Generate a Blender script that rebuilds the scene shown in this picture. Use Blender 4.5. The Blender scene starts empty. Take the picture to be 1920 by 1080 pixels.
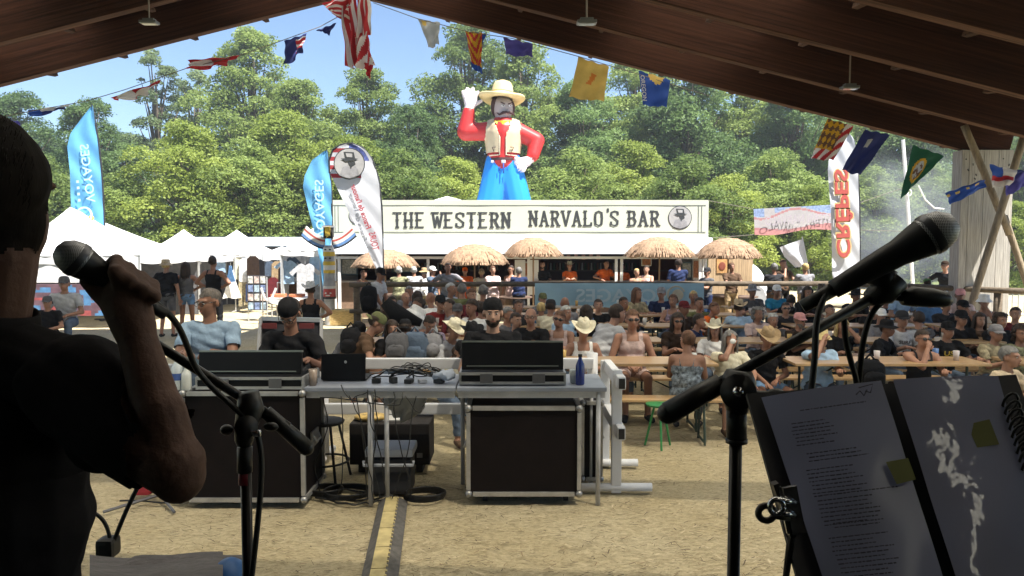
import bpy, bmesh, math, random
import numpy as np
from mathutils import Vector, Matrix, noise
random.seed(7); RNG = np.random.default_rng(7)
R = math.radians
F = 1387.0; PITCH = math.atan(80.0/F); CAMZ = 2.07
# ---------------------------------------------------------------- camera
scn = bpy.context.scene
cam = bpy.data.objects.new('camera', bpy.data.cameras.new('camera')); scn.collection.objects.link(cam)
cam.location = (0, 0, CAMZ); cam.rotation_euler = (R(90)-PITCH, 0, 0)
cam.data.lens = F/1920*36; cam.data.sensor_width = 36; cam.data.clip_start = .05; cam.data.clip_end = 900
scn.camera = cam
# ---------------------------------------------------------------- sky, sun, exposure
SUNV = Vector((.42, -.36, 1.0)).normalized()
EL = math.asin(SUNV.z); AZ = math.atan2(SUNV.x, SUNV.y)
w = bpy.data.worlds.new('World'); scn.world = w; w.use_nodes = True
nt = w.node_tree; bg = nt.nodes['Background']
sk = nt.nodes.new('ShaderNodeTexSky'); sk.sky_type = 'NISHITA'; sk.sun_disc = False
sk.sun_elevation = EL; sk.sun_rotation = AZ; sk.air_density = 1.0; sk.dust_density = .3; sk.ozone_density = 4.0
nt.links.new(sk.outputs[0], bg.inputs[0]); bg.inputs[1].default_value = .064
sl = bpy.data.lights.new('sun', 'SUN'); sl.energy = 5.0; sl.angle = R(.5); sl.color = (1, .95, .86)
so = bpy.data.objects.new('sun', sl); scn.collection.objects.link(so); so.location = SUNV*60
so.rotation_euler = SUNV.to_track_quat('Z', 'Y').to_euler()
scn.view_settings.view_transform = 'Standard'; scn.view_settings.look = 'None'
scn.view_settings.exposure = 1.75; scn.view_settings.gamma = 1
scn.render.engine = 'CYCLES'; scn.cycles.max_bounces = 8; scn.cycles.diffuse_bounces = 5; scn.cycles.transparent_max_bounces = 12
scn.render.resolution_x = 1024; scn.render.resolution_y = 576

def P(x, y, D):
    rx = (x-960)/F; ry = (540-y)/F; c, s = math.cos(PITCH), math.sin(PITCH)
    d = Vector((rx, c+ry*s, -s+ry*c)); k = D/d.y
    return Vector((d.x*k, D, CAMZ+d.z*k))
def zat(y, D): return P(960, y, D).z
def xat(x, D, y=460): return P(x, y, D).x
# ---------------------------------------------------------------- materials
_mc = {}
def M(name, col, rough=.75, metal=0, var=.12, scale=6, bump=0, bscale=40, stretch=None, coat=0, trans=0, spec=.4, emis=0, var2=None):
    key = (name, col, rough, metal, var, scale, bump, trans, coat)
    if key in _mc: return _mc[key]
    m = bpy.data.materials.new(name); m.use_nodes = True; t = m.node_tree; b = t.nodes['Principled BSDF']
    b.inputs['Base Color'].default_value = (*col, 1); b.inputs['Roughness'].default_value = rough
    b.inputs['Metallic'].default_value = metal; b.inputs['Specular IOR Level'].default_value = spec
    if coat: b.inputs['Coat Weight'].default_value = coat; b.inputs['Coat Roughness'].default_value = .12
    tc = t.nodes.new('ShaderNodeTexCoord'); src = tc.outputs['Object']
    if stretch:
        mp = t.nodes.new('ShaderNodeMapping'); mp.inputs['Scale'].default_value = stretch
        t.links.new(src, mp.inputs[0]); src = mp.outputs[0]
    if var:
        n = t.nodes.new('ShaderNodeTexNoise'); n.inputs['Scale'].default_value = scale; n.inputs['Detail'].default_value = 6
        n.inputs['Roughness'].default_value = .6
        r = t.nodes.new('ShaderNodeMapRange'); r.inputs[1].default_value = .3; r.inputs[2].default_value = .7
        r.inputs[3].default_value = 1-var; r.inputs[4].default_value = 1+var
        x = t.nodes.new('ShaderNodeVectorMath'); x.operation = 'SCALE'; x.inputs[0].default_value = col
        t.links.new(src, n.inputs['Vector']); t.links.new(n.outputs[0], r.inputs[0]); t.links.new(r.outputs[0], x.inputs['Scale'])
        t.links.new(x.outputs[0], b.inputs['Base Color'])
    if bump:
        n2 = t.nodes.new('ShaderNodeTexNoise'); n2.inputs['Scale'].default_value = bscale; n2.inputs['Detail'].default_value = 5
        bp = t.nodes.new('ShaderNodeBump'); bp.inputs['Strength'].default_value = bump; bp.inputs['Distance'].default_value = .02
        t.links.new(src, n2.inputs['Vector']); t.links.new(n2.outputs[0], bp.inputs['Height']); t.links.new(bp.outputs[0], b.inputs['Normal'])
    if trans:
        o = t.nodes['Material Output']; tr = t.nodes.new('ShaderNodeBsdfTranslucent'); mx = t.nodes.new('ShaderNodeMixShader')
        mx.inputs[0].default_value = trans; tr.inputs[0].default_value = (*col, 1)
        if var: t.links.new(x.outputs[0], tr.inputs[0])
        t.links.new(b.outputs[0], mx.inputs[1]); t.links.new(tr.outputs[0], mx.inputs[2]); t.links.new(mx.outputs[0], o.inputs[0])
    if emis:
        b.inputs['Emission Color'].default_value = (*col, 1); b.inputs['Emission Strength'].default_value = emis
    _mc[key] = m; return m
COL = dict(black=(.012,.012,.014), dark=(.03,.03,.034), charcoal=(.06,.06,.065), grey=(.22,.22,.24), lgrey=(.42,.43,.46), white=(.75,.75,.75),
    cream=(.62,.58,.45), beige=(.42,.34,.24), tan=(.33,.24,.14), brown=(.09,.055,.035), dbrown=(.035,.022,.016), straw=(.55,.45,.22), orange=(.72,.14,.02),
    red=(.22,.03,.03), maroon=(.12,.02,.025), pink=(.6,.3,.3), ppink=(.55,.42,.4), green=(.1,.2,.07), olive=(.12,.13,.06), navy=(.02,.03,.08), blue=(.08,.17,.33),
    lblue=(.35,.5,.68), denim=(.08,.11,.16), jean=(.14,.24,.4), khaki=(.3,.26,.17), silver=(.5,.5,.5), blond=(.45,.33,.14), ginger=(.10,.048,.026),
    hairb=(.03,.018,.012), hairg=(.15,.145,.14), hairw=(.40,.40,.39), buzzg=(.10,.085,.075), dgrey=(.1,.1,.11), teal=(.03,.22,.38), yellow=(.75,.55,.02), mauve=(.3,.24,.32), camo=(.2,.2,.12), sblue=(.24,.33,.44))
def cloth(c): return M('cloth_'+c, COL[c], rough=.9, var={'camo': .85, 'khaki': .55, 'mauve': .65, 'beige': .3}.get(c, .22), scale=16 if c in ('camo','khaki','mauve') else 9, bump=.55, bscale=22, spec=.15)
SK = [(.32,.17,.115), (.26,.13,.085), (.38,.22,.155), (.17,.085,.055)]
def skinm(i): return M('skin', SK[i], rough=.55, var=.1, scale=14, spec=.35)
# ---------------------------------------------------------------- object helpers
COLL = scn.collection
def link(o, parent=None):
    COLL.objects.link(o)
    if parent is not None: o.parent = parent
    return o
def tag(o, label=None, cat=None, group=None, kind=None):
    if label: o['label'] = label
    if cat: o['category'] = cat
    if group: o['group'] = group
    if kind: o['kind'] = kind
    return o
def thing(name, label, cat, loc=(0,0,0), rz=0, group=None):
    o = bpy.data.objects.new(name, None); o.empty_display_size = .1; link(o); o.location = loc; o.rotation_euler = (0, 0, rz)
    return tag(o, label, cat, group)
def dup(o, loc=None, rz=None, label=None, parent=None, scale=None):
    c = o.copy(); link(c, parent)
    if parent is not None: c.matrix_parent_inverse = o.matrix_parent_inverse.copy()
    if loc is not None: c.location = loc
    if rz is not None: c.rotation_euler = (0, 0, rz)
    if scale is not None: c.scale = (scale,)*3
    if label: c['label'] = label
    for ch in list(o.children): dup(ch, parent=c)
    return c
def frame(p0, p1):
    z = (Vector(p1)-Vector(p0)).normalized(); a = Vector((0,0,1)) if abs(z.z) < .9 else Vector((1,0,0))
    x = a.cross(z).normalized(); y = z.cross(x); return x, y, z
class MB:
    def __init__(s): s.v = []; s.f = []; s.m = []
    def add(s, vs, fs, m=0):
        b = len(s.v); s.v += [tuple(v) for v in vs]; s.f += [tuple(i+b for i in f) for f in fs]; s.m += [m]*len(fs); return s
    def box(s, c, size, rot=None, m=0, bev=0):
        x, y, z = [k/2 for k in size]; c = Vector(c)
        if bev:
            b = min(bev, x*.9, y*.9, z*.9); vs = []; bm = bmesh.new(); bmesh.ops.create_cube(bm, size=1)
            for v in bm.verts: v.co = Vector((v.co.x*2*x, v.co.y*2*y, v.co.z*2*z))
            bmesh.ops.bevel(bm, geom=list(bm.edges), offset=b, segments=2, affect='EDGES', profile=.7)
            vs = [v.co.copy() for v in bm.verts]; bm.verts.index_update(); fs = [[v.index for v in f.verts] for f in bm.faces]; bm.free()
        else:
            vs = [Vector((a*x, b_*y, d*z)) for a in (-1,1) for b_ in (-1,1) for d in (-1,1)]
            fs = [(0,1,3,2),(4,6,7,5),(0,4,5,1),(2,3,7,6),(0,2,6,4),(1,5,7,3)]
        if rot is not None: vs = [rot @ v for v in vs]
        return s.add([v+c for v in vs], fs, m)
    def bar(s, p0, p1, wx, wy, m=0, up=None):
        p0 = Vector(p0); p1 = Vector(p1); z = (p1-p0).normalized(); u = Vector(up) if up else (Vector((0,0,1)) if abs(z.z) < .95 else Vector((0,1,0)))
        x = u.cross(z).normalized(); y = z.cross(x); rot = Matrix((x, y, z)).transposed()
        return s.box((p0+p1)/2, (wx, wy, (p1-p0).length), rot, m)
    def cyl(s, p0, p1, r0, r1=None, n=10, m=0, cap=True):
        r1 = r0 if r1 is None else r1; x, y, z = frame(p0, p1); p0 = Vector(p0); p1 = Vector(p1); vs = []
        for p, r in ((p0, r0), (p1, r1)):
            for i in range(n):
                a = 2*math.pi*i/n; vs.append(p+x*r*math.cos(a)+y*r*math.sin(a))
        fs = [(i, (i+1) % n, n+(i+1) % n, n+i) for i in range(n)]
        if cap: fs += [tuple(range(n))[::-1], tuple(range(n, 2*n))]
        return s.add(vs, fs, m)
    def tube(s, pts, r, n=8, m=0):
        pts = [Vector(p) for p in pts]; rs = r if isinstance(r, (list, tuple)) else [r]*len(pts); vs = []; x = None
        for k, p in enumerate(pts):
            d = (pts[min(k+1, len(pts)-1)]-pts[max(k-1, 0)]).normalized()
            if x is None: x = d.orthogonal().normalized()
            x = (x-d*x.dot(d)).normalized(); y = d.cross(x)
            for i in range(n):
                a = 2*math.pi*i/n; vs.append(p+(x*math.cos(a)+y*math.sin(a))*rs[k])
        fs = [(k*n+i, k*n+(i+1) % n, (k+1)*n+(i+1) % n, (k+1)*n+i) for k in range(len(pts)-1) for i in range(n)]
        fs += [tuple(range(n))[::-1], tuple(range((len(pts)-1)*n, len(pts)*n))]
        return s.add(vs, fs, m)
    def lathe(s, prof, c=(0,0,0), n=20, mat=None, m=0, fn=None):
        c = Vector(c); vs = []
        for k, (r, z) in enumerate(prof):
            for i in range(n):
                a = 2*math.pi*i/n; v = Vector((r*math.cos(a), r*math.sin(a), z))
                if fn: v = fn(v, a, k)
                if mat is not None: v = mat @ v
                vs.append(v+c)
        fs = [(k*n+i, k*n+(i+1) % n, (k+1)*n+(i+1) % n, (k+1)*n+i) for k in range(len(prof)-1) for i in range(n)]
        return s.add(vs, fs, m)
    def ell(s, c, rad, rot=None, n=12, m=0):
        c = Vector(c); vs = []; h = n//2+1
        for j in range(h+1):
            t = math.pi*j/h
            for i in range(n):
                a = 2*math.pi*i/n; v = Vector((rad[0]*math.sin(t)*math.cos(a), rad[1]*math.sin(t)*math.sin(a), rad[2]*math.cos(t)))
                if rot is not None: v = rot @ v
                vs.append(v+c)
        return s.add(vs, [(k*n+i, (k+1)*n+i, (k+1)*n+(i+1) % n, k*n+(i+1) % n) for k in range(h) for i in range(n)], m)
    def grid(s, fn, nu, nv, mf=None):
        b = len(s.v)
        for j in range(nv+1):
            for i in range(nu+1): s.v.append(tuple(fn(i/nu, j/nv)))
        for j in range(nv):
            for i in range(nu):
                a = b+j*(nu+1)+i; s.f.append((a, a+1, a+nu+2, a+nu+1)); s.m.append(mf((i+.5)/nu, (j+.5)/nv) if mf else 0)
        return s
    def prism(s, poly, o, ux, uy, th, m=0):
        o = Vector(o); ux = Vector(ux); uy = Vector(uy); nn = ux.cross(uy).normalized()*th; n = len(poly)
        vs = [o+ux*a+uy*b for a, b in poly]; vs += [v+nn for v in vs]
        fs = [tuple(range(n))[::-1], tuple(range(n, 2*n))]+[(i, (i+1) % n, n+(i+1) % n, n+i) for i in range(n)]
        return s.add(vs, fs, m)
    def build(s, name, mats, parent=None, smooth=False, loc=None):
        me = bpy.data.meshes.new(name); vs = s.v
        if loc is not None: vs = [tuple(Vector(v)-Vector(loc)) for v in vs]
        me.from_pydata(vs, [], s.f)
        mats = mats if isinstance(mats, (list, tuple)) else [mats]
        for k in mats: me.materials.append(k)
        if len(mats) > 1: me.polygons.foreach_set('material_index', s.m)
        if smooth: me.polygons.foreach_set('use_smooth', [True]*len(s.f))
        me.validate(); me.update()
        o = bpy.data.objects.new(name, me); link(o, parent)
        if loc is not None: o.location = loc
        return o
def T(parent, name, mb, mats, smooth=False, label=None):
    """part given in world coordinates under an unrotated thing"""
    o = mb.build(name, mats, parent, smooth, None)
    if parent is not None and parent.location.length > 0:
        o.matrix_parent_inverse = Matrix.Translation(-parent.location)
    if label: o['label'] = label
    return o
def solo(name, mb, mats, label, cat, loc, group=None, smooth=False, kind=None):
    o = mb.build(name, mats, None, smooth, loc); return tag(o, label, cat, group, kind)
_tx = {}
def text_geo(s, bold=0.0):
    k = (s, bold)
    if k in _tx: return _tx[k]
    c = bpy.data.curves.new('t', 'FONT'); c.body = s; c.size = 1; c.align_x = 'CENTER'; c.align_y = 'CENTER'; c.offset = bold; c.resolution_u = 3
    o = bpy.data.objects.new('t', c); COLL.objects.link(o); dg = bpy.context.evaluated_depsgraph_get(); dg.update()
    me = bpy.data.meshes.new_from_object(o.evaluated_get(dg)); vs = [v.co.copy() for v in me.vertices]; fs = [tuple(p.vertices) for p in me.polygons]
    bpy.data.objects.remove(o); bpy.data.curves.remove(c); bpy.data.meshes.remove(me)
    _tx[k] = (vs, fs); return vs, fs
def text(mb, s, fn, m=0, bold=.0, w=None, h=None):
    """fn(a,b) maps text plane coords (scaled so width=w,height=h, centred) to world"""
    vs, fs = text_geo(s, bold); xs = [v.x for v in vs]; ys = [v.y for v in vs]
    cx, cy = (max(xs)+min(xs))/2, (max(ys)+min(ys))/2; kx = w/(max(xs)-min(xs)); ky = h/(max(ys)-min(ys))
    mb.add([fn((v.x-cx)*kx, (v.y-cy)*ky) for v in vs], fs, m)
# ================================================================ SETTING
# ground
g = bpy.data.materials.new('sand'); g.use_nodes = True; t = g.node_tree; b = t.nodes['Principled BSDF']; b.inputs['Roughness'].default_value = .95; b.inputs['Specular IOR Level'].default_value = .1
tc = t.nodes.new('ShaderNodeTexCoord')
def nz(sc, det=6, st=(1,1,1), rough=.6):
    mp = t.nodes.new('ShaderNodeMapping'); mp.inputs['Scale'].default_value = st; t.links.new(tc.outputs['Object'], mp.inputs[0])
    n = t.nodes.new('ShaderNodeTexNoise'); n.inputs['Scale'].default_value = sc; n.inputs['Detail'].default_value = det; n.inputs['Roughness'].default_value = rough
    t.links.new(mp.outputs[0], n.inputs['Vector']); return n
def ramp(src, a, b_, c0, c1):
    r = t.nodes.new('ShaderNodeValToRGB'); r.color_ramp.elements[0].position = a; r.color_ramp.elements[1].position = b_
    r.color_ramp.elements[0].color = (*c0, 1); r.color_ramp.elements[1].color = (*c1, 1); t.links.new(src, r.inputs[0]); return r
n1 = nz(1.1); n2 = nz(22, 8, (1, 2.2, 1), .75); n3 = nz(120, 4)
r1 = ramp(n1.outputs[0], .3, .7, (.58,.485,.30), (.69,.60,.41)); r2 = ramp(n2.outputs[0], .33, .56, (.5,.47,.43), (1,1,1))
mx = t.nodes.new('ShaderNodeMix'); mx.data_type = 'RGBA'; mx.blend_type = 'MULTIPLY'; mx.inputs[0].default_value = .8
t.links.new(r1.outputs[0], mx.inputs[6]); t.links.new(r2.outputs[0], mx.inputs[7])
n4 = nz(45, 3, (1, 1.6, 1)); r4 = ramp(n4.outputs[0], .30, .37, (.3,.25,.2), (1,1,1))
mx2 = t.nodes.new('ShaderNodeMix'); mx2.data_type = 'RGBA'; mx2.blend_type = 'MULTIPLY'; mx2.inputs[0].default_value = .7
t.links.new(mx.outputs[2], mx2.inputs[6]); t.links.new(r4.outputs[0], mx2.inputs[7]); t.links.new(mx2.outputs[2], b.inputs['Base Color'])
ad0 = t.nodes.new('ShaderNodeMath'); ad0.operation = 'ADD'; t.links.new(n2.outputs[0], ad0.inputs[0]); t.links.new(n3.outputs[0], ad0.inputs[1]); n5 = nz(5.5, 3, (1, 1.3, 1)); ad = t.nodes.new('ShaderNodeMath'); ad.operation = 'MULTIPLY_ADD'; ad.inputs[1].default_value = 4.5; t.links.new(n5.outputs[0], ad.inputs[0]); t.links.new(ad0.outputs[0], ad.inputs[2])
bp = t.nodes.new('ShaderNodeBump'); bp.inputs['Strength'].default_value = .9; bp.inputs['Distance'].default_value = .03
t.links.new(ad.outputs[0], bp.inputs['Height']); t.links.new(bp.outputs[0], b.inputs['Normal'])
mb = MB()
def gz(u, v):
    x = (u-.5)*44; y = 1+v*35
    return (x, y, .012*noise.noise(Vector((x*1.3, y*1.3, 0)))+.01*noise.noise(Vector((x*4, y*4, 3)))-.012)
mb.grid(gz, 200, 170)
sand = mb.build('sand_ground', g, None, True); tag(sand, kind='structure')
mb = MB(); mb.add([(-500,-500,-.06), (500,-500,-.06), (500,700,-.06), (-500,700,-.06)], [(0,1,2,3)])
tag(mb.build('ground', M('dry_grass', (.12,.15,.05), var=.35, scale=2, bump=.5, bscale=12)), kind='structure')

chips = MB(); rc = random.Random(11)
for i in range(9000):
    y = 4.3+5.5*rc.random()**1.3; x = (rc.random()-.5)*y*1.5; a = rc.uniform(-.6, .6) if rc.random() < .7 else rc.uniform(0, 3.1); l = rc.uniform(.006, .028); w_ = rc.uniform(.0015, .005)
    c = Vector((x, y, rc.uniform(.003, .010))); d = Vector((math.cos(a)*l, math.sin(a)*l, rc.uniform(-.3, .3)*l)); n_ = Vector((-math.sin(a), math.cos(a), 0))*w_
    chips.add([c-d-n_, c+d-n_*.6, c+d+n_, c-d+n_*.5], [(0,1,2,3)], rc.choice((0,0,1,2)))
tag(chips.build('ground_litter', [M('chip_dark', (.09,.065,.04)), M('chip_pale', (.6,.5,.34)), M('chip_mid', (.25,.18,.1))]), kind='stuff')

# ---- timber hall ----
WOODN = dict(spec=.12, rough=.9, var=.6, scale=3.2, bump=.4, bscale=18, stretch=(.18, 4, 9))
wood = M('hall_timber', (.040,.0165,.0105), **WOODN)
wood_lit = M('hall_timber_lit_edge', (.11,.06,.04), **WOODN)
XA = -292*15.5/F; HA = 5.12+CAMZ; SL = .25; DEP = .84
hall = thing('timber_hall', 'dark brown timber roof of the open hall over stage and audience', 'building', (XA, 15.5, 0))
ys = [15.5-1.9*i for i in range(10)]
ang = math.atan(SL); LEN = 13.9
for i, y in enumerate(ys):
    th_ = .2
    for sgn in (1, -1):
        L = LEN if sgn > 0 or True else LEN
        mb = MB(); u = Vector((math.cos(ang), 0, -math.sin(ang)))
        # local coordinates: x along slope, z normal
        mb.box((L/2, 0, DEP/2), (L, th_, DEP), m=0, bev=.012)
        mb.box((L/2, 0, .002), (L-.02, th_-.03, .012), m=1)  # paler strip painted along the underside as the lit bottom face
        o = mb.build('rafter', [wood, wood_lit], hall)
        o.matrix_parent_inverse = Matrix.Translation(-hall.location)
        o.matrix_basis = Matrix.Translation((XA, y, HA)) @ (Matrix.Identity(4) if sgn > 0 else Matrix.Rotation(math.pi, 4, 'Z')) @ Matrix.Rotation(ang, 4, 'Y')
        if i < 5:
            for k in range(1, 9):
                q = MB(); xx = k*1.55+.4
                q.bar((xx, sgn*(th_/2-.02), .05), (xx, sgn*(th_/2+.36), .10), .08, .06)
                b_ = q.build('knee_brace', M('hall_timber_brace', (.07,.038,.025), **WOODN), o)
for sgn in (1, -1):
    for y0, y1, opq in [(-6, 2.2, 1)]+[(15.5-1.9*(k+1)+.0, 15.5-1.9*k, 1) for k in range(6, -1, -1)]+[(15.5, 15.68, 1)]:
        # deck pieces between rafters, plus unseen translucent sheets added to light the ground
        segs = [(0, LEN+.4, 0)]
        if y0 < 0 and sgn > 0: segs = [(0, 6.25, 0), (6.25, 6.8, 1), (6.8, LEN+.4, 0)]  # unseen sheet added behind the camera for the folder pages to reflect
        if y0 >= 2.1 and y0 < 15.4: segs = [(0, .5, 0), (.5, 11.2, 1), (11.2, LEN+.4, 0)] if y0 < 7 else [(0, .5, 0), (.5, 2.2, 1), (2.2, 5.4, 0), (5.4, 7.8, 1), (7.8, LEN+.4, 0)]
        for a, b_, tr in segs:
            mb = MB(); mb.box(((a+b_)/2, 0, DEP+.03), (b_-a-.004, y1-y0-.004, .04))
            dm = M('roof_boards', (.11,.06,.04), **WOODN)
            if tr:
                clear = 0 < y0 < 7.5; dm = M('added_sheet_clear' if clear else 'added_sheet_milky', (.75,.74,.68), rough=.5, var=.1)
                if 'done' not in dm:
                    dm['done'] = 1; tt = dm.node_tree; o_ = tt.nodes['Material Output']
                    tp = tt.nodes.new('ShaderNodeBsdfTransparent'); tp.inputs[0].default_value = (1,.97,.9,1)
                    tl = tt.nodes.new('ShaderNodeBsdfTranslucent'); tl.inputs[0].default_value = (.85,.83,.75,1)
                    m1 = tt.nodes.new('ShaderNodeMixShader'); m1.inputs[0].default_value = .6 if clear else .84
                    m2 = tt.nodes.new('ShaderNodeMixShader'); m2.inputs[0].default_value = .1
                    tt.links.new(tp.outputs[0], m1.inputs[1]); tt.links.new(tl.outputs[0], m1.inputs[2])
                    tt.links.new(m1.outputs[0], m2.inputs[1]); tt.links.new(tt.nodes['Principled BSDF'].outputs[0], m2.inputs[2]); tt.links.new(m2.outputs[0], o_.inputs[0])
            o = mb.build('added_light_sheet' if tr else 'roof_panel', dm, hall)
            ym = (y0+y1)/2
            o.matrix_parent_inverse = Matrix.Translation(-hall.location)
            o.matrix_basis = Matrix.Translation((XA, ym, HA)) @ (Matrix.Identity(4) if sgn > 0 else Matrix.Rotation(math.pi, 4, 'Z')) @ Matrix.Rotation(ang, 4, 'Y')
gw = M('weathered_boards', (.36,.34,.31), rough=.85, var=.35, scale=5, bump=.4, bscale=25, stretch=(9, 9, .4))
def post(x, y, h):
    mb = MB(); n = 7
    for k in range(n):
        mb.box((x+(k-(n-1)/2)*.152, y, h/2), (.149, .34+.01*(k % 2), h), bev=.006)
    for k in range(26): mb.ell((x+.45*math.cos(k*.24)*(1 if k % 2 else .7), y-.172, h-.18-.5*abs(math.sin(k*.24))), (.018,.012,.018), n=6, m=1)
    T(hall, 'post', mb, [gw, M('bolt', (.08,.08,.08), metal=.6, rough=.5, var=0)])
xp = xat(1837, 15.5)
post(xp, 15.5, HA-SL*(xp-XA)+.1); 
for y in (9.8, 4.1): post(xp+.02, y, HA-SL*(xp-XA)+.1)
for y in (15.5, 9.8, 4.1): post(2*XA-xp, y, HA-SL*(xp-XA)+.1)
def log(name, pts, r, label):
    mb = MB(); p0, p1 = Vector(pts[0]), Vector(pts[1]); n = 9
    mb.tube([p0.lerp(p1, i/n)+Vector((noise.noise(Vector((i*.7, p0.x, 0)))*.02, 0, 0)) for i in range(n+1)], [r*(1+.08*noise.noise(Vector((i*1.3, p0.x, 5)))) for i in range(n+1)], 10)
    return T(hall, name, mb, M('log_wood', (.25,.2,.14), rough=.85, var=.35, scale=8, bump=.5, bscale=14, stretch=(3,3,.6)), True, label)
log('brace_pole', [P(1808,235,14.7), P(1893,440,14.7)], .066, 'weathered pole leaning from the post top')
log('brace_pole', [P(1922,250,14.4), P(1800,640,14.4)], .068, 'round log crossing in front of the post')
log('brace_pole', [P(1883,405,14.9), P(1945,590,14.9)], .062, 'pale sunlit pole beyond the crossing logs')
# lamps under rafters
def roof_lamp(x, y, D, label):
    p = P(x, y, D); t_ = thing('roof_lamp', label, 'lamp', p)
    mb = MB(); mb.box(p, (.30, .18, .045), bev=.012); mb.box(p+Vector((0, 0, .04)), (.2, .12, .045), bev=.01)
    T(t_, 'housing', mb, M('lamp_grey', (.12,.125,.125), rough=.4, metal=.3, var=.05))
    mb = MB(); mb.box(p-Vector((0, 0, .028)), (.24, .13, .012)); T(t_, 'glass', mb, M('lamp_glass', (.2,.21,.21), rough=.1, var=0))
    mb = MB(); mb.cyl(p+Vector((0,0,.07)), p+Vector((0,0,.75)), .014, n=8); T(t_, 'conduit', mb, M('conduit', (.2,.17,.15), var=0))
roof_lamp(280, 42, 13.3, 'small grey roof lamp on the left slope of the timber roof')
roof_lamp(1100, 42, 11.5, 'grey roof lamp hanging from a thin conduit near the top centre')
roof_lamp(1593, 164, 13.3, 'flat grey roof lamp below a pale conduit on the right slope')
roof_lamp(1912, 72, 11.5, 'roof lamp at the upper right edge of the picture')

# ---- stage ----
blk = M('stage_black', (.012,.012,.013), rough=.9, var=.2)
stg = thing('stage', 'black stage platform with unseen dark drapes added to keep light off the musicians', 'stage', (0, 0, 0))
mb = MB(); mb.box((0, -.6, .3), (7.4, 5.2, .6), bev=.02); T(stg, 'platform', mb, blk)
def added_drape(x0, y0, x1, y1):
    mb = MB(); a = Vector((x0, y0, .6)); b_ = Vector((x1, y1, .6)); d = (b_-a); n = Vector((-d.y, d.x, 0)).normalized()
    mb.grid(lambda u, v: a+d*u+n*.05*math.sin(u*90)+Vector((0, 0, v*4.2)), 120, 2); T(stg, 'added_drape', mb, blk, True)
added_drape(-3.6, -2.9, 3.6, -2.9); added_drape(-3.65, -2.8, -3.65, -.4); added_drape(3.65, -2.8, 3.65, -.4)  # unseen black cloth added to shut light off the foreground
mb = MB(); mb.box((-1.1, -1.2, 4.85), (5.2, 3.6, .05)); T(stg, 'added_canopy', mb, blk)  # unseen cover added overhead to darken the stage

# ================================================================ TREES
def leafmat(c1, c2):
    m = bpy.data.materials.new('foliage'); m.use_nodes = True; t = m.node_tree; b = t.nodes['Principled BSDF']
    b.inputs['Roughness'].default_value = .55; b.inputs['Specular IOR Level'].default_value = .3
    tc = t.nodes.new('ShaderNodeTexCoord'); n = t.nodes.new('ShaderNodeTexNoise'); n.inputs['Scale'].default_value = .55; n.inputs['Detail'].default_value = 3
    t.links.new(tc.outputs['Object'], n.inputs['Vector'])
    nf = t.nodes.new('ShaderNodeTexNoise'); nf.inputs['Scale'].default_value = 5; nf.inputs['Detail'].default_value = 2; t.links.new(tc.outputs['Object'], nf.inputs['Vector'])
    oi = t.nodes.new('ShaderNodeObjectInfo'); ad = t.nodes.new('ShaderNodeMath'); ad.operation = 'MULTIPLY_ADD'; ad.inputs[1].default_value = .35; ad.inputs[2].default_value = -.17
    t.links.new(oi.outputs['Random'], ad.inputs[0]); a2 = t.nodes.new('ShaderNodeMath'); a2.operation = 'ADD'; t.links.new(ad.outputs[0], a2.inputs[0]); t.links.new(n.outputs[0], a2.inputs[1])
    a3 = t.nodes.new('ShaderNodeMath'); a3.operation = 'MULTIPLY_ADD'; a3.inputs[1].default_value = .5; t.links.new(nf.outputs[0], a3.inputs[0]); t.links.new(a2.outputs[0], a3.inputs[2])
    r = t.nodes.new('ShaderNodeValToRGB'); r.color_ramp.elements[0].position = .5; r.color_ramp.elements[1].position = 1.0
    r.color_ramp.elements[0].color = (*c1, 1); r.color_ramp.elements[1].color = (*c2, 1); t.links.new(a3.outputs[0], r.inputs[0])
    t.links.new(r.outputs[0], b.inputs['Base Color'])
    tr = t.nodes.new('ShaderNodeBsdfTranslucent'); t.links.new(r.outputs[0], tr.inputs[0]); mx = t.nodes.new('ShaderNodeMixShader'); mx.inputs[0].default_value = .5
    t.links.new(b.outputs[0], mx.inputs[1]); t.links.new(tr.outputs[0], mx.inputs[2]); t.links.new(mx.outputs[0], t.nodes['Material Output'].inputs[0])
    return m
LM = [leafmat((.085,.14,.035), (.28,.36,.10)), leafmat((.07,.125,.042), (.20,.30,.10)), leafmat((.16,.22,.038), (.37,.44,.10)), leafmat((.10,.15,.065), (.24,.31,.14))]
bark = M('bark', (.09,.07,.05), rough=.9, var=.4, scale=6, bump=.6, bscale=10)
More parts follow.
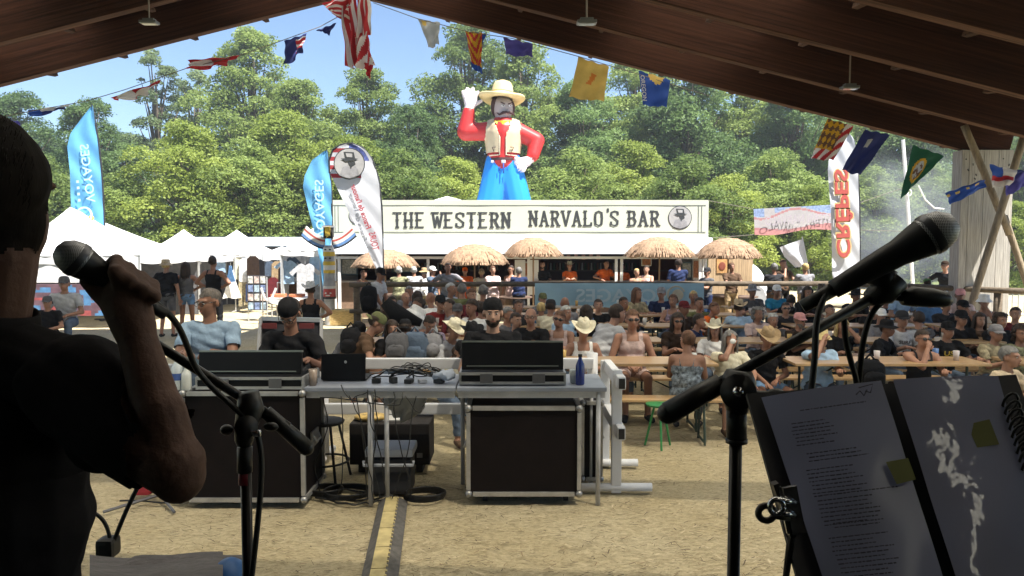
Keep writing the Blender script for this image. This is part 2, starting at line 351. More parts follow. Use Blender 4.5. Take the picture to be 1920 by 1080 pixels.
def crown(kind, H, Rad, nb, nl, seed, leaf=.2, base=.22, sparse=0):
    """blobs up the crown, leaves on the shell of each blob; returns verts/faces"""
    rg = np.random.default_rng(seed); cs = []; rs = []
    for i in range(nb):
        h = base+(1-base)*((i+.5)/nb)**.85
        prof = math.sin(math.pi*min(1, (h-base)/(1-base)*.82+.16))**.7
        a = rg.uniform(0, 2*math.pi); rr = Rad*prof*math.sqrt(rg.uniform(.05, 1))*.72
        cs.append((rr*math.cos(a), rr*math.sin(a), h*H-.2)); rs.append(Rad*rg.uniform(.13, .30)*(1-.3*(h > .8)))
    cs = np.array(cs); rs = np.array(rs); pick = rg.choice(nb, nl, p=rs**2/np.sum(rs**2))
    d = rg.normal(size=(nl, 3)); d /= np.linalg.norm(d, axis=1)[:, None]; d[:, 2] = np.where(d[:, 2] < -.3, -d[:, 2], d[:, 2])
    rad = rs[pick]*rg.uniform(.55, 1.12, nl)**(.7); rad *= 1+.18*np.sin(d[:, 0]*7+pick)*np.cos(d[:, 2]*6+pick*2)
    c = cs[pick]+d*rad[:, None]*np.array([1, 1, .8])
    nrm = d*.7+rg.normal(size=(nl, 3))*.75+np.array([0, 0, .35]); nrm /= np.linalg.norm(nrm, axis=1)[:, None]
    a = np.cross(nrm, rg.normal(size=(nl, 3))); a /= np.linalg.norm(a, axis=1)[:, None]; b = np.cross(nrm, a)
    s = leaf*rg.uniform(.55, 1.3, nl)[:, None]
    v = np.stack([c-a*s, c-b*s*.5, c+a*s, c+b*s*.5], 1).reshape(-1, 3); f = np.arange(nl*4).reshape(-1, 4)
    return v, f, cs, rs
def npmesh(name, v, f, mats):
    me = bpy.data.meshes.new(name); me.vertices.add(len(v)); me.vertices.foreach_set('co', np.asarray(v, 'f').ravel())
    k = f.shape[1]; me.loops.add(f.size); me.loops.foreach_set('vertex_index', f.ravel().astype('i')); me.polygons.add(len(f))
    me.polygons.foreach_set('loop_start', np.arange(0, f.size, k).astype('i'))
    for m in mats: me.materials.append(m)
    me.update(calc_edges=True); me.validate(); return me
def make_tree(name, H, Rad, nb, nl, seed, lm, leaf, base=.22):
    v, f, cs, rs = crown(0, H, Rad, nb, nl, seed, leaf, base)
    root = bpy.data.objects.new(name, None); link(root)
    link(bpy.data.objects.new('crown', npmesh('crown', v, f, [lm])), root)
    mb = MB(); mb.tube([(0,0,-.3), (.05,.02,H*.3), (-.08,.05,H*.6), (.02,0,H*.9)], [H*.018, H*.014, H*.009, .02], 8)
    for c in cs[::2]:
        h = c[2]*.62; mb.tube([(0, 0, h), (c[0]*.5, c[1]*.5, h+(c[2]-h)*.6), tuple(c)], [H*.006, H*.004, .015], 5)
    mb.build('trunk', bark, root, True)
    return root
protos = {
 'oak': make_tree('broadleaf_tree', 15, 4.8, 120, 66000, 1, LM[0], .095, .12),
 'dark': make_tree('broadleaf_tree', 13, 4.6, 110, 62000, 2, LM[1], .09, .08),
 'lime': make_tree('bush', 8, 3.6, 70, 38000, 3, LM[2], .075, .03),
 'airy': make_tree('slender_tree', 16, 2.9, 48, 17000, 4, LM[3], .09, .3),
 'bush': make_tree('bush', 7.5, 3.8, 70, 38000, 5, LM[0], .075, .02)}
PH = dict(oak=15, dark=13, lime=8, airy=16, bush=7.5)
used = set()
def tree(kind, x, ytop, D, label, group=None, wide=1.0):
    p = P(x, 460, D); h = zat(ytop, D); s = h/PH[kind]; k = protos[kind]
    o = dup(k) if kind in used else k
    used.add(kind); o.location = (p.x, D, -.05); o.rotation_euler = (0, 0, random.uniform(0, 6.28)); o.scale = (s*wide, s*wide, s)
    tag(o, label, 'bush' if kind in ('lime', 'bush') else 'tree', group)
G1 = 'tall trees behind the fairground'; G2 = 'bushes and low trees in front of the wood'; G3 = 'farther trees of the wood'
for a in [('dark',40,180,47,'dense dark green tree behind the first blue feather flag'), ('dark',175,195,44,'round dark tree right of the tall blue feather flag'),
    ('airy',300,92,50,'slender airy tree with sky showing through its thin top'), ('airy',372,128,52,'second airy tree beside the slender one on the left'), ('oak',480,58,50,'tallest leafy tree under the red striped flags on the left'),
    ('oak',570,150,46,'broad tree between the tallest left tree and the striped flag'), ('oak',690,128,48,'rounded tree crown directly below the bundle of striped flags'),
    ('dark',775,205,44,'lower dark tree left of the waving inflatable cowboy'), ('oak',880,46,52,'tall tree rising behind the inflatable cowboy hat'), ('oak',985,82,49,'tree crown just right of the inflatable cowboy hat'),
    ('dark',1095,150,47,'dark tree under the yellow flag'), ('oak',1190,96,50,'tree behind the navy flag with letters'), ('dark',1290,110,45,'dark tree just below the timber rafter right of the navy flag'),
    ('oak',1390,118,48,'bright tree above the red and white bunting banner'), ('dark',1490,150,44,'dark tree left of the tall white feather flag'), ('oak',1590,150,49,'tree behind the top of the white feather flag'),
    ('dark',1700,180,45,'dark tree behind the green flag'), ('oak',1800,205,48,'tree behind the grey hall post'), ('oak',1925,250,44,'tree at the right edge beyond the leaning poles')]:
    tree(a[0], a[1], a[2], a[3], a[4], G1, 1.12)
for a in [('lime',345,235,37,'large yellow green bush behind the small white tents'), ('bush',235,330,36,'green bush between the white tent peaks and the blue flag'), ('bush',470,270,38,'green bush left of the second blue feather flag'),
    ('lime',545,215,41,'light green crown above the second blue feather flag'), ('bush',90,300,37,'pale bush behind the singer head and the big tent'), ('lime',660,260,39,'bright bush behind the white teardrop flag'), ('bush',760,290,37,'green bush left of the inflatable cowboy'),
    ('lime',850,300,39,'bright bush behind the inflatable cowboy elbow'), ('bush',1080,285,37,'bush right of the inflatable cowboy'), ('lime',1180,270,40,'light bush above the letters of the bar banner'), ('bush',1280,300,36,'bush at the right end of the bar banner'),
    ('lime',1370,330,36,'yellow green bush above the rightmost straw parasol'), ('bush',1450,290,38,'bush behind the red and white bunting'), ('lime',1520,350,35,'light low bush between bunting and white feather flag'), ('bush',1640,320,37,'smoky bush right of the white feather flag'),
    ('bush',1740,310,38,'dark bush below the green flag'), ('lime',1900,380,32,'light bush seen under the leaning poles'), ('bush',0,340,36,'bush at the left edge behind the singer'), ('bush',950,330,36,'bush behind the inflatable cowboy legs')]:
    tree(a[0], a[1], a[2], a[3], a[4], G2, 1.25)
FARW = ['left frame edge', 'singer head', 'big white tent peak', 'tall blue feather flag', 'two small white tents', 'yellow green bush', 'second blue feather flag', 'white teardrop flag', 'left half of the bar banner', 'inflatable cowboy', 'word NARVALO on the banner', 'word BAR on the banner', 'rightmost straw parasol', 'white feather flag', 'hall post and poles']
for k, x in enumerate(range(-60, 2050, 150)):
    tree('dark', x, 255, 60, 'far dark tree low in the wood behind the %s' % FARW[k], G3, 1.35)
# ================================================================ BAR
WH = M('white_paint', (.72,.73,.74), rough=.5, var=.05, scale=2)
DB = 21.0
bar = thing('bar_building', 'long white bar with a cream western banner under the inflatable cowboy', 'bar', (0.2, DB, 0))
xl, xr = xat(620, DB), xat(1328, DB); z1, z2, z3 = zat(375, DB), zat(445, DB), zat(472, DB)
mb = MB(); mb.box(((xl+xr)/2, DB+.12, (z1+z2)/2), (xr-xl, .12, z1-z2)); mb.box(((xl+xr)/2, DB+1.9, z1-.5), (xr-xl-.1, 3.4, .1)); 
for x in (xl+.06, xr-.06): mb.box((x, DB+1.9, (z1-.1)/2), (.1, 3.5, z1-.2))
T(bar, 'roof_frame', mb, WH)
mb = MB(); mb.box(((xl+xr)/2, DB+.1, (z2+z3)/2+.01), (xr-xl+.2, .3, z2-z3-.02)); mb.bar((xl-.1, DB-.25, z3-.02), (xr+.1, DB-.25, z3-.02), .1, .08)
mb.grid(lambda u, v: (xl-.1+(xr-xl+.2)*u, DB-.06-.2*v, z2-.03-(z2-z3)*v), 20, 2); T(bar, 'awning', mb, M('awning_white', (.6,.65,.72), rough=.6, var=.06))
mb = MB(); z4 = zat(483, DB)
mb.bar((xl, DB-.1, z4), (xr, DB-.1, z4), .1, .07)
for px in (637, 803, 991, 1155, 1165, 1312, 1322): mb.box((xat(px, DB), DB-.08, z4/2), (.075, .07, z4-.08))
T(bar, 'post_frame', mb, WH)
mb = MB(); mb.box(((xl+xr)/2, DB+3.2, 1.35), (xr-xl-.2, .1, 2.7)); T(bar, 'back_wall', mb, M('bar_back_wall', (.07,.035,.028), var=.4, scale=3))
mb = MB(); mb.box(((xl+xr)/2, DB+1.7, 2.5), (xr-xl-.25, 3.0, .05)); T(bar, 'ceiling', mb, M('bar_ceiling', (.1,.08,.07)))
mb = MB()
for k, px in enumerate((700, 880, 1080, 1240)):
    mb.box((xat(px, DB), DB+.45, .5), (2.3, .5, 1.0), bev=.01); mb.box((xat(px, DB), DB+.42, 1.03), (2.4, .65, .05), m=1)
T(bar, 'counter', mb, [M('counter_front', (.2,.13,.09), var=.3), M('counter_top', (.35,.3,.25))])
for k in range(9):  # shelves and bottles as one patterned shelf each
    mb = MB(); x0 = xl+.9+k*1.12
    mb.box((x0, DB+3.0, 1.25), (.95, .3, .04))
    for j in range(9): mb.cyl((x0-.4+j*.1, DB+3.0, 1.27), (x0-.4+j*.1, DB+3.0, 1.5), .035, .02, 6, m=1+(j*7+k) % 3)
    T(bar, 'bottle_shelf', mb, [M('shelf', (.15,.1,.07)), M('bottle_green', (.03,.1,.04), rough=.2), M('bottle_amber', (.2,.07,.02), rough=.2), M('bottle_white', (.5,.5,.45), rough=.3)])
menu = M('menu_board', (.03,.05,.06), var=.3); mcard = M('menu_card', (.45,.42,.38), var=.3, scale=20)
for px, py, w_, h_, c in ((655, 500, .5, .5, menu), (665, 540, .5, .35, menu), (757, 500, .7, .35, menu), (915, 540, .4, .3, mcard), (983, 505, .28, .45, mcard), (1212, 489, .3, .3, mcard), (1287, 507, .3, .5, menu), (1305, 505, .2, .6, mcard)):
    p = P(px, py, DB+.3); mb = MB(); mb.box(p, (w_, .03, h_)); mb.box(p+Vector((0, -.02, 0)), (w_*.8, .01, h_*.8), m=1)
    T(bar, 'menu_panel', mb, [c, M('menu_print', (.25,.25,.22) if c is menu else (.3,.12,.05), var=.6, scale=18)])
mb = MB()
for px in (975, 1000): mb.box(P(px, 520, DB+.25), (.3, .05, 1.0))
T(bar, 'door_panel', mb, WH)
for k, px in enumerate(range(1052, 1130, 14)):
    p = P(px, 480+(k % 2)*2, DB-.02); mb = MB(); mb.box(p, (.1, .01, .13)); T(bar, 'paper_pennant', mb, M('pennant_paper', (.55,.3,.28), var=.5, scale=14))
for px, w_ in ((985, .5), (1240, .7)):
    mb = MB(); mb.box(P(px, 520, DB+2.9), (w_*2, .06, 1.6)); T(bar, 'brown_door', mb, M('brown_door', (.16,.05,.035), var=.2))
# banner with lettering
cr = M('banner_cream', (.53,.56,.48), rough=.8, var=.05, scale=1.5, bump=.3, bscale=1.2); ink = M('banner_ink', (.04,.045,.05), rough=.8, var=.1); lin = M('banner_line', (.2,.22,.2), var=.1); med = M('medallion_grey', (.36,.36,.37), var=.15)
yb = DB+.03
def bz(u, v): return 0.0
mb = MB()
bw = xr-xl
mb.grid(lambda u, v: (xl+bw*u, yb-.02-.0022*math.sin(u*23+v*3)-.001*math.sin(u*61), z2+(z1-z2)*v), 60, 4)
ban = thing('bar_banner', 'cream banner lettered THE WESTERN NARVALO\'S BAR along the bar roof', 'banner', (0, yb, z1))
T(ban, 'canvas', mb, cr, True)
mb = MB(); yf = yb-.0268
for zz in (z2+(z1-z2)*.14, z2+(z1-z2)*.86): mb.box(((xl+xr)/2, yf, zz), (bw*.985, .004, .02))
for px in (629, 635, 1309, 1315): mb.box((xat(px, yf), yf, (z1+z2)/2), (.022, .004, (z1-z2)*.72))
T(ban, 'border', mb, lin)
# western slab letters drawn as strokes on a 1 x 1.5 grid
LET = {'T': [[(.5,0),(.5,1.5)],[(0,1.5),(1,1.5)],'s.5,0'], 'H': [[(.15,0),(.15,1.5)],[(.85,0),(.85,1.5)],[(.15,.75),(.85,.75)],'s.15,0','s.85,0','s.15,1.5','s.85,1.5'],
 'E': [[(.2,0),(.2,1.5)],[(.2,1.5),(.95,1.5)],[(.2,.78),(.7,.78)],[(.2,0),(.95,0)],'s.15,0','s.15,1.5'], 'W': [[(.05,1.5),(.3,0)],[(.3,0),(.55,1.1)],[(.55,1.1),(.8,0)],[(.8,0),(1.1,1.5)],'s.05,1.5','s1.1,1.5','s.5,1.5'],
 'S': [[(.9,1.15),(.88,1.42),(.5,1.5),(.15,1.38),(.12,1.05),(.5,.78),(.88,.5),(.85,.12),(.5,0),(.12,.1),(.1,.38)]], 'R': [[(.2,0),(.2,1.5)],[(.2,1.5),(.7,1.47),(.88,1.15),(.7,.82),(.2,.78)],[(.5,.78),(.92,0)],'s.2,0','s.92,0','s.15,1.5'],
 'N': [[(.15,0),(.15,1.5)],[(.15,1.5),(.85,0)],[(.85,0),(.85,1.5)],'s.15,0','s.12,1.5','s.85,1.5'], 'A': [[(.12,0),(.48,1.5)],[(.48,1.5),(.88,0)],[(.25,.5),(.75,.5)],'s.12,0','s.88,0'],
 'V': [[(.1,1.5),(.5,0)],[(.5,0),(.9,1.5)],'s.1,1.5','s.9,1.5'], 'L': [[(.2,0),(.2,1.5)],[(.2,0),(.9,0),(.92,.3)],'s.2,1.5','s.15,0'], 'O': [[(.5,1.5),(.85,1.35),(.9,.75),(.85,.15),(.5,0),(.15,.15),(.1,.75),(.15,1.35),(.5,1.5)]],
 'B': [[(.2,0),(.2,1.5)],[(.2,1.5),(.7,1.47),(.82,1.15),(.7,.82),(.2,.78)],[(.7,.8),(.92,.45),(.75,.05),(.2,0)],'s.15,0','s.15,1.5'], "'": [[(.3,1.75),(.3,1.45)]]}
def letter(mb, ch, x, z, wd, h, y, sg=1):
    k = h/1.5; cnt = 0
    def q(p): return Vector((x+p[0]*wd, y, z+p[1]*k))
    def stroke(a, b, t):
        nonlocal cnt; cnt += 1; d = (b-a).normalized(); n = Vector((-d.z, 0, d.x))*t/2; a2 = a-d*t*.2; b2 = b+d*t*.2; yy = Vector((0, -.0006*cnt, 0))
        mb.add([a2-n+yy, b2-n+yy, b2+n+yy, a2+n+yy], [(0,1,2,3)])
    for st in LET[ch]:
        if isinstance(st, str):
            a, b = st[1:].split(','); c = q((float(a), float(b))); stroke(c-Vector((wd*.2, 0, 0)), c+Vector((wd*.2, 0, 0)), h*.11)
        else:
            for i in range(len(st)-1):
                a, b = q(st[i]), q(st[i+1]); vert = abs(b.x-a.x) < abs(b.z-a.z); stroke(a, b, wd*.26 if vert else h*.1)
            if len(st) == 2 and abs(st[0][0]-st[1][0]) < .01 and ch != "'":
                c = (q(st[0])+q(st[1]))/2; stroke(c-Vector((wd*.2, 0, 0)), c+Vector((wd*.2, 0, 0)), h*.07)
def word(name, s, xa, xb, ztop, zbot, y):
    n = sum(.45 if c == "'" else 1 for c in s); st = (xb-xa)/n; x = xa; mb = MB()
    for c in s:
        letter(mb, c, x, zbot, st*.78, ztop-zbot, y); x += st*(.45 if c == "'" else 1)
    T(ban, name, mb, ink)
zt_, zb_ = zat(399, yf), zat(426, yf)
word('lettering', 'THE', xat(737, yf), xat(800, yf), zt_, zb_, yf-.004); word('lettering', 'WESTERN', xat(811, yf), xat(962, yf), zt_, zb_, yf-.004)
zt_, zb_ = zat(396, yf), zat(423, yf)
word('lettering', "NARVALO'S", xat(992, yf), xat(1164, yf), zt_, zb_, yf-.004); word('lettering', 'BAR', xat(1176, yf), xat(1240, yf), zt_, zb_, yf-.004)
def badge(parent, fn, r, y_off=.004, name='medallion'):
    """round grey seal: a bearded head under a top hat; fn(a,b,d) maps to world"""
    mb = MB(); n = 28
    def disc(rr, d, m, cx=0, cy=0, sx=1, sy=1): mb.add([fn(cx+rr*sx*math.cos(2*math.pi*i/n), cy+rr*sy*math.sin(2*math.pi*i/n), d) for i in range(n)], [tuple(range(n))], m)
    def poly(pts, d, m): mb.add([fn(a*r, b*r, d) for a, b in pts], [tuple(range(len(pts)))], m)
    disc(r, y_off, 1); disc(r*.94, y_off*2, 0)
    poly([(-.35,.75),(.3,.72),(.38,.3),(-.25,.28)], y_off*3, 1); poly([(-.22,.66),(.2,.63),(.2,.4),(-.15,.42)], y_off*4, 0)
    poly([(-.55,.32),(-.2,.12),(.3,.2),(.6,.3),(.3,.36),(-.3,.34)], y_off*5, 1); poly([(-.1,.1),(.35,.16),(.4,-.05),(.15,-.2),(-.02,-.1)], y_off*3, 1)
    poly([(-.6,-.75),(-.45,-.25),(-.1,-.1),(.1,-.35),(.35,-.15),(.55,-.35),(.62,-.72),(0,-.93)], y_off*4, 2); poly([(.05,-.05),(.2,-.08),(.15,-.3)], y_off*6, 1)
    return T(parent, name, mb, [med, ink, M('medallion_mid', (.26,.26,.28), var=.3)])
c0 = P(1275, 408, yf); badge(ban, lambda a, b, d: Vector((c0.x+a, yf-d, c0.z+b)), .335)
c1 = P(671, 404, yf); badge(ban, lambda a, b, d: Vector((c1.x+a, yf-d, c1.z+b)), .26)
# little white tent peak behind the banner
mb = MB(); a = P(838, 368, 26); 
mb.add([a, P(780, 385, 25), P(905, 385, 25), P(905, 385, 28), P(780, 385, 28)], [(0,1,2),(0,2,3),(0,3,4),(0,4,1)])
mb.box((a.x, 26.5, a.z-.5), (2.1, 2.6, .5)); solo('tent_peak', mb, WH, 'white tent peak just showing above the cream bar banner', 'tent', (a.x, 26, a.z-1))

# ================================================================ TENTS
tw = M('tent_canvas', (.78,.79,.8), rough=.7, var=.04, scale=1.5, bump=.15, bscale=2, trans=.12)
alu = M('aluminium', (.55,.56,.57), rough=.4, metal=.5, var=.05)
def tent(label, xl_, xr_, yeave, ypk, D, depth=3.0, val=.22, wall=None, side=0, pkx=None):
    x0, x1 = xat(xl_, D), xat(xr_, D); ze = zat(yeave, D); zp = zat(ypk, D+depth/2); cx = (x0+x1)/2 if pkx is None else xat(pkx, D+depth/2); cy = D+depth/2
    t_ = thing('market_tent', label, 'tent', ((x0+x1)/2, cy, 0))
    mb = MB(); n = 8
    for (a, b_) in (((x0,D),(x1,D)), ((x1,D),(x1,D+depth)), ((x1,D+depth),(x0,D+depth)), ((x0,D+depth),(x0,D))):
        def fn(u, v, a=a, b_=b_):
            e = Vector((a[0]+(b_[0]-a[0])*u, a[1]+(b_[1]-a[1])*u)); p = e.lerp(Vector((cx, cy)), v); z = ze+(zp-ze)*(v**1.35)-.03*math.sin(math.pi*u)*(1-v)
            return (p.x, p.y, z)
        mb.grid(fn, 10, n)
    T(t_, 'roof', mb, tw, False)
    mb = MB()
    for (a, b_) in (((x0,D),(x1,D)), ((x1,D),(x1,D+depth)), ((x1,D+depth),(x0,D+depth)), ((x0,D+depth),(x0,D))):
        mb.grid(lambda u, v, a=a, b_=b_: (a[0]+(b_[0]-a[0])*u, a[1]+(b_[1]-a[1])*u-.02*math.sin(u*30), ze-(val+.03*abs(math.sin(u*9)))*v-.03*math.sin(math.pi*u)), 30, 2)
    T(t_, 'valance', mb, tw, True)
    for a in ((x0+.04,D+.04),(x1-.04,D+.04),(x1-.04,D+depth-.04),(x0+.04,D+depth-.04)):
        mb = MB(); mb.box((a[0], a[1], ze/2), (.05, .05, ze-.02)); T(t_, 'leg', mb, alu)
    if wall is not None:
        mb = MB(); mb.grid(lambda u, v: (x0+(x1-x0)*u, D+.03+.02*math.sin(u*25), ze-.1-(ze-.1-wall)*v), 30, 3); T(t_, 'half_wall', mb, tw, True)
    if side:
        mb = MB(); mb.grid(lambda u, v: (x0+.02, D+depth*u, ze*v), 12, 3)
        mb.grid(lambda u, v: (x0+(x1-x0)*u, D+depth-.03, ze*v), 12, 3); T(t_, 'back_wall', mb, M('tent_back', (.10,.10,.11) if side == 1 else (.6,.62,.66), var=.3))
    return t_
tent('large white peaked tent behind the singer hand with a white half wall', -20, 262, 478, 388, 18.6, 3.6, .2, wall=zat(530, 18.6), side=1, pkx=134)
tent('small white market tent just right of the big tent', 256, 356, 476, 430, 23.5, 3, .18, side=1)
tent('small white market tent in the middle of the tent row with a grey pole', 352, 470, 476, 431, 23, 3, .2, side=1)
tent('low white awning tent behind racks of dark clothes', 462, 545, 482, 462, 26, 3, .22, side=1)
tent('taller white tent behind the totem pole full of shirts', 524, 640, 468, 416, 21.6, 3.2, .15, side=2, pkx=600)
mb = MB(); 
mb.box((xat(500, 29), 29, zat(453, 29)), (7, .6, .35)); mb.box((xat(500, 29), 29.4, 1.1), (7, .1, 2.2), m=1)
solo('long_stall', mb, [M('pale_blue_awning', (.5,.6,.66), var=.05), M('stall_dark', (.06,.06,.07))], 'long pale blue stall roof in front of the trees between the tents', 'stall', (xat(500, 29), 29, 0))
# painted front panel under the big tent
def pfront(u, v):
    k = noise.noise(Vector((u*9, v*3, 1))); return 1 if k > .22 else (2 if k < -.28 else 0)
mb = MB(); xa_, xb_ = xat(-10, 18.5), xat(262, 18.5)
mb.grid(lambda u, v: (xa_+(xb_-xa_)*u, 18.5, zat(592, 18.5)+(zat(534, 18.5)-zat(592, 18.5))*v), 40, 12, pfront); mb.box(((xa_+xb_)/2, 18.58, .72), (xb_-xa_, .1, .75))
solo('painted_counter', mb, [M('counter_mauve', (.12,.07,.09), var=.4, scale=4), M('counter_red', (.3,.07,.07), var=.4), M('counter_blue', (.08,.2,.38), var=.4)], 'dark painted counter front under the big white tent', 'counter', ((xa_+xb_)/2, 18.5, 0))

# garments
def garment(kind, x, ytop, D, h, wd, col, label):
    p = P(x, ytop, D); rz = random.uniform(-.35, .35); c, s_ = math.cos(rz), math.sin(rz)
    if kind == 'shirt': pts = [(-.12,0),(-.2,-.03),(-.5,-.28),(-.4,-.38),(-.26,-.25),(-.27,-1),(.27,-1),(.26,-.25),(.4,-.38),(.5,-.28),(.2,-.03),(.12,0),(0,-.06)]
    elif kind == 'dress': pts = [(-.12,0),(-.18,-.3),(-.22,-.42),(-.5,-1),(-.2,-.97),(.1,-1.01),(.5,-.98),(.22,-.42),(.18,-.3),(.12,0),(0,-.08)]
    elif kind == 'trousers': pts = [(-.25,0),(-.3,-.5),(-.3,-1),(-.06,-1),(0,-.35),(.06,-1),(.3,-1),(.3,-.5),(.25,0)]
    else: pts = [(-.2,0),(-.45,-.1),(-.5,-.95),(-.15,-1),(.2,-.96),(.5,-1),(.45,-.1),(.2,0)]
    mb = MB(); n = len(pts); ux = Vector((c, s_, 0)); 
    vs = [p+ux*(a*wd)+Vector((0, 0, b_*h)) for a, b_ in pts]; 
    mb.prism([(a*wd, b_*h) for a, b_ in pts], p-Vector((-s_, c, 0))*.02, ux, (0,0,1), -.04)
    mb.cyl(p+Vector((0,0,.09)), p+Vector((0,0,-.01)), .006, n=4, m=1)
    solo('garment', mb, [cloth(col), alu], label, 'clothing', p)
GAR = [('coat',285,480,23.6,.5,.45,'beige','beige shawl hung at the left under the small tent'),('dress',288,490,23.5,1.0,.4,'white','white dress hanging left of the standing man in black'),('shirt',318,482,23.8,.4,.5,'orange','orange top on the rail above the three standing people'),
 ('coat',330,482,23.8,.7,.45,'ppink','pale pink wrap on the rail of the small tent'),('shirt',362,485,23.3,.5,.5,'white','white shirt beside the grey tent pole'),('coat',342,482,24,.9,.4,'dgrey','dark coat behind the woman in shorts'),
 ('coat',412,484,23.1,.45,.35,'lblue','small pale blue cloth under the middle tent'),('dress',434,505,22.8,.9,.55,'white','long white skirt hanging right of the man in black tank'),('dress',432,498,22.6,.5,.3,'blue','blue dress over the long white skirt'),
 ('coat',448,482,23,.7,.35,'cream','cream jacket left of the white blouse on the rail'),('coat',460,484,22.9,.75,.4,'white','white blouse at the tent corner'),('trousers',455,520,22.9,.9,.45,'khaki','khaki trousers below the cream jacket'),
 ('coat',474,480,22.7,.9,.4,'dbrown','dark brown dress right of the white blouse'),('coat',484,486,22.9,.9,.4,'black','black coat near the postcard stand'),('coat',468,530,22.6,.6,.25,'navy','navy scarf under the white blouse'),
 ('coat',503,490,24.5,.5,.4,'denim','denim jacket at the back of the low awning tent'),('coat',520,490,24.5,.9,.4,'tan','tan suede coat on the back rail'),('coat',530,500,24.3,.9,.35,'dbrown','dark fringed coat in the low awning tent'),
 ('coat',512,520,23.8,.8,.35,'maroon','maroon skirt on the back rail'),('shirt',538,488,21.9,.7,.75,'lblue','pale blue shirt at the left of the totem tent'),('shirt',548,482,22.3,.6,.5,'denim','dark blue shirt hanging in the totem tent'),
 ('shirt',572,494,21.5,.95,.9,'lgrey','large grey T-shirt with a round print behind the cowboy hat'),('coat',590,480,21.8,.9,.35,'lblue','light blue towel hanging left of the totem pole'),('coat',583,498,22.2,.5,.3,'navy','navy cloth beside the light blue towel'),
 ('trousers',528,540,22.6,.8,.4,'maroon','dark red trousers on the low rack'),('trousers',541,538,22.6,.85,.4,'black','black trousers on the low rack'),('coat',552,530,22.4,.8,.35,'brown','brown leather vest on the low rack')]
for g_ in GAR: garment(*g_)
def rack(x0, x1, y, D, label):
    a, b_ = P(x0, y, D), P(x1, y, D); t_ = thing('clothes_rack', label, 'clothes rack', ((a.x+b_.x)/2, D, 0)); mb = MB()
    mb.cyl(a, b_, .018, n=6); T(t_, 'rail', mb, alu)
    for q in (a, b_):
        mb = MB(); mb.cyl((q.x, D, 0), q, .018, n=6); mb.cyl((q.x, D-.3, .03), (q.x, D+.3, .03), .018, n=6); T(t_, 'stand', mb, alu)
rack(262, 352, 480, 23.9, 'clothes rail in the small tent right of the big tent'); rack(440, 492, 478, 22.95, 'clothes rail with white blouse and dark dresses'); rack(498, 545, 487, 24.6, 'clothes rail at the back of the low awning tent'); rack(530, 600, 478, 21.75, 'clothes rail in the tent behind the totem pole'); rack(520, 560, 530, 22.7, 'low rack of trousers and vests')
# postcard stand
pc = P(448, 560, 20.5); t_ = thing('postcard_stand', 'dark display stand with patterned prints in front of the clothes', 'display stand', (P(483,560,20.3).x, 20.3, 0))
c = P(483, 560, 20.3); mb = MB(); mb.box((c.x, 20.3, zat(549, 20.3)), (.52, .08, .95)); T(t_, 'panel', mb, COL and M('stand_dark', (.05,.05,.06)))
for i in range(3):
    for j in range(4):
        mb = MB(); mb.box((c.x-.17+i*.17, 20.25, zat(549,20.3)-.36+j*.24), (.13, .012, .19)); T(t_, 'print', mb, M('print_%d' % ((i*2+j) % 4), [(.3,.4,.5), (.5,.4,.38), (.15,.2,.35), (.5,.5,.48)][(i*2+j) % 4], var=.7, scale=14))
mb = MB(); mb.cyl((c.x-.26, 20.3, 0), (c.x-.26, 20.3, 1.2), .02, n=6); mb.cyl((c.x+.26, 20.3, 0), (c.x+.26, 20.3, 1.2), .02, n=6); T(t_, 'stand_leg', mb, alu)
# sales table with orange goods
c = P(545, 562, 19.6); t_ = thing('sales_table', 'small table draped in white with orange trays behind the woman in a cowboy hat', 'table', (c.x, 19.6, 0))
mb = MB(); mb.box((c.x, 19.6, .68), (1.0, .6, .04)); mb.grid(lambda u, v: (c.x-.5+u, 19.28-.03*math.sin(u*20), .70-(.1+.12*math.sin(math.pi*u))*v), 24, 3); T(t_, 'tabletop', mb, cloth('white'))
for a in (-.42, .42):
    for b_ in (-.25, .25):
        mb = MB(); mb.cyl((c.x+a, 19.6+b_, 0), (c.x+a, 19.6+b_, .67), .02, n=6); T(t_, 'leg', mb, alu)
for i, a in enumerate((-.28, .2)):
    mb = MB(); mb.box((c.x+a, 19.5, .75), (.36, .3, .08), bev=.02); solo('goods_tray', mb, M('orange_goods', (.5,.17,.08), var=.4, scale=15), ('left', 'right')[i]+' orange tray on the small white draped table', 'tray', (c.x+a, 19.5, .71))
mb = MB(); c = P(507, 590, 19.5)
for a in (-.2, .2): mb.cyl((c.x+a, 19.5, 0), (c.x+a*.8, 19.4, .95), .015, n=6)
mb.tube([(c.x-.2, 19.4, .95), (c.x-.1, 19.35, .7), (c.x, 19.3, .62), (c.x+.1, 19.35, .7), (c.x+.2, 19.4, .95)], .035, 6)
solo('folding_chair', mb, M('pale_metal', (.5,.5,.5), rough=.4), 'small pale folding chair in front of the postcard stand', 'chair', (c.x, 19.5, 0))

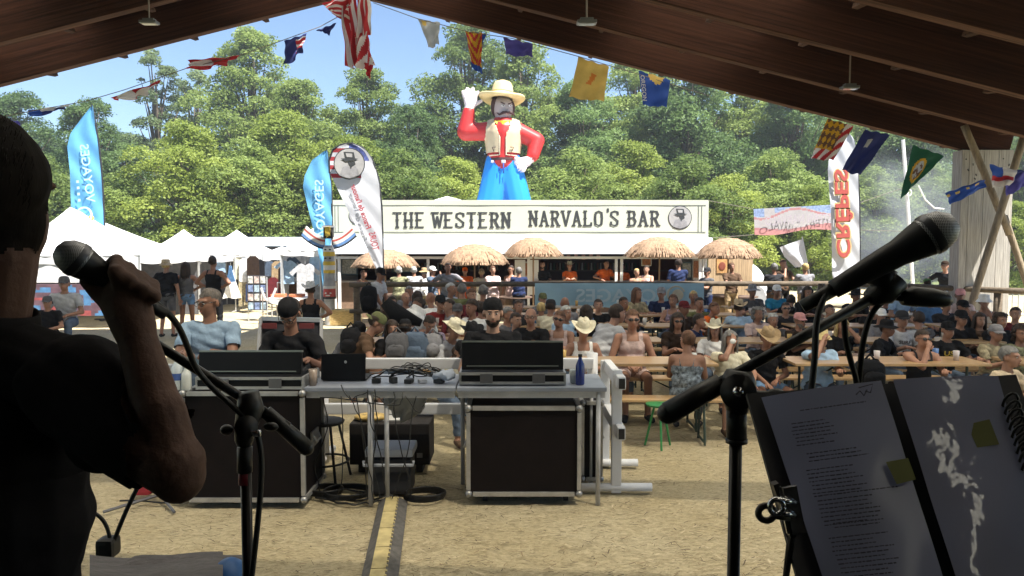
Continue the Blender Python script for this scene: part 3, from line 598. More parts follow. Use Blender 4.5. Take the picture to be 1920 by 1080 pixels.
# ================================================================ TOTEM POLE
D = 19.2; c = P(618, 560, D); cx = c.x; zz = lambda y: zat(y, D)
t_ = thing('totem_pole', 'carved totem pole with blue and white wings and yellow faces', 'totem pole', (cx, D, 0))
tm = [M('totem_grey', (.32,.33,.35), var=.2), M('totem_yellow', (.6,.42,.06), var=.15), M('totem_red', (.4,.07,.06), var=.15), M('totem_blue', (.12,.24,.5), var=.15), M('totem_white', (.62,.62,.6), var=.1), M('totem_black', (.03,.03,.03))]
mb = MB()
mb.cyl((cx, D, 0), (cx, D, zz(460)), .13, .12, 14)
for y0, y1, r, m in ((560,556,.17,5),(556,541,.16,2),(541,536,.165,4),(536,528,.16,0),(528,512,.14,0),(512,506,.15,1),(506,497,.145,4),(497,490,.155,1),(490,480,.14,0),(480,472,.155,1),(472,464,.15,4)):
    mb.cyl((cx, D, zz(y0)), (cx, D, zz(y1)), r, r*.96, 14, m)
for yy, m in ((549, 4), (484, 5), (468, 5)):
    for s_ in (-1, 1): mb.ell((cx+s_*.06, D-.14, zz(yy)), (.03, .02, .02), m=m, n=8)
mb.box((cx, D-.17, zz(549)-.06), (.1, .05, .03), m=4)
T(t_, 'column', mb, tm, False)
mb = MB(); mb.box((cx, D, zz(435)), (.24, .18, .34), m=5, bev=.02); mb.box((cx, D-.1, zz(434)), (.13, .06, .24), m=1); mb.cyl((cx, D-.09, zz(440)), (cx, D-.22, zz(445)), .05, .01, 8, 1); mb.box((cx, D, zz(425)), (.3, .2, .04), m=0); T(t_, 'bird_head', mb, tm)
for s_ in (-1, 1):
    mb = MB(); nseg = 16
    for ring, (r0, r1, m) in enumerate(((.0, .07, 4), (.07, .12, 2), (.12, .2, 4), (.2, .27, 3), (.27, .31, 5))):
        vs = []
        for i in range(nseg+1):
            u = i/nseg; bx = .1+u*.52; bzz = zz(452)+.30*u**1.7
            nx, nzv = .45*u+.1, -1
            l = math.hypot(nx, nzv); nx /= l; nzv /= l; e = .012*math.sin(u*50) if r1 > .25 else 0
            for r in (r0, r1): 
                q = .10-r+(e if r == r1 else 0)
                vs.append((cx+s_*(bx-nx*q), D-.02, bzz-nzv*q-.0))
        k = len(vs); vs += [(v[0], v[1]+.06, v[2]) for v in vs]
        fs = []
        for i in range(nseg):
            a, b_, c_, d_ = 2*i, 2*i+1, 2*i+3, 2*i+2; fs += [(a,b_,c_,d_), (a+k,d_+k,c_+k,b_+k), (b_, b_+k, c_+k, c_), (a, d_, d_+k, a+k)]
        mb.add(vs, fs, m)
    T(t_, 'wing', mb, tm)

# hay bale
c = P(648, 594, 19.3); mb = MB()
def hb(u, v):
    return None
straw = M('hay', (.55,.42,.2), rough=.9, var=.35, scale=12, bump=.8, bscale=30, stretch=(1, 1, 5))
mb.box((c.x, 19.3, .2), (.8, .45, .4), bev=.04)
for i in range(500):
    a = Vector((c.x+random.uniform(-.37,.37), 19.3-.225, random.uniform(.03, .38))); d = Vector((random.uniform(-1,1), -.3, random.uniform(-1,1))).normalized()*.06
    mb.add([a, a+d, a+d+Vector((0,0,.006)), a+Vector((0,0,.006))], [(0,1,2,3)])
solo('hay_bale', mb, straw, 'golden hay bale on the sunlit sand left of the wooden fence', 'hay bale', (c.x, 19.3, 0))

# ================================================================ THATCHED PARASOLS
thm = M('thatch', (.30,.20,.13), rough=.9, var=.35, scale=14, bump=.8, bscale=30, stretch=(1,1,.4)); pole_m = M('parasol_pole', (.3,.2,.12))
def parasol(x, ytop, yb, hw, D, label, tilt=0):
    a = P(x, ytop, D); zb = zat(yb, D); r = hw*.94*D/F; H = a.z-zb
    t_ = thing('straw_parasol', label, 'parasol', (a.x, D, 0), 0, 'straw parasols in front of the bar')
    mb = MB(); prof = [(.02, 0), (.25, -.04), (.5, -.2), (.72, -.42), (.88, -.68), (.97, -.9), (1.0, -1.0), (.97, -1.18)]
    mb.lathe([(r*p, a.z+H*q*.85) for p, q in prof], (a.x, D, 0), 48, fn=lambda v, an, k: Vector((v.x*(1+.04*math.sin(an*8)*(k > 3)), v.y*(1+.04*math.sin(an*8)*(k > 3)), v.z-(.03*abs(math.sin(an*4)) if k > 4 else 0)-(.03*random.random() if k == 7 else 0))))
    mb.lathe([(r*.95, a.z-H*.95), (.03, a.z-.1)], (a.x, D, 0), 32)
    for i in range(1100):
        an = random.uniform(0, 6.283); p = random.choice((.3, .5, .62, .74, .86, .95, 1.0)); q = np.interp(p, [k[0] for k in prof[:7]], [k[1] for k in prof[:7]])
        b0 = Vector((a.x+r*p*math.cos(an), D+r*p*math.sin(an), a.z+H*q*.85+.015)); d = Vector((math.cos(an)*.10, math.sin(an)*.10, -.05-.06*p)); s_ = Vector((-math.sin(an), math.cos(an), 0))*.012
        mb.add([b0-s_, b0+s_, b0+d+s_*.4, b0+d-s_*.4], [(0,1,2,3)])
    T(t_, 'thatch_canopy', mb, thm, True)
    mb = MB(); mb.cyl((a.x, D, 0), (a.x, D, a.z-.05), .022, n=8); T(t_, 'pole', mb, pole_m)
parasol(722, 467, 499, 62, 19.6, 'straw parasol behind the white teardrop flag'); parasol(890, 457, 494, 63, 19.4, 'lowest straw parasol left of the bar centre'); parasol(1000, 445, 479, 54, 20.2, 'straw parasol under the word NARVALO')
parasol(1237, 444, 480, 66, 20, 'straw parasol below the word BAR'); parasol(1366, 446, 482, 60, 19.4, 'straw parasol at the right end of the bar in front of the bush')
# barrel tables
def barrel(x, ytop, D, label):
    p = P(x, ytop, D); t_ = thing('barrel_table', label, 'table', (p.x, D, 0)); z = p.z; mb = MB()
    mb.lathe([(.02,0),(.24,0),(.3,z*.5),(.24,z-.06),(.02,z-.06)], (p.x, D, 0), 18); T(t_, 'barrel', mb, M('barrel_wood', (.34,.24,.13), var=.3, stretch=(6,6,1)), True)
    mb = MB(); mb.lathe([(.02,z-.03),(.45,z-.03),(.45,z),(.02,z)], (p.x, D, 0), 24); T(t_, 'round_top', mb, M('barrel_top', (.12,.08,.06)))
barrel(1352, 553, 19, 'barrel table under the rightmost straw parasol'); barrel(1388, 555, 19.3, 'second barrel table beside the white dome tent'); barrel(735, 552, 18.6, 'barrel table in the sun behind the man with backpack'); barrel(965, 556, 18.8, 'barrel table in front of the bar counter centre')
# wooden shed panel at right of bar
D = 21.2; mb = MB()
for i in range(8): mb.box((xat(1340, D)+i*.16-.1, D, 1.05+.01*(i % 2)), (.155, .05, 2.1))
mb.box((xat(1347, D)+.1, D-.04, zat(497, D)), (.3, .02, .45), m=1); mb.ell((xat(1347, D)+.1, D-.06, zat(499, D)), (.1,.01,.12), m=2)
solo('wooden_shed', mb, [M('shed_wood', (.36,.26,.16), var=.3, scale=4, stretch=(6,6,.5)), M('sign_orange', (.45,.25,.1), var=.4, scale=10), M('sign_brown', (.2,.05,.03))], 'brown plank shed with an orange sign beside the bar', 'shed', (xat(1345, D), D, 0))
# white dome tent
D = 21.5; c = P(1410, 560, D); mb = MB(); r = 43*D/F; zb = .02; zt2 = zat(494, D)
mb.lathe([(r*math.cos(a_), zb+(zt2-zb)*math.sin(a_)**.8 if a_ > 0 else zb) for a_ in [i*math.pi/2/10 for i in range(11)]], (c.x, D+.5, 0), 24)
solo('dome_tent', mb, tw, 'white dome tent with a dark arched opening right of the bar', 'tent', (c.x, D+.5, 0), smooth=True)
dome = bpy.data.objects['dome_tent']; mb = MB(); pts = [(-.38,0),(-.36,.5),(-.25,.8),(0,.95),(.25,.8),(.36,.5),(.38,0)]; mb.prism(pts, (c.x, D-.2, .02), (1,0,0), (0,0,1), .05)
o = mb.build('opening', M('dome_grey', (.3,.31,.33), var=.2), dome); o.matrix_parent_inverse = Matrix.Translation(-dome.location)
# ================================================================ IMPLICIT-BODY JOBS (fused with a voxel remesh, evaluated in one go)
JOBS = []
def prim_mesh(prims, grow=0):
    mb = MB()
    for p in prims:
        if p[0] == 'cap':
            _, a, b, r0, r1, reg = p; a = Vector(a); b = Vector(b); n = 12; x, y, z = frame(a, b); vs = []; rings = []
            for k in range(4): t = math.pi/2*(1-k/4); rings.append((a-z*r0*math.sin(t), r0*math.cos(t) if k else r0*.02))
            rings.append((a, r0)); rings.append((b, r1))
            for k in range(1, 5): t = math.pi/2*k/4; rings.append((b+z*r1*math.sin(t), r1*math.cos(t) if k < 4 else r1*.02))
            for c, r in rings:
                for i in range(n): an = 2*math.pi*i/n; vs.append(c+x*r*math.cos(an)+y*r*math.sin(an))
            m = len(rings); fs = [(k*n+i, k*n+(i+1) % n, (k+1)*n+(i+1) % n, (k+1)*n+i) for k in range(m-1) for i in range(n)]
            fs += [tuple(range(n))[::-1], tuple(range((m-1)*n, m*n))]; mb.add(vs, fs)
        else:
            _, c, rad, rot, reg = p; n = 16; h = 10; vs = [Vector((0,0,rad[2]))]; c = Vector(c)
            for j in range(1, h):
                t = math.pi*j/h
                for i in range(n): an = 2*math.pi*i/n; vs.append(Vector((rad[0]*math.sin(t)*math.cos(an), rad[1]*math.sin(t)*math.sin(an), rad[2]*math.cos(t))))
            vs.append(Vector((0,0,-rad[2]))); fs = [(0, 1+i, 1+(i+1) % n) for i in range(n)]
            fs += [(1+(j-1)*n+i, 1+j*n+i, 1+j*n+(i+1) % n, 1+(j-1)*n+(i+1) % n) for j in range(1, h-1) for i in range(n)]
            last = len(vs)-1; fs += [(last, 1+(h-2)*n+(i+1) % n, 1+(h-2)*n+i) for i in range(n)]
            if rot is not None: vs = [rot @ v for v in vs]
            mb.add([v+c for v in vs], fs)
    return mb
def job(prims, voxel, smooth=4):
    mb = prim_mesh(prims); me = bpy.data.meshes.new('tmp'); me.from_pydata([tuple(v) for v in mb.v], [], mb.f); me.update()
    o = bpy.data.objects.new('tmp', me); COLL.objects.link(o)
    r = o.modifiers.new('r', 'REMESH'); r.mode = 'VOXEL'; r.voxel_size = voxel; r.adaptivity = 0
    s = o.modifiers.new('s', 'SMOOTH'); s.iterations = smooth; s.factor = .5
    j = dict(o=o, prims=prims); JOBS.append(j); return j
def run_jobs():
    bpy.context.view_layer.update(); dg = bpy.context.evaluated_depsgraph_get()
    for j in JOBS:
        ev = j['o'].evaluated_get(dg); me = ev.to_mesh(); n = len(me.vertices); v = np.empty(n*3, 'f'); me.vertices.foreach_get('co', v); v = v.reshape(-1, 3)
        nr = np.empty(n*3, 'f'); me.vertices.foreach_get('normal', nr); j['n'] = nr.reshape(-1, 3); j['v'] = v
        L = len(me.loops); li = np.empty(L, 'i'); me.loops.foreach_get('vertex_index', li); lt = np.empty(len(me.polygons), 'i'); me.polygons.foreach_get('loop_total', lt)
        assert (lt == 4).all(); j['f'] = li.reshape(-1, 4); ev.to_mesh_clear()
        # regions
        best = np.full(n, 1e9, 'f'); reg = np.zeros(n, 'i'); tt = np.zeros(n, 'f'); names = []
        for p in j['prims']:
            if p[0] == 'cap':
                a = np.array(p[1], 'f'); b = np.array(p[2], 'f'); ab = b-a; t_ = np.clip(((v-a)@ab)/max(1e-9, ab@ab), 0, 1)
                d = np.linalg.norm(v-(a+t_[:, None]*ab), axis=1)-(p[3]+(p[4]-p[3])*t_)
            else:
                q = v-np.array(p[1], 'f')
                if p[3] is not None: q = q@np.array(p[3], 'f')
                k = np.linalg.norm(q/np.array(p[2], 'f'), axis=1); d = (k-1)*min(p[2]); t_ = np.zeros(n, 'f')
            nm = p[5] if p[0] == 'cap' else p[4]
            if nm not in names: names.append(nm)
            w_ = d < best; best[w_] = d[w_]; reg[w_] = names.index(nm); tt[w_] = t_[w_]
        j['reg'] = reg; j['t'] = tt; j['names'] = names
        me2 = j['o'].data; bpy.data.objects.remove(j['o']); bpy.data.meshes.remove(me2)
    JOBS.clear()
def arrays_obj(name, v, f, mats, parent=None, mi=None, extra=None):
    me = bpy.data.meshes.new(name); v = np.asarray(v, 'f')
    vs = v; fl = [f.astype('i')]; 
    nf = len(f); mi = np.zeros(nf, 'i') if mi is None else mi
    lv = f.ravel().astype('i'); ls = np.arange(0, f.size, 4).astype('i')
    if extra is not None and extra.v:
        ev = np.array([tuple(x) for x in extra.v], 'f'); base = len(v); vs = np.vstack([v, ev]); off = f.size; l2 = []; s2 = []
        for q in extra.f: s2.append(off+len(l2)); l2 += [i+base for i in q]
        lv = np.concatenate([lv, np.array(l2, 'i')]); ls = np.concatenate([ls, np.array(s2, 'i')]); mi = np.concatenate([mi, np.array(extra.m, 'i')]); nf += len(extra.f)
    me.vertices.add(len(vs)); me.vertices.foreach_set('co', vs.ravel()); me.loops.add(len(lv)); me.loops.foreach_set('vertex_index', lv)
    me.polygons.add(nf); me.polygons.foreach_set('loop_start', ls)
    for m in mats: me.materials.append(m)
    me.polygons.foreach_set('material_index', mi); me.polygons.foreach_set('use_smooth', [True]*nf)
    me.update(calc_edges=True); me.validate(); o = bpy.data.objects.new(name, me); link(o, parent); return o
def shell(j, mask, off, name, mats, parent, wob=.004, seed=0, mi=None):
    """cloth: the faces whose corners are all in mask, pushed out along the normals, with soft folds"""
    f = j['f']; fm = mask[f].all(axis=1); f = f[fm]
    if len(f) < 4: return None
    u, inv = np.unique(f, return_inverse=True); v = j['v'][u]; n = j['n'][u]
    w_ = np.sin(v[:, 0]*38+v[:, 2]*21+seed)*np.sin(v[:, 2]*33-v[:, 1]*27+seed*2)+.6*np.sin(v[:, 2]*75+v[:, 0]*30+seed)
    o_ = off if np.isscalar(off) else off[u]
    v = v+n*(o_+wob*w_)[:, None] if not np.isscalar(o_) else v+n*(o_+wob*w_)[:, None]
    return arrays_obj(name, v, inv.reshape(-1, 4), mats, parent, None if mi is None else mi[fm])

# ================================================================ FLAGS ON THE ROPE
FC = {k: M('flag_'+k, c, rough=.85, var=.12, scale=4, bump=.2, bscale=30, trans=.35) for k, c in dict(red=(.42,.03,.04), white=(.62,.6,.6), navy=(.03,.04,.16), purple=(.09,.08,.33), yellow=(.6,.42,.12), gold=(.55,.32,.03), brown=(.13,.07,.05), green=(.02,.10,.06), blue=(.03,.08,.35), orange=(.6,.2,.04), grey=(.4,.42,.45), black=(.02,.02,.02)).items()}
FK = list(FC)
def flag(label, q, D, fn, wave=.06, nu=26, nv=20, kx=9, ky=3, sag=0, name='flag', group='state flags on the rope', fold=1.0):
    """q: pixel corners TL TR BR BL, optionally with their own depth"""
    c = [P(k[0], k[1], D+(k[2] if len(k) > 2 else 0)) for k in q]; mb = MB(); idx = {}; used_ = []
    def g_(u, v):
        p = c[0].lerp(c[1], u).lerp(c[3].lerp(c[2], u), v); a = wave*math.sin(u*kx+v*ky+D*3)*(0.25+v)+wave*.4*math.sin(v*11+u*4)
        return p+Vector((a*.25*fold, a, -sag*math.sin(math.pi*u)+.01*math.sin(u*17)))
    def mf(u, v):
        k = fn(u, v)
        if k not in used_: used_.append(k)
        return used_.index(k)
    mb.grid(g_, nu, nv, mf)
    return solo(name, mb, [FC[k] for k in used_], label, 'flag', c[0], group, True)
def stripes(n, ax=0): return lambda u, v: 'red' if int((u if ax == 0 else v)*n) % 2 == 0 else 'white'
DF = 15.0
rope = MB()
def ropeseg(pts, r=.008): rope.tube([P(*p) for p in pts], r, 5)
ropeseg([(-10,222,DF),(60,208,DF),(160,190,DF),(235,168,DF),(350,128,DF),(450,104,DF),(540,72,DF),(600,50,DF),(655,20,DF)])
ropeseg([(700,5,DF),(780,34,DF),(880,60,DF),(960,72,DF),(1085,106,DF),(1200,140,DF),(1330,180,DF)])
solo('flag_rope', rope, M('rope', (.2,.18,.16), rough=.9), 'thin rope of state flags strung under the front rafter', 'rope', P(655,20,DF))
flag('blue and white pennant at the left end of the flag rope', [(50,207),(135,196),(120,204),(56,222)], DF, lambda u, v: 'blue' if u < .35 else ('white' if v < .5 else 'navy'), .05)
flag('tiny blue flag tip above the singer head', [(5,222),(38,228),(40,238),(20,240)], DF, lambda u, v: 'purple', .02)
flag('white and red flag twisted by the wind above the tall blue feather flag', [(205,183),(312,147),(270,178),(225,190)], DF, lambda u, v: 'red' if (v < .3 and u > .5) or (.45 < u < .6) or u < .12 else 'white', .12)
flag('red striped flag blown flat against the slender tree', [(350,112),(455,104),(420,122),(355,133)], DF, lambda u, v: 'white' if (u < .5 and .3 < v < .7) else 'red', .1)
flag('navy flag with a small red white canton hanging left of the striped bundle', [(532,76),(577,62),(566,98),(534,126)], DF, lambda u, v: ('white' if int(v*9) % 2 else 'red') if (u > .55 and .15 < v < .75) else 'navy', .06)
flag('small blue pennant close to the striped bundle', [(592,57),(632,42),(616,66),(606,60)], DF, lambda u, v: 'navy', .03)
flag('striped flag swag spreading to the left at the roof apex', [(602,6),(662,-14),(655,42),(628,30)], DF-.1, stripes(9, 1), .09)
flag('long striped flag hanging at the roof apex', [(632,-6),(668,-12),(676,122),(652,128)], DF-.05, stripes(7), .09, kx=14)
flag('right striped flag of the bundle at the roof apex', [(668,-10),(694,-12),(694,62),(668,75)], DF-.12, stripes(6), .07, kx=12)
flag('lowest striped flag of the bundle with a ragged tip', [(664,66),(690,58),(703,122),(668,132)], DF-.15, lambda u, v: 'red' if int((u*3+v*4)) % 2 else 'white', .09)
flag('small red tip dangling below the striped bundle', [(682,118),(702,116),(694,148),(688,140)], DF-.16, lambda u, v: 'red', .04)
flag('faded grey white flag right of the roof apex', [(783,36),(826,42),(822,82),(806,92)], DF, lambda u, v: 'yellow' if (v < .22 and .1 < u < .35) else 'grey', .05)
flag('red and yellow rayed flag with a blue tip twisted into a strip', [(872,58),(905,62),(903,138),(886,128)], DF, lambda u, v: 'blue' if v > .85 else ('red' if int(abs(u-.5)*6+v*7) % 2 else 'gold'), .06)
flag('small blue corner flag behind the red and yellow rayed flag', [(892,61),(913,64),(903,84),(894,82)], DF+.05, lambda u, v: 'blue', .03)
flag('purple flag with a rounded lower edge under the rafter', [(943,70),(1000,82),(998,106),(950,104)], DF, lambda u, v: 'purple', .06)
flag('yellow flag with a small red emblem', [(1084,106),(1142,124),(1132,189),(1068,183)], DF, lambda u, v: 'orange' if abs((u-.5)+(v-.5)*.5) < .07 and .3 < v < .62 and (abs(v-.38) < .06 or abs(v-.52) < .08 or abs(u-.5) < .08) else 'yellow', .05, sag=.01)
fl = flag('navy flag with a yellow shield and letters down its left edge', [(1197,132),(1257,150),(1250,200),(1206,198)], DF, lambda u, v: 'yellow' if ((u-.55)**2/.06+(v+.02)**2/.09 < 1) else 'blue', .04)
def decal(parent, name, fn): mb = MB(); fn(mb); o = mb.build(name, [FC['white']], parent); o.matrix_parent_inverse = Matrix.Translation(-parent.location); return o
decal(fl, 'lettering', lambda mb: text(mb, 'OREGON', lambda a, b: P(1204.5+b*1.0+(a+24)*.10, 165+a, DF-.12), 0, .02, 48, 8))
flag('yellow black and red chequered flag hanging under the rafter at right', [(1552,222),(1600,236),(1562,300),(1520,298)], DF-.3, lambda u, v: (('gold' if (int(u*5+v*5+9) + int(u*5-v*5+9)) % 2 else 'brown') if (v < .75 and u < .72) else ('red' if int(u*5+v*5) % 2 else 'white')), .07, 30, 26)
flag('navy flag twisted like a rag beside the chequered flag', [(1622,243),(1668,252),(1612,328),(1578,320)], DF-.3, lambda u, v: 'grey' if (.3 < u < .5 and .2 < v < .4) else 'navy', .1)
def gf(u, v):
    r = ((u-.42)/.25)**2+((v-.52)/.3)**2
    if r < .55: return 'grey' if noise.noise(Vector((u*9, v*9, 0))) > -.05 else 'brown'
    return 'gold' if r < 1 else 'green'
flag('green flag with a gold ringed round seal', [(1712,272),(1770,292),(1732,330),(1688,374)], DF-.4, gf, .05, 34, 30)
flag('blue flag with pale letters stretched across the hall post', [(1772,362),(1846,336),(1850,350),(1782,384)], DF-1.0, lambda u, v: 'yellow' if (abs(v-.3) < .12 and int(u*12) % 3 == 0) else 'blue', .05)
flag('red white and blue flag wrapped around the leaning poles', [(1855,308),(1925,322),(1912,345),(1862,352)], DF-1.1, lambda u, v: 'blue' if u < .4 and v < .5 else ('red' if .45 < v < .7 and u < .7 else ('white' if u < .75 else 'navy')), .07)
flag('violet cloth flag tip at the right edge beside the leaning poles', [(1880,338),(1925,318),(1925,348),(1888,368)], DF-1.1, lambda u, v: 'purple', .05)

# ================================================================ FEATHER FLAGS
def feather(label, rows, D, mat, polepts, deco=None, name='feather_flag', pr=.025, wave=.06, mats=None, mfn=None):
    """rows: (y, xleft, xright)"""
    ys_ = [r[0] for r in rows]; 
    def L(y): return np.interp(y, ys_, [r[1] for r in rows])
    def Rr(y): return np.interp(y, ys_, [r[2] for r in rows])
    base = P(polepts[-1][0], polepts[-1][1], D); t_ = thing(name, label, 'flag', (base.x, D, 0)); mb = MB()
    def g_(u, v):
        y = ys_[0]+(ys_[-1]-ys_[0])*v; x = L(y)+(Rr(y)-L(y))*u
        return P(x, y, D+wave*math.sin(v*9+u*3)*(1-u)+.3*wave*math.sin(v*25-u*9))
    mb.grid(g_, 14, 60, mfn); T(t_, 'cloth', mb, mats or mat, True)
    mb = MB(); mb.tube([P(x, y, D+.03) for x, y in polepts]+[Vector((base.x, D+.03, 0))], pr, 8); T(t_, 'pole', mb, M('flag_pole', (.03,.03,.035), rough=.4))
    mb = MB(); mb.box((base.x, D, .02), (.7, .08, .03)); mb.box((base.x, D, .02), (.08, .7, .032)); T(t_, 'ground_cross', mb, M('flag_pole', (.03,.03,.035), rough=.4))
    if deco: deco(t_, D-wave*1.4-.03)
    return t_
bl = M('feather_blue', (.14,.42,.72), rough=.75, var=.12, scale=1.2, bump=.4, bscale=2.5, trans=.3); ltx = M('feather_pale_print', (.42,.62,.78), rough=.8, var=0); wh = M('feather_white', (.62,.64,.7), rough=.75, var=.06, scale=2, bump=.4, bscale=3, trans=.3)
def tpx(mb, s, cx, cy, ang_, length, height, D, mirror=True, m=0, bold=.01):
    """text centred at a pixel, running along ang_ (deg, 90=up), char-up turned right when mirrored"""
    a0 = R(ang_); dx, dy = math.cos(a0), -math.sin(a0); ux, uy = (-dy, dx) if mirror else (dy, -dx)
    text(mb, s, lambda a, b: P(cx+dx*a+ux*b, cy+dy*a+uy*b, D), m, bold, length, height)
def d1(t_, D):
    mb = MB(); tpx(mb, 'VOYAGES', 164, 325, 97, 110, 17, D); T(t_, 'lettering', mb, ltx)
    mb = MB(); tpx(mb, 'Richou', 147, 358, 95, 40, 8, D, bold=.02); T(t_, 'small_lettering', mb, ltx) if False else T(t_, 'small_lettering', (lambda q: (tpx(q, '- - - -', 147, 358, 95, 40, 5, D), q)[1])(MB()), ltx)
    c_ = P(171, 409, D); mb = MB(); mb.ell(c_, (.08, .01, .08), n=16); T(t_, 'orange_dot', mb, M('dot_orange', (.6,.3,.08)))
    mb = MB(); mb.tube([P(158+14*math.cos(a), 405-16*math.sin(a), D+.01) for a in np.linspace(-.3, 3.3, 14)], .03, 4); T(t_, 'emblem_arc', mb, ltx)
feather('tall blue feather flag rising behind the big white tent', [(198,172,174),(215,158,176),(250,132,181),(275,126,184),(320,131,189),(380,133,193),(470,134,196)], 20.5, bl, [(172,196),(176,215),(184,260),(190,310),(195,390),(198,470)], d1)
def d2(t_, D):
    mb = MB(); tpx(mb, 'VOYAGES', 600, 392, 92, 110, 17, D); T(t_, 'lettering', mb, ltx)
feather('second blue feather flag curling behind the totem pole', [(282,610,613),(300,585,616),(330,571,619),(350,568,621),(400,580,623),(440,590,622),(500,602,617),(548,606,612)], 19.9, bl, [(612,280),(618,310),(622,360),(623,430),(623,560)], d2)
sl_ = [wh, M('tear_red', (.4,.05,.06), var=.1, trans=.3), M('tear_blue', (.12,.15,.4), var=.5, scale=20, trans=.3)]
def tf(u, v):
    y = 270+(508-270)*v
    if y < 338 and u < .62 and int((y-272)/7.5) % 2 == 1 and not (y > 335): return 1
    if y < 318 and u >= .62-.1*(y < 290): return 2 if u < .95-.2*(y > 300) else 0
    return 0
def d3(t_, D):
    c_ = P(655, 307, D-.02); badge(t_, lambda a, b, d: Vector((c_.x+a, D-.02-d, c_.z+b)), .385)
    rd = M('tear_letter_red', (.35,.05,.07)); mb = MB(); tpx(mb, 'TOURS', 701, 452, 104, 34, 13, D-.02, bold=.02); T(t_, 'lettering', mb, rd)
    mb = MB(); tpx(mb, "France de l'amour", 677, 387, 110, 88, 11, D-.02, bold=.03); T(t_, 'lettering', mb, rd)
feather('white teardrop flag with a round medallion over striped top in front of the bar', [(270,648,662),(275,632,676),(284,622,688),(298,617,697),(320,617,705),(345,628,711),(400,655,715),(450,681,717),(508,707,718)], 18.3, wh, [(618,325),(617,300),(624,281),(640,271),(660,269),(680,277),(697,297),(710,335),(716,390),(718,460),(719,560)], d3, mats=sl_, mfn=tf, wave=.03)
def d4(t_, D):
    rd = M('letter_red', (.42,.08,.07)); yl = M('letter_yellow', (.62,.45,.2)); mb = MB(); tpx(mb, 'CR\u00caPES', 1583, 400, 92, 170, 36, D+.008, m=0, bold=.075); T(t_, 'letter_outline', mb, yl)
    mb = MB(); tpx(mb, 'CR\u00caPES', 1583, 400, 92, 166, 32, D, m=0, bold=.03); T(t_, 'lettering', mb, rd)
feather('tall white feather flag with red letters beside the smoke', [(252,1588,1594),(258,1572,1600),(280,1556,1606),(320,1552,1609),(400,1558,1611),(480,1560,1612),(510,1560,1612),(524,1562,1575)], 18.6, wh, [(1590,250),(1602,265),(1608,300),(1612,380),(1613,530)], d4, mats=None, pr=.02)
# small white waving flag
c = P(1488, 475, 19); t_ = thing('pole_flag', 'small white waving flag on a slanted pole right of the dome tent', 'flag', (P(1515,560,19).x, 19, 0)); mb = MB()
q = [P(1505,448,19), P(1478,456,19), P(1462,480,19), P(1475,488,19)]
mb.grid(lambda u, v: P(1505+9*v+(-43+20*v)*u, 448+52*v+(20-15*abs(v-.3))*u*1.0-8*v*u, 19+.12*math.sin(u*6+v*3)*u), 16, 14); T(t_, 'cloth', mb, wh, True)
mb = MB(); mb.tube([P(1504,444,19.03), P(1517,510,19.03), Vector((P(1520,560,19).x, 19.03, 0))], .015, 6); T(t_, 'pole', mb, WH)
mb = MB(); 
for k in range(5): mb.box(P(1486-k, 462+k*4, 18.82), (.22-.03*k, .004, .018))
T(t_, 'print', mb, M('faint_print', (.35,.36,.42)))
# white mast beyond, with lanyard
mb = MB(); mb.tube([P(1693,262,22), P(1703,400,22), P(1712,540,22)], .05, 8); mb.tube([P(1722,348,22), P(1735,375,22), P(1752,390,22), P(1770,392,22)], .02, 6); mb.tube([P(1704+5*math.cos(a), 361+6*math.sin(a), 21.9) for a in np.linspace(0, 6.28, 12)], .015, 5)
solo('flag_mast', mb, WH, 'white mast behind the green flag in the smoke', 'mast', P(1712,540,22))
# hanging bunting banner
D = 19.5; t_ = thing('bunting_banner', 'faded red white and blue banner strung between two lines right of the bar', 'banner', P(1510,412,D))
def bf(u, v):
    w1 = .17*math.sin(u*9.5-2.2)
    if v > .86+w1*.35: return 1
    if v > .80+w1*.35: return 2
    if v < .16-w1*.9 and (.2 < u < .75 or u > .88 or u < .1): return 3
    if abs(v-.24+w1*.9) < .04: return 2
    return 0
mb = MB(); mb.grid(lambda u, v: P(1413+197*u+2*v, 392-11*u+(48-2*u)*v+3*math.sin(u*9)*v, D+.04*math.sin(u*15+v*2)), 80, 22, bf)
T(t_, 'cloth', mb, [M('bunting_white', (.5,.48,.5), var=.1, trans=.35), M('bunting_pale_red', (.62,.3,.3), var=.1, trans=.35), M('bunting_red', (.5,.25,.27), var=.1, trans=.35), M('bunting_blue', (.3,.4,.65), var=.4, scale=20, trans=.35)], True)
mb = MB(); text(mb, 'WESTERN NARVALO', lambda a, b: P(1510-a, 411-b+1.5*math.sin((1510-a-1413)/197*9)+a*.03, D-.08), 0, .01, 150, 17); T(t_, 'lettering', mb, M('bunting_letter', (.41,.37,.42), var=0))
mb = MB()
for a, b_ in (((1328,376),(1413,392)), ((1610,381),(1700,350)), ((1328,447),(1413,440)), ((1612,431),(1700,434))): mb.cyl(P(*a, D), P(*b_, D), .008, n=5)
T(t_, 'line', mb, M('rope', (.2,.18,.16), rough=.9))

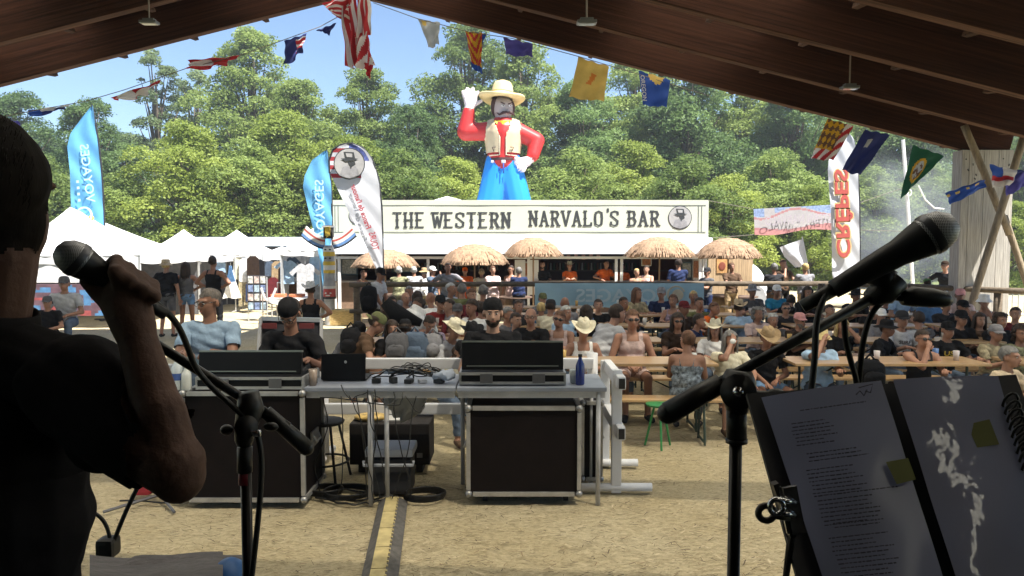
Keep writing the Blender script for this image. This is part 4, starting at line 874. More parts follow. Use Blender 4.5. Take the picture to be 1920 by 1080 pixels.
# ================================================================ INFLATABLE COWBOY
DC = 26.0
def C(x, y, dd=0): return P(x, y, DC+dd)
k = DC/F
cp = [('ell', C(943,203), (19*k, 19*k, 24*k), None, 'head'), ('ell', C(944,216,-.1), (13*k, 15*k, 12*k), None, 'head'), ('ell', C(953,209,-.36), (3*k,5*k,5*k), None, 'head'),
 ('cap', C(943,222), C(943,240), 14*k, 20*k, 'scarf'), ('cap', C(944,252), C(944,286), 31*k, 27*k, 'torso'), ('cap', C(925,248), C(962,248), 20*k, 20*k, 'torso'), ('cap', C(944,290), C(944,300), 27*k, 27*k, 'torso'),
 ('cap', C(918,246), C(874,248), 16*k, 15*k, 'sleeve'), ('cap', C(873,247), C(879,211), 15*k, 11*k, 'sleeve'), ('cap', C(968,246), C(1006,264), 16*k, 14*k, 'sleeve'), ('cap', C(1006,264), C(999,292,-.2), 14*k, 11*k, 'sleeve'),
 ('ell', C(881,190), (12*k,6*k,12*k), None, 'hand'), ('cap', C(880,203), C(880,196), 9*k, 9*k, 'hand'), ('ell', C(984,304,-.35), (13*k,8*k,10*k), None, 'hand'), ('cap', C(997,296,-.2), C(988,303,-.3), 9*k, 8*k, 'hand'),
 ('ell', C(944,318), (33*k,24*k,24*k), None, 'legs'), ('cap', C(935,306), C(920,385), 23*k, 25*k, 'legs'), ('cap', C(953,306), C(970,385), 23*k, 25*k, 'legs'), ('cap', C(918,385), (C(916,385).x, DC, .5), 24*k, 20*k, 'legs'), ('cap', C(972,385), (C(974,385).x, DC, .5), 24*k, 20*k, 'legs')]
for x0, y0, x1, y1 in ((872,184,868,172),(878,181,876,166),(885,181,887,166),(890,185,896,173),(890,197,903,189)): cp.append(('cap', C(x0,y0), C(x1,y1), 4*k, 3.6*k, 'hand'))
for x0, y0, x1, y1 in ((976,300,968,297),(976,305,969,305),(979,311,973,314),(984,315,981,321)): cp.append(('cap', C(x0,y0,-.4), C(x1,y1,-.45), 4*k, 3.6*k, 'hand'))
cp = [(p_[:3]+(p_[3]*1.1, p_[4]*1.1, p_[5])) if p_[0] == 'cap' and p_[5] in ('sleeve','torso','legs') else p_ for p_ in cp]
jc = job(cp, .045, 3)

# ================================================================ FENCES
fw = M('fence_wood', (.11,.085,.06), rough=.85, var=.4, scale=6, bump=.4, bscale=14, stretch=(1,3,3))
fn_ = thing('wooden_fence', 'dark wooden post and rail fence between the seated crowd and the bar', 'fence', (P(1000,533,17).x, 17, 0))
A = [P(655,533,17), P(1560,528,17.5), P(1930,549,14.5)]
ZT = 1.17
for a, b_ in ((A[0], A[1]), (A[1], A[2])):
    for z, w_ in ((ZT, .11),):
        mb = MB(); p0 = Vector((a.x, a.y, z)); p1 = Vector((b_.x, b_.y, z)); mb.tube([p0.lerp(p1, i/8)+Vector((0,0,.015*noise.noise(Vector((i,a.x,0))))) for i in range(9)], .06, 8); T(fn_, 'rail', mb, fw, True)
mb = MB(); mb.cyl((A[0].x, 17, .55), (P(1000,533,17).x, 17.0, .55), .045, n=8); T(fn_, 'rail', mb, fw, True)
for x in (667, 1075, 1283, 1545, 1720, 1880):
    D_ = 17.0 if x < 1560 else np.interp(x, (1560, 1930), (17.5, 14.5)); mb = MB(); X = xat(x, D_); mb.cyl((X, D_+.08, -.05), (X, D_+.08, ZT+.02), .085, .08, 10); T(fn_, 'post', mb, fw, True)
D = 16.9; bb = thing('fence_banner', 'pale blue banner with mirrored lettering tied to the wooden fence', 'banner', P(1160,555,D)); mb = MB()
mb.grid(lambda u, v: P(1003+317*u, 531+46*v+1.5*math.sin(u*14)*v, D+.02*math.sin(u*31+v*2)), 80, 8); T(bb, 'cloth', mb, M('banner_sky_blue', (.27,.43,.54), rough=.75, var=.12, scale=2, trans=.25), True)
mb = MB(); text(mb, 'VOYAGES', lambda a, b: P(1168-a, 554-b, D-.05), 0, .015, 176, 25); T(bb, 'lettering', mb, M('banner_pale', (.42,.53,.6), var=0))
c_ = P(1271, 553, D-.05); mb = MB(); mb.ell(c_, (.13,.01,.13), n=20); mb.tube([P(1268+16*math.cos(a), 553-16*math.sin(a), D-.05) for a in np.linspace(.4, 3.6, 16)], .025, 4); T(bb, 'emblem', mb, M('banner_emblem', (.5,.45,.35)))
# metal barrier at right
D = 16.2; X0, X1 = xat(1775, D), xat(1960, D); mf_ = M('barrier_metal', (.42,.46,.47), rough=.45, metal=.4); t_ = thing('metal_barrier', 'grey metal crowd barrier with thin bars right of the hall post', 'barrier', ((X0+X1)/2, D, 0))
mb = MB(); mb.cyl((X0, D, zat(547, D)), (X1, D, zat(547, D)), .02); mb.cyl((X0, D, zat(590, D)), (X1, D, zat(590, D)), .02); mb.cyl((X0, D, 0), (X0, D, 1.1), .02); mb.cyl((X1, D, 0), (X1, D, 1.1), .02); T(t_, 'frame', mb, mf_)
for i in range(15): mb = MB(); x = X0+(X1-X0)*(i+1)/16; mb.cyl((x, D, zat(590, D)), (x, D, zat(547, D)), .011, n=6); T(t_, 'bar', mb, mf_)

# ================================================================ BEER TABLES AND BENCHES
btop = M('beer_table_wood', (.42,.27,.13), rough=.35, var=.2, scale=3, stretch=(.6, 6, 1), spec=.6, coat=.3); steel = M('green_steel', (.03,.05,.04), rough=.5); 
def table_proto():
    t_ = thing('beer_table', 'x', 'table'); mb = MB(); mb.box((0,0,.755), (2.15,.56,.03), bev=.006); mb.box((0,.27,.735), (2.13,.02,.03), m=0); mb.build('tabletop', btop, t_)
    for s_ in (-1, 1):
        mb = MB()
        for q in (-.22, .22): mb.cyl((s_*.85, q, 0), (s_*.85, q*.9, .74), .014, n=6)
        mb.cyl((s_*.85, -.22, .03), (s_*.85, .22, .03), .014, n=6); mb.cyl((s_*.85, 0, .5), (s_*.45, 0, .74), .01, n=6); mb.build('leg', steel, t_)
    return t_
def bench_proto():
    t_ = thing('bench', 'x', 'bench'); mb = MB(); mb.box((0,0,.455), (2.15,.26,.028), bev=.006); mb.build('seat', btop, t_)
    for s_ in (-1, 1):
        mb = MB()
        for q in (-.12, .12): mb.cyl((s_*.8, q*1.3, 0), (s_*.8, q*.7, .44), .013, n=6)
        mb.cyl((s_*.8, -.15, .03), (s_*.8, .15, .03), .013, n=6); mb.cyl((s_*.8, 0, .3), (s_*.5, 0, .44), .009, n=6); mb.build('leg', steel, t_)
    return t_
tp, bp_ = table_proto(), bench_proto(); rown = {0: 'nearest', 1: 'second', 2: 'third', 3: 'fourth', 4: 'farthest'}
first = [1, 1]
SEATS = []
for ri, D in enumerate((8.35, 10.2, 12.1, 14.0, 15.7)):
    xs = [1.2, 4.2, 6.7] if ri == 0 else [-1.55, .85, 3.2, 5.6, 8.0]
    if ri == 1: xs = [-1.1, 1.0, 3.3, 5.6, 8.0]
    for ci, x in enumerate(xs):
        rz = random.uniform(-.03, .03); rel = 'the white rail post' if x < 1.5 else ('the music folder' if x < 6 else 'the right edge')
        lab = 'brown beer table in the %s row, %s' % (rown[ri], ['at the left end', 'second from the left', 'in the middle', 'second from the right', 'at the right end'][ci] if len(xs) == 5 else ['beside the white rail post', 'behind the music folder', 'at the right edge'][ci])
        o = tp if first[0] else dup(tp); first[0] = 0; o.location = (x, D, 0); o.rotation_euler = (0, 0, rz); tag(o, lab, 'table', 'beer tables under the hall roof')
        for s_, wd in ((-.62, 'near'), (.62, 'far')):
            o = bp_ if first[1] else dup(bp_); first[1] = 0; o.location = (x, D+s_, 0); o.rotation_euler = (0, 0, rz+random.uniform(-.02,.02)); tag(o, 'bench on the %s side of the %s' % (wd, lab.replace('brown beer ', '').replace('in the ', '', 1).replace('table ', '')+' table'), 'bench', 'benches at the beer tables')
c = P(1229, 750, 7.7); t_ = thing('stool', 'green metal stool by the bench near the white rail post', 'stool', (c.x, 7.5, 0)); gm = M('stool_green', (.03,.2,.06), rough=.5)
mb = MB(); mb.lathe([(.01,.43),(.13,.43),(.14,.45),(.01,.46)], (c.x, 7.5, 0), 18); T(t_, 'seat', mb, gm)
for a in range(3): mb = MB(); an = a*2.1+.5; mb.cyl((c.x+.05*math.cos(an), 7.5+.05*math.sin(an), .43), (c.x+.15*math.cos(an), 7.5+.15*math.sin(an), 0), .012, n=6); T(t_, 'leg', mb, gm)
# cups and bottles on tables
def cup(x, D, z, label, col=(.55,.5,.5), h=.11, r=.035, X=None):
    X = xat(x, D) if X is None else X; mb = MB(); mb.lathe([(.001,0),(r*.75,0),(r,h),(r*.9,h),(r*.65,.01),(.001,.01)], (0,0,0), 12); o = mb.build('cup', M('cup', col, rough=.25, var=.05), None, True); o.location = (X, D, z); tag(o, label, 'cup', 'cups on the beer tables')
for i, (x, D, l) in enumerate(((1409,14,'plastic cup in front of the seated man in a dark hat'), (1427,14,'clear cup beside the cup of the man in a dark hat'), (1434,14.1,'plastic cup between the man in a hat and the woman in a cap'), (1205,10.2,'cup on the second row table left of the dark haired woman'), (1560,10.2,'cup on the second row table behind the microphone boom'), (1650,8.3,'cup at the corner of the nearest right table'), (1800,8.3,'cup beside the arm of the man in a tank top'), (845,10.2,'cup on the table beside the white cowboy hat'), (900,12.1,'cup on the third row table in the middle'))):
    cup(x, D, .772, l)

# ================================================================ FRONT OF HOUSE GEAR
lam = M('case_black', (.007,.0045,.0045), rough=.65, var=.35, scale=5, spec=.15); alc = M('case_alu', (.42,.42,.42), rough=.4, metal=.6, var=.2, scale=9); cor = M('case_corner', (.33,.33,.33), rough=.4, metal=.7, var=.15); rub = M('rubber', (.02,.02,.022), rough=.7)
def flight(label, x0, x1, y0, y1, z0, z1, castor=True):
    t_ = thing('flight_case', label, 'flight case', ((x0+x1)/2, (y0+y1)/2, 0)); e = .032
    mb = MB(); mb.box(((x0+x1)/2, (y0+y1)/2, (z0+z1)/2), (x1-x0-.01, y1-y0-.01, z1-z0-.01)); T(t_, 'body', mb, lam)
    mb = MB()
    for a in (x0, x1):
        for b_ in (y0, y1): mb.box((a, b_, (z0+z1)/2), (e, e, z1-z0-.07))
        for z in (z0, z1): mb.box((a, (y0+y1)/2, z), (e, y1-y0-.07, e))
    for b_ in (y0, y1):
        for z in (z0, z1): mb.box(((x0+x1)/2, b_, z), (x1-x0-.07, e, e))
    T(t_, 'edging', mb, alc)
    for a in (x0, x1):
        for b_ in (y0, y1):
            for z in (z0, z1): mb = MB(); mb.ell((a, b_, z), (.030,.030,.030), n=10); T(t_, 'corner', mb, cor, True)
    for s_ in (-1, 1):
        mb = MB(); X = x0 if s_ < 0 else x1; mb.box((X+s_*.012, (y0+y1)/2, (z0+z1)/2), (.02, .2, .13), bev=.01); mb.tube([(X+s_*.02, (y0+y1)/2-.07, (z0+z1)/2+.03), (X+s_*.045, (y0+y1)/2-.06, (z0+z1)/2-.02), (X+s_*.045, (y0+y1)/2+.06, (z0+z1)/2-.02), (X+s_*.02, (y0+y1)/2+.07, (z0+z1)/2+.03)], .01, 6); T(t_, 'handle', mb, cor)
    if castor:
        for a in (x0+.13, x1-.1):
            for b_ in (y0+.1, y1-.1):
                mb = MB(); mb.cyl((a-.02, b_, .045), (a+.02, b_, .045), .045, n=16); w_ = T(t_, 'castor', mb, rub)
                mb = MB(); mb.box((a, b_, z0-.012), (.09,.08,.01)); mb.bar((a-.028, b_, .045), (a-.028, b_, z0-.01), .04, .006); mb.bar((a+.028, b_, .045), (a+.028, b_, z0-.01), .04, .006); o = mb.build('fork', cor, w_); o.matrix_parent_inverse = Matrix.Translation(-t_.location) if False else Matrix.Identity(4)
    return t_
flight('black flight case on castors under the right end of the mixing table', xat(877, 5.8), xat(1088, 5.8), 5.8, 6.28, zat(926, 5.8), zat(763, 5.8)-.01)
flight('large black flight case under the left mixing desk', xat(335, 5.75), xat(562, 5.75), 5.75, 6.35, zat(937, 5.75), zat(738, 5.75))
fc2 = flight('dark flight case standing behind the table legs at right', xat(1096, 6.2), xat(1132, 6.2), 6.3, 6.8, zat(905, 6.2), zat(760, 6.2), False)
# trestle tables
gt = M('table_grey', (.22,.24,.29), rough=.4, var=.15, scale=4, spec=.6); leggr = M('table_leg', (.42,.42,.43), rough=.5, metal=.2, var=.15)
zt_ = .955
def trestle(x0, x1, label, legs):
    t_ = thing('trestle_table', label, 'table', ((x0+x1)/2, 6.05, 0)); mb = MB(); mb.box(((x0+x1)/2, 6.08, zt_-.02), (x1-x0, .62, .035), bev=.008); T(t_, 'tabletop', mb, gt)
    mb = MB(); mb.box(((x0+x1)/2, 5.80, zt_-.065), (x1-x0-.02, .02, .05)); mb.box(((x0+x1)/2, 6.36, zt_-.065), (x1-x0-.02, .02, .05)); T(t_, 'apron', mb, leggr)
    for lx, ly in legs: mb = MB(); mb.cyl((lx, ly, 0), (lx, ly, zt_-.04), .019, n=10); T(t_, 'leg', mb, leggr, True)
trestle(xat(566, 5.77), xat(853, 5.77), 'left grey folding table holding the laptop and cables', [(xat(690,5.8),5.8),(xat(693,6.3),6.32),(xat(722,5.85),5.84)])
trestle(xat(855, 5.77), xat(1140, 5.77), 'right grey folding table under the open mixing desk case', [(xat(1124,5.8),5.8),(xat(1113,6.2),6.32),(xat(866,6.3),6.32)])
# mixers
knobm = M('mixer_panel', (.025,.025,.028), rough=.5, var=.4, scale=30); lidm = M('lid_black', (.006,.006,.007), rough=.5, var=.2, spec=.2)
def mixer(label, x0, x1, yl0, yl1, D, zbase, dpt=.5):
    X0, X1 = xat(x0, D), xat(x1, D); zl0, zl1 = zat(yl1, D+.05), zat(yl0, D+.05); t_ = thing('mixing_desk', label, 'mixing desk', ((X0+X1)/2, D+.2, zbase))
    mb = MB(); mb.box(((X0+X1)/2, D+dpt/2, zbase+.055), (X1-X0, dpt, .10), bev=.006); T(t_, 'tray', mb, lidm)
    mb = MB()
    for z in (zbase+.02, zbase+.095): mb.box(((X0+X1)/2, D-.004, z), (X1-X0+.01, .014, .022))
    for a in (X0, X1): mb.box((a, D+dpt/2, zbase+.055), (.02, dpt, .1))
    T(t_, 'edging', mb, alc)
    for q in (.25, .75): mb = MB(); mb.box((X0+(X1-X0)*q, D-.014, zbase+.058), (.10, .012, .075), bev=.004); T(t_, 'latch', mb, M('latch', (.16,.16,.17), rough=.4, metal=.6))
    mb = MB(); rot = Matrix.Rotation(R(-7), 3, 'X'); h = zl1-zbase-.12; cc = Vector(((X0+X1)/2, D+.05, zbase+.12+h/2)); mb.box(cc, (X1-X0-.02, .05, h), rot, bev=.008); mb.box(cc+rot @ Vector((0,0,h/2+.006)), (X1-X0-.02, .055, .014), rot, m=1); mb.box(cc+rot @ Vector((0,-.03,-h*.36)), (X1-X0-.1, .012, .008), rot, m=1)
    T(t_, 'lid', mb, [lidm, M('lid_edge', (.2,.22,.2), rough=.4, metal=.4)])
    mb = MB(); rot2 = Matrix.Rotation(R(8), 3, 'X'); mb.box(((X0+X1)/2, D+dpt*.62, zbase+.125), (X1-X0-.08, dpt*.6, .05), rot2, bev=.01)
    for i in range(16):
        for q in range(4): mb.cyl((X0+.09+(X1-X0-.18)*i/15, D+.2+q*.07, zbase+.14+q*.01), (X0+.09+(X1-X0-.18)*i/15, D+.2+q*.07, zbase+.165+q*.01), .009, n=6, m=1+(q+i) % 2)
    T(t_, 'console', mb, [knobm, M('knob_grey', (.2,.2,.2)), M('knob_dark', (.05,.05,.05))]); return t_
mixer('open mixing desk with a raised black lid in front of the bearded engineer', 862, 1060, 642, 708, 5.84, zt_)
mixer('mixing desk with a low black lid before the man in the blue shirt', 362, 562, 660, 712, 5.78, zat(738, 5.75)+.02)
# big silver framed lid panel behind the man in cap
D = 6.9; t_ = thing('case_lid', 'silver framed black case lid leaning behind the man in the backward cap', 'case lid', (xat(540, D), D, 0)); mb = MB()
q = [P(489,597,D+.15), P(603,600,D+.15), P(601,730,D-.1), P(481,725,D-.1)]
for a in range(4): mb.bar(q[a], q[(a+1) % 4], .03, .04)
T(t_, 'frame', mb, M('silver_frame', (.55,.55,.56), rough=.35, metal=.6)); mb = MB(); off = Vector((0,.02,0)); mb.add([v+off for v in q]+[v+off*2 for v in q], [(0,1,2,3),(7,6,5,4)]); T(t_, 'panel', mb, M('lid_panel', (.035,.035,.04), rough=.3, var=.4, scale=2))
for a in (505, 575): mb = MB(); mb.box(P(a, 611, D+.10), (.14,.02,.05)); T(t_, 'red_label', mb, M('label_red', (.15,.03,.03)))
mb = MB(); mb.cyl(q[2], (q[2].x, D-.1, 0), .014); mb.cyl(q[3], (q[3].x, D-.1, 0), .014); T(t_, 'stand_leg', mb, alc)
# laptop, small items
D = 6.05; t_ = thing('laptop', 'open black laptop seen from behind on the left grey table', 'laptop', (xat(641, D), D, zt_)); mb = MB(); X0, X1 = xat(600, D), xat(684, D)
mb.box(((X0+X1)/2, D+.12, zt_+.012), (X1-X0, .25, .016), bev=.004); T(t_, 'base', mb, rub); mb = MB(); mb.box(((X0+X1)/2, D-.02, zt_+.02+.1), (X1-X0, .01, .21), Matrix.Rotation(R(-8), 3, 'X'), bev=.004); mb.ell(((X0+X1)/2+.02, D-.03, zt_+.16), (.012,.003,.012), m=1, n=10); T(t_, 'screen_lid', mb, [lidm, alc])
def bottle(x, D, z, h, r, body, cap, label, name='bottle', lab=None):
    p = Vector((xat(x, D), D, z)); t_ = thing(name, label, 'bottle', p); mb = MB()
    mb.lathe([(.001,0),(r*.9,0),(r,.01),(r,h*.62),(r*.9,h*.68),(r*.42,h*.84),(r*.38,h*.93),(.001,h*.93)], p, 18); T(t_, 'body', mb, body, True)
    mb = MB(); mb.cyl(p+Vector((0,0,h*.91)), p+Vector((0,0,h)), r*.48, n=12); T(t_, 'cap', mb, cap)
    if lab: mb = MB(); mb.cyl(p+Vector((0,0,h*.3)), p+Vector((0,0,h*.5)), r*1.02, n=18, cap=False); T(t_, 'paper_label', mb, lab, True)
pet = M('clear_plastic', (.5,.55,.58), rough=.15, var=.05, spec=.8); 
bottle(1089, 5.88, zt_, .245, .036, M('blue_enamel', (.01,.025,.16), rough=.25, var=.05, spec=.7), rub, 'dark blue metal bottle on the right end of the table')
zc = zat(738, 5.75)+.02
bottle(326, 5.8, zc, .27, .042, pet, M('cap_white', (.6,.6,.62)), 'clear water bottle with a blue label beside the left mixing desk', lab=M('label_blue', (.05,.1,.3)))
bottle(343, 5.78, zc, .2, .038, M('milky', (.5,.52,.5), rough=.3), M('cap_white', (.6,.6,.62)), 'milky plastic bottle right of the water bottle on the flight case')
cup(583, 5.85, zt_, 'brown iced drink in a clear cup beside the laptop', (.28,.22,.18), .13, .036); cup(1077, 5.95, zt_, 'clear plastic cup behind the dark blue bottle', (.5,.55,.56), .11, .036)
bottle(815, 9.9, .77, .26, .036, pet, M('cap_white', (.6,.6,.62)), 'water bottle on the crowd table left of the white cowboy hat', lab=M('label_blue', (.05,.1,.3)))
# cables on table and hanging
cb = M('cable_black', (.012,.012,.012), rough=.5, var=0)
def squig(pts, n, amp, seed):
    rnd = random.Random(seed); out = []
    for a, b_ in zip(pts[:-1], pts[1:]):
        a = Vector(a); b_ = Vector(b_)
        for i in range(n): out.append(a.lerp(b_, i/n)+Vector([rnd.uniform(-amp, amp) for _ in range(3)])*(1 if i else .3))
    out.append(Vector(pts[-1])); return out
def smoothp(p, it=2):
    for _ in range(it):
        q = [p[0]]
        for a, b_ in zip(p[:-1], p[1:]): q += [a.lerp(b_, .25), a.lerp(b_, .75)]
        p = q+[p[-1]]
    return p
def cable(pts, label, r=.006, amp=.0, n=3, seed=1, name='cable', mat=None):
    mb = MB(); mb.tube(smoothp(squig(pts, n, amp, seed)), r, 6); return solo(name, mb, mat or cb, label, 'cable', pts[0], 'cables around the mixing desks', True)
tb = lambda x, y: Vector((xat(x, 5.95), 5.95, zt_+.02+(735-y)*.0042))
for i, (pts, l) in enumerate([([tb(690,725), tb(730,712), tb(770,705), tb(850,722)], 'black cable arching over the left grey table'), ([tb(700,728), tb(760,722), tb(850,728)], 'black cable lying along the left grey table'), ([tb(740,716), tb(790,728), tb(846,718)], 'loose black cable near the right mixing desk on the table'),
    ([P(703,730,5.74), P(708,790,5.73), P(700,880,5.74), P(712,935,5.75)], 'black cable hanging down the table leg'), ([P(690,730,5.74), P(697,800,5.72), P(715,860,5.74), P(722,930,5.78)], 'black cable swinging between the two table legs'), ([P(738,735,5.74), P(742,800,5.7), P(760,870,5.75), P(770,935,5.8)], 'thin cable hanging right of the table legs'),
    ([P(606,735,5.8), P(615,800,6.0), P(590,870,6.0), P(600,925,6.1)], 'thin cable beside the bar stool'), ([P(640,722,5.74), P(660,750,5.72), P(690,735,5.74)], 'cable drooping below the laptop'), ([P(755,735,5.74), P(750,760,5.7), P(600,745,5.73)], 'cable looping along the table edge')]):
    cable(pts, l, .005, .012, 4, i)
rq = random.Random(9)
for i in range(12):
    x0 = rq.uniform(690, 780); x1 = rq.uniform(760, 858); 
    cable([tb(x0, rq.uniform(716,732)), tb((x0+x1)/2, rq.uniform(694,716)), tb(x1, rq.uniform(714,732))], 'tangled cable number %s on the left grey table' % ['one','two','three','four','five','six','seven','eight','nine','ten','eleven','twelve'][i], rq.choice((.004,.005,.007)), .03, 4, 50+i, mat=cb if i % 4 else M('cable_grey', (.25,.25,.26), var=0))
for i, (x, w_, h_, c_) in enumerate(((703,.07,.04,(.02,.02,.02)), (735,.05,.05,(.03,.03,.03)), (765,.09,.035,(.02,.02,.022)), (790,.06,.03,(.4,.4,.42)), (822,.08,.03,(.03,.03,.03)), (585,.05,.04,(.03,.03,.03)))):
    mb = MB(); X = xat(x, 5.95); mb.box((X, 5.95, zt_+h_/2), (w_, .06, h_), Matrix.Rotation(i*.7, 3, 'Z'), bev=.008); solo('power_adapter', mb, M('adapter_%d' % i, c_, rough=.5), ['black adapter next to the laptop', 'small square adapter among the cables', 'long black adapter in the middle of the cable tangle', 'pale grey adapter among black cables', 'black adapter close to the right mixing desk', 'small dark adapter at the left end of the grey table'][i], 'adapter', (X, 5.95, zt_))
for i, (x0, x1, yb) in enumerate(((655,690,800), (668,700,870), (700,745,760), (760,800,775), (780,735,850), (640,632,900))):
    cable([P(x0,742,5.72), P((x0+x1)/2+6,yb,5.7), P(x1,748 if i in (2,3) else 935,5.76)], ['cable hanging left of the table legs', 'cable dropping to the sand near the legs', 'cable loop under the table edge above the cool box', 'cable loop at the plastic bag', 'cable running down past the cool box', 'cable falling beside the bar stool leg'][i], .0045, .012, 4, 80+i)
mb = MB(); c = tb(832, 724); mb.ell(c, (.10,.08,.035), n=24); mb.v = [tuple(Vector(q)+Vector((.6,.6,1))*.035*noise.noise(Vector(q)*25)) for q in mb.v]; solo('crumpled_cloth', mb, M('cloth_pale_blue', (.38,.42,.5), rough=.85, var=.2), 'crumpled pale blue cloth among the cables left of the right mixing desk', 'cloth', c, smooth=True)
def coil(x, y, r0, label, n=5):
    D_ = CAMZ/((y-460)/F); X = xat(x, D_); pts = []
    for i in range(n*18): a = i*2*math.pi/18; rr = r0*(1+.15*math.sin(i*.37)); pts.append(Vector((X+rr*math.cos(a), D_+rr*math.sin(a)*.8, .015+i*.0007)))
    mb = MB(); mb.tube(pts, .008, 5); solo('cable_coil', mb, cb, label, 'cable', (X, D_, 0), 'cables around the mixing desks', True)
coil(790, 946, .16, 'coiled black cable on the sand right of the cable ramp'); coil(640, 940, .2, 'coiled black cable on the sand left of the cable ramp', 4); coil(600, 936, .14, 'small coil of cable beside the left flight case castor', 4)
for i, (a, b_, c_) in enumerate((((575,938),(650,950),(735,940)), ((585,944),(660,958),(730,948)), ((740,940),(690,932),(600,930)), ((350,948),(300,955),(210,950)))):
    g0 = lambda q: Vector((xat(q[0], CAMZ*F/(q[1]-460)), CAMZ*F/(q[1]-460), .012)); cable([g0(a), g0(b_), g0(c_)], ['cable on the sand from the left case to the ramp', 'outermost cable on the sand before the ramp', 'cable on the sand under the folding table', 'cable on the sand at the far left below the flight case'][i], .008, .02, 5, i+20)
# cable ramp
p0 = Vector((xat(735,5.85,948), 5.85, 0)); p1 = Vector((xat(712,4.62,1080)-.0, 4.62, 0)); d = (p1-p0); mid = p0+d*1.35
t_ = thing('cable_ramp', 'yellow lidded cable ramp with black rubber sides running toward the stage', 'cable ramp', p0); dn = d.normalized(); nn = Vector((dn.y, -dn.x, 0))
if nn.x < 0: nn = -nn
mb = MB()
for s0, s1, z0, z1 in ((-.105,-.047,.008,.05),(.047,.125,.05,.008)):
    vs = [];
    for q in (p0, mid): vs += [q+nn*s0+Vector((0,0,z0)), q+nn*s1+Vector((0,0,z1)), q+nn*s1+Vector((0,0,-.01)), q+nn*s0+Vector((0,0,-.01))]
    mb.add(vs, [(0,1,5,4),(0,3,2,1),(4,5,6,7),(3,0,4,7),(1,2,6,5)])
T(t_, 'rubber_side', mb, M('ramp_rubber', (.09,.085,.08), rough=.6, var=.4, scale=20)); 
for i in range(5):
    a = p0+(mid-p0)*(i/5+.003); b_ = p0+(mid-p0)*((i+1)/5-.003); vs = []
    mb = MB(); mb.bar(a+Vector((0,0,.04)), b_+Vector((0,0,.04)), .092, .024)
    for q in range(5): mb.box(a.lerp(b_, (q+.5)/5)+nn*.05+Vector((0,0,.045)), (.014,.02,.02))
    T(t_, 'yellow_lid', mb, M('ramp_yellow', (.40,.33,.16), rough=.7, var=.25, scale=12))
# stool under table
D = 6.45; X = xat(605, D); zs = zat(787, D); t_ = thing('bar_stool', 'black metal bar stool between the two mixing positions', 'stool', (X, D, 0)); mb = MB(); mb.lathe([(.001,zs-.03),(.16,zs-.03),(.17,zs-.01),(.15,zs),(.001,zs)], (X, D, 0), 20); T(t_, 'seat', mb, rub, True)
for a in range(4): an = a*math.pi/2+.6; mb = MB(); mb.cyl((X+.12*math.cos(an), D+.12*math.sin(an), zs-.03), (X+.23*math.cos(an), D+.23*math.sin(an), 0), .012, n=8); T(t_, 'leg', mb, rub)
mb = MB(); mb.tube([(X+.2*math.cos(a), D+.2*math.sin(a), .17) for a in np.linspace(0, 6.283, 20)], .01, 6); T(t_, 'foot_ring', mb, rub)
# speaker cabinet with bag, cooler
D = 6.6; X0, X1 = xat(650, D), xat(803, D); t_ = thing('speaker_cabinet', 'black wide speaker cabinet lying on the sand under the table', 'speaker', ((X0+X1)/2, D, 0)); za, zb = zat(872, D), zat(795, D)
mb = MB(); mb.box(((X0+X1)/2, D+.2, (za+zb)/2), (X1-X0, .4, zb-za), bev=.015); T(t_, 'cabinet', mb, M('speaker_black', (.018,.015,.015), rough=.8, var=.3, scale=60)); mb = MB(); mb.box((X1-.09, D-.004, za+.09), (.05,.01,.04)); T(t_, 'badge', mb, alc)
for a in (X0+.1, X1-.1): mb = MB(); mb.box((a, D+.2, za/2), (.06,.3,za)); T(t_, 'foot', mb, rub)
mb = MB(); mb.ell((X0+.17, D+.15, zb+.03), (.16,.1,.04), n=14); o = solo('food_bag', mb, M('bag_yellow', (.5,.35,.12), rough=.4, var=.6, scale=20), 'crumpled yellow snack bag lying on the black speaker cabinet', 'bag', ((X0+.17, D+.15, zb)), smooth=True)
mb = MB(); mb.box((X1-.42, D+.2, zb+.008), (.3,.2,.012)); solo('paper_sheet', mb, M('paper', (.5,.5,.5)), 'white paper sheet lying on the speaker cabinet', 'paper', (X1-.42, D+.2, zb))
mb = MB(); mb.ell(P(762, 752, 6.2)+Vector((0,0,0)), (.17,.1,.15), n=28); mb.v = [tuple(Vector(q)+Vector((1,.6,.9))*.05*noise.noise(Vector(q)*14)) for q in mb.v]; solo('plastic_bag', mb, M('bag_clear', (.38,.38,.37), rough=.3, var=.3, scale=5, bump=.6, bscale=12, trans=.4), 'translucent plastic bag hanging under the grey table', 'bag', P(762,740,6.2), smooth=True)
D = 6.0; X0, X1 = xat(680, D), xat(770, D); t_ = thing('cool_box', 'black cool box with a pale grey lid under the table', 'cool box', ((X0+X1)/2, D, 0)); mb = MB(); mb.box(((X0+X1)/2, D+.15, .16), (X1-X0-.03, .28, .3), bev=.03); T(t_, 'body', mb, rub)
mb = MB(); mb.box(((X0+X1)/2, D+.15, .36), (X1-X0+.01, .31, .07), bev=.025); T(t_, 'lid', mb, M('cool_grey', (.32,.34,.38), rough=.45)); mb = MB(); mb.tube([(X0-.01, D-.01, .3), (X0-.01, D-.03, .27), (X1+.01, D-.03, .27), (X1+.01, D-.01, .3)], .014, 6); T(t_, 'handle', mb, M('cool_grey', (.32,.34,.38), rough=.45))
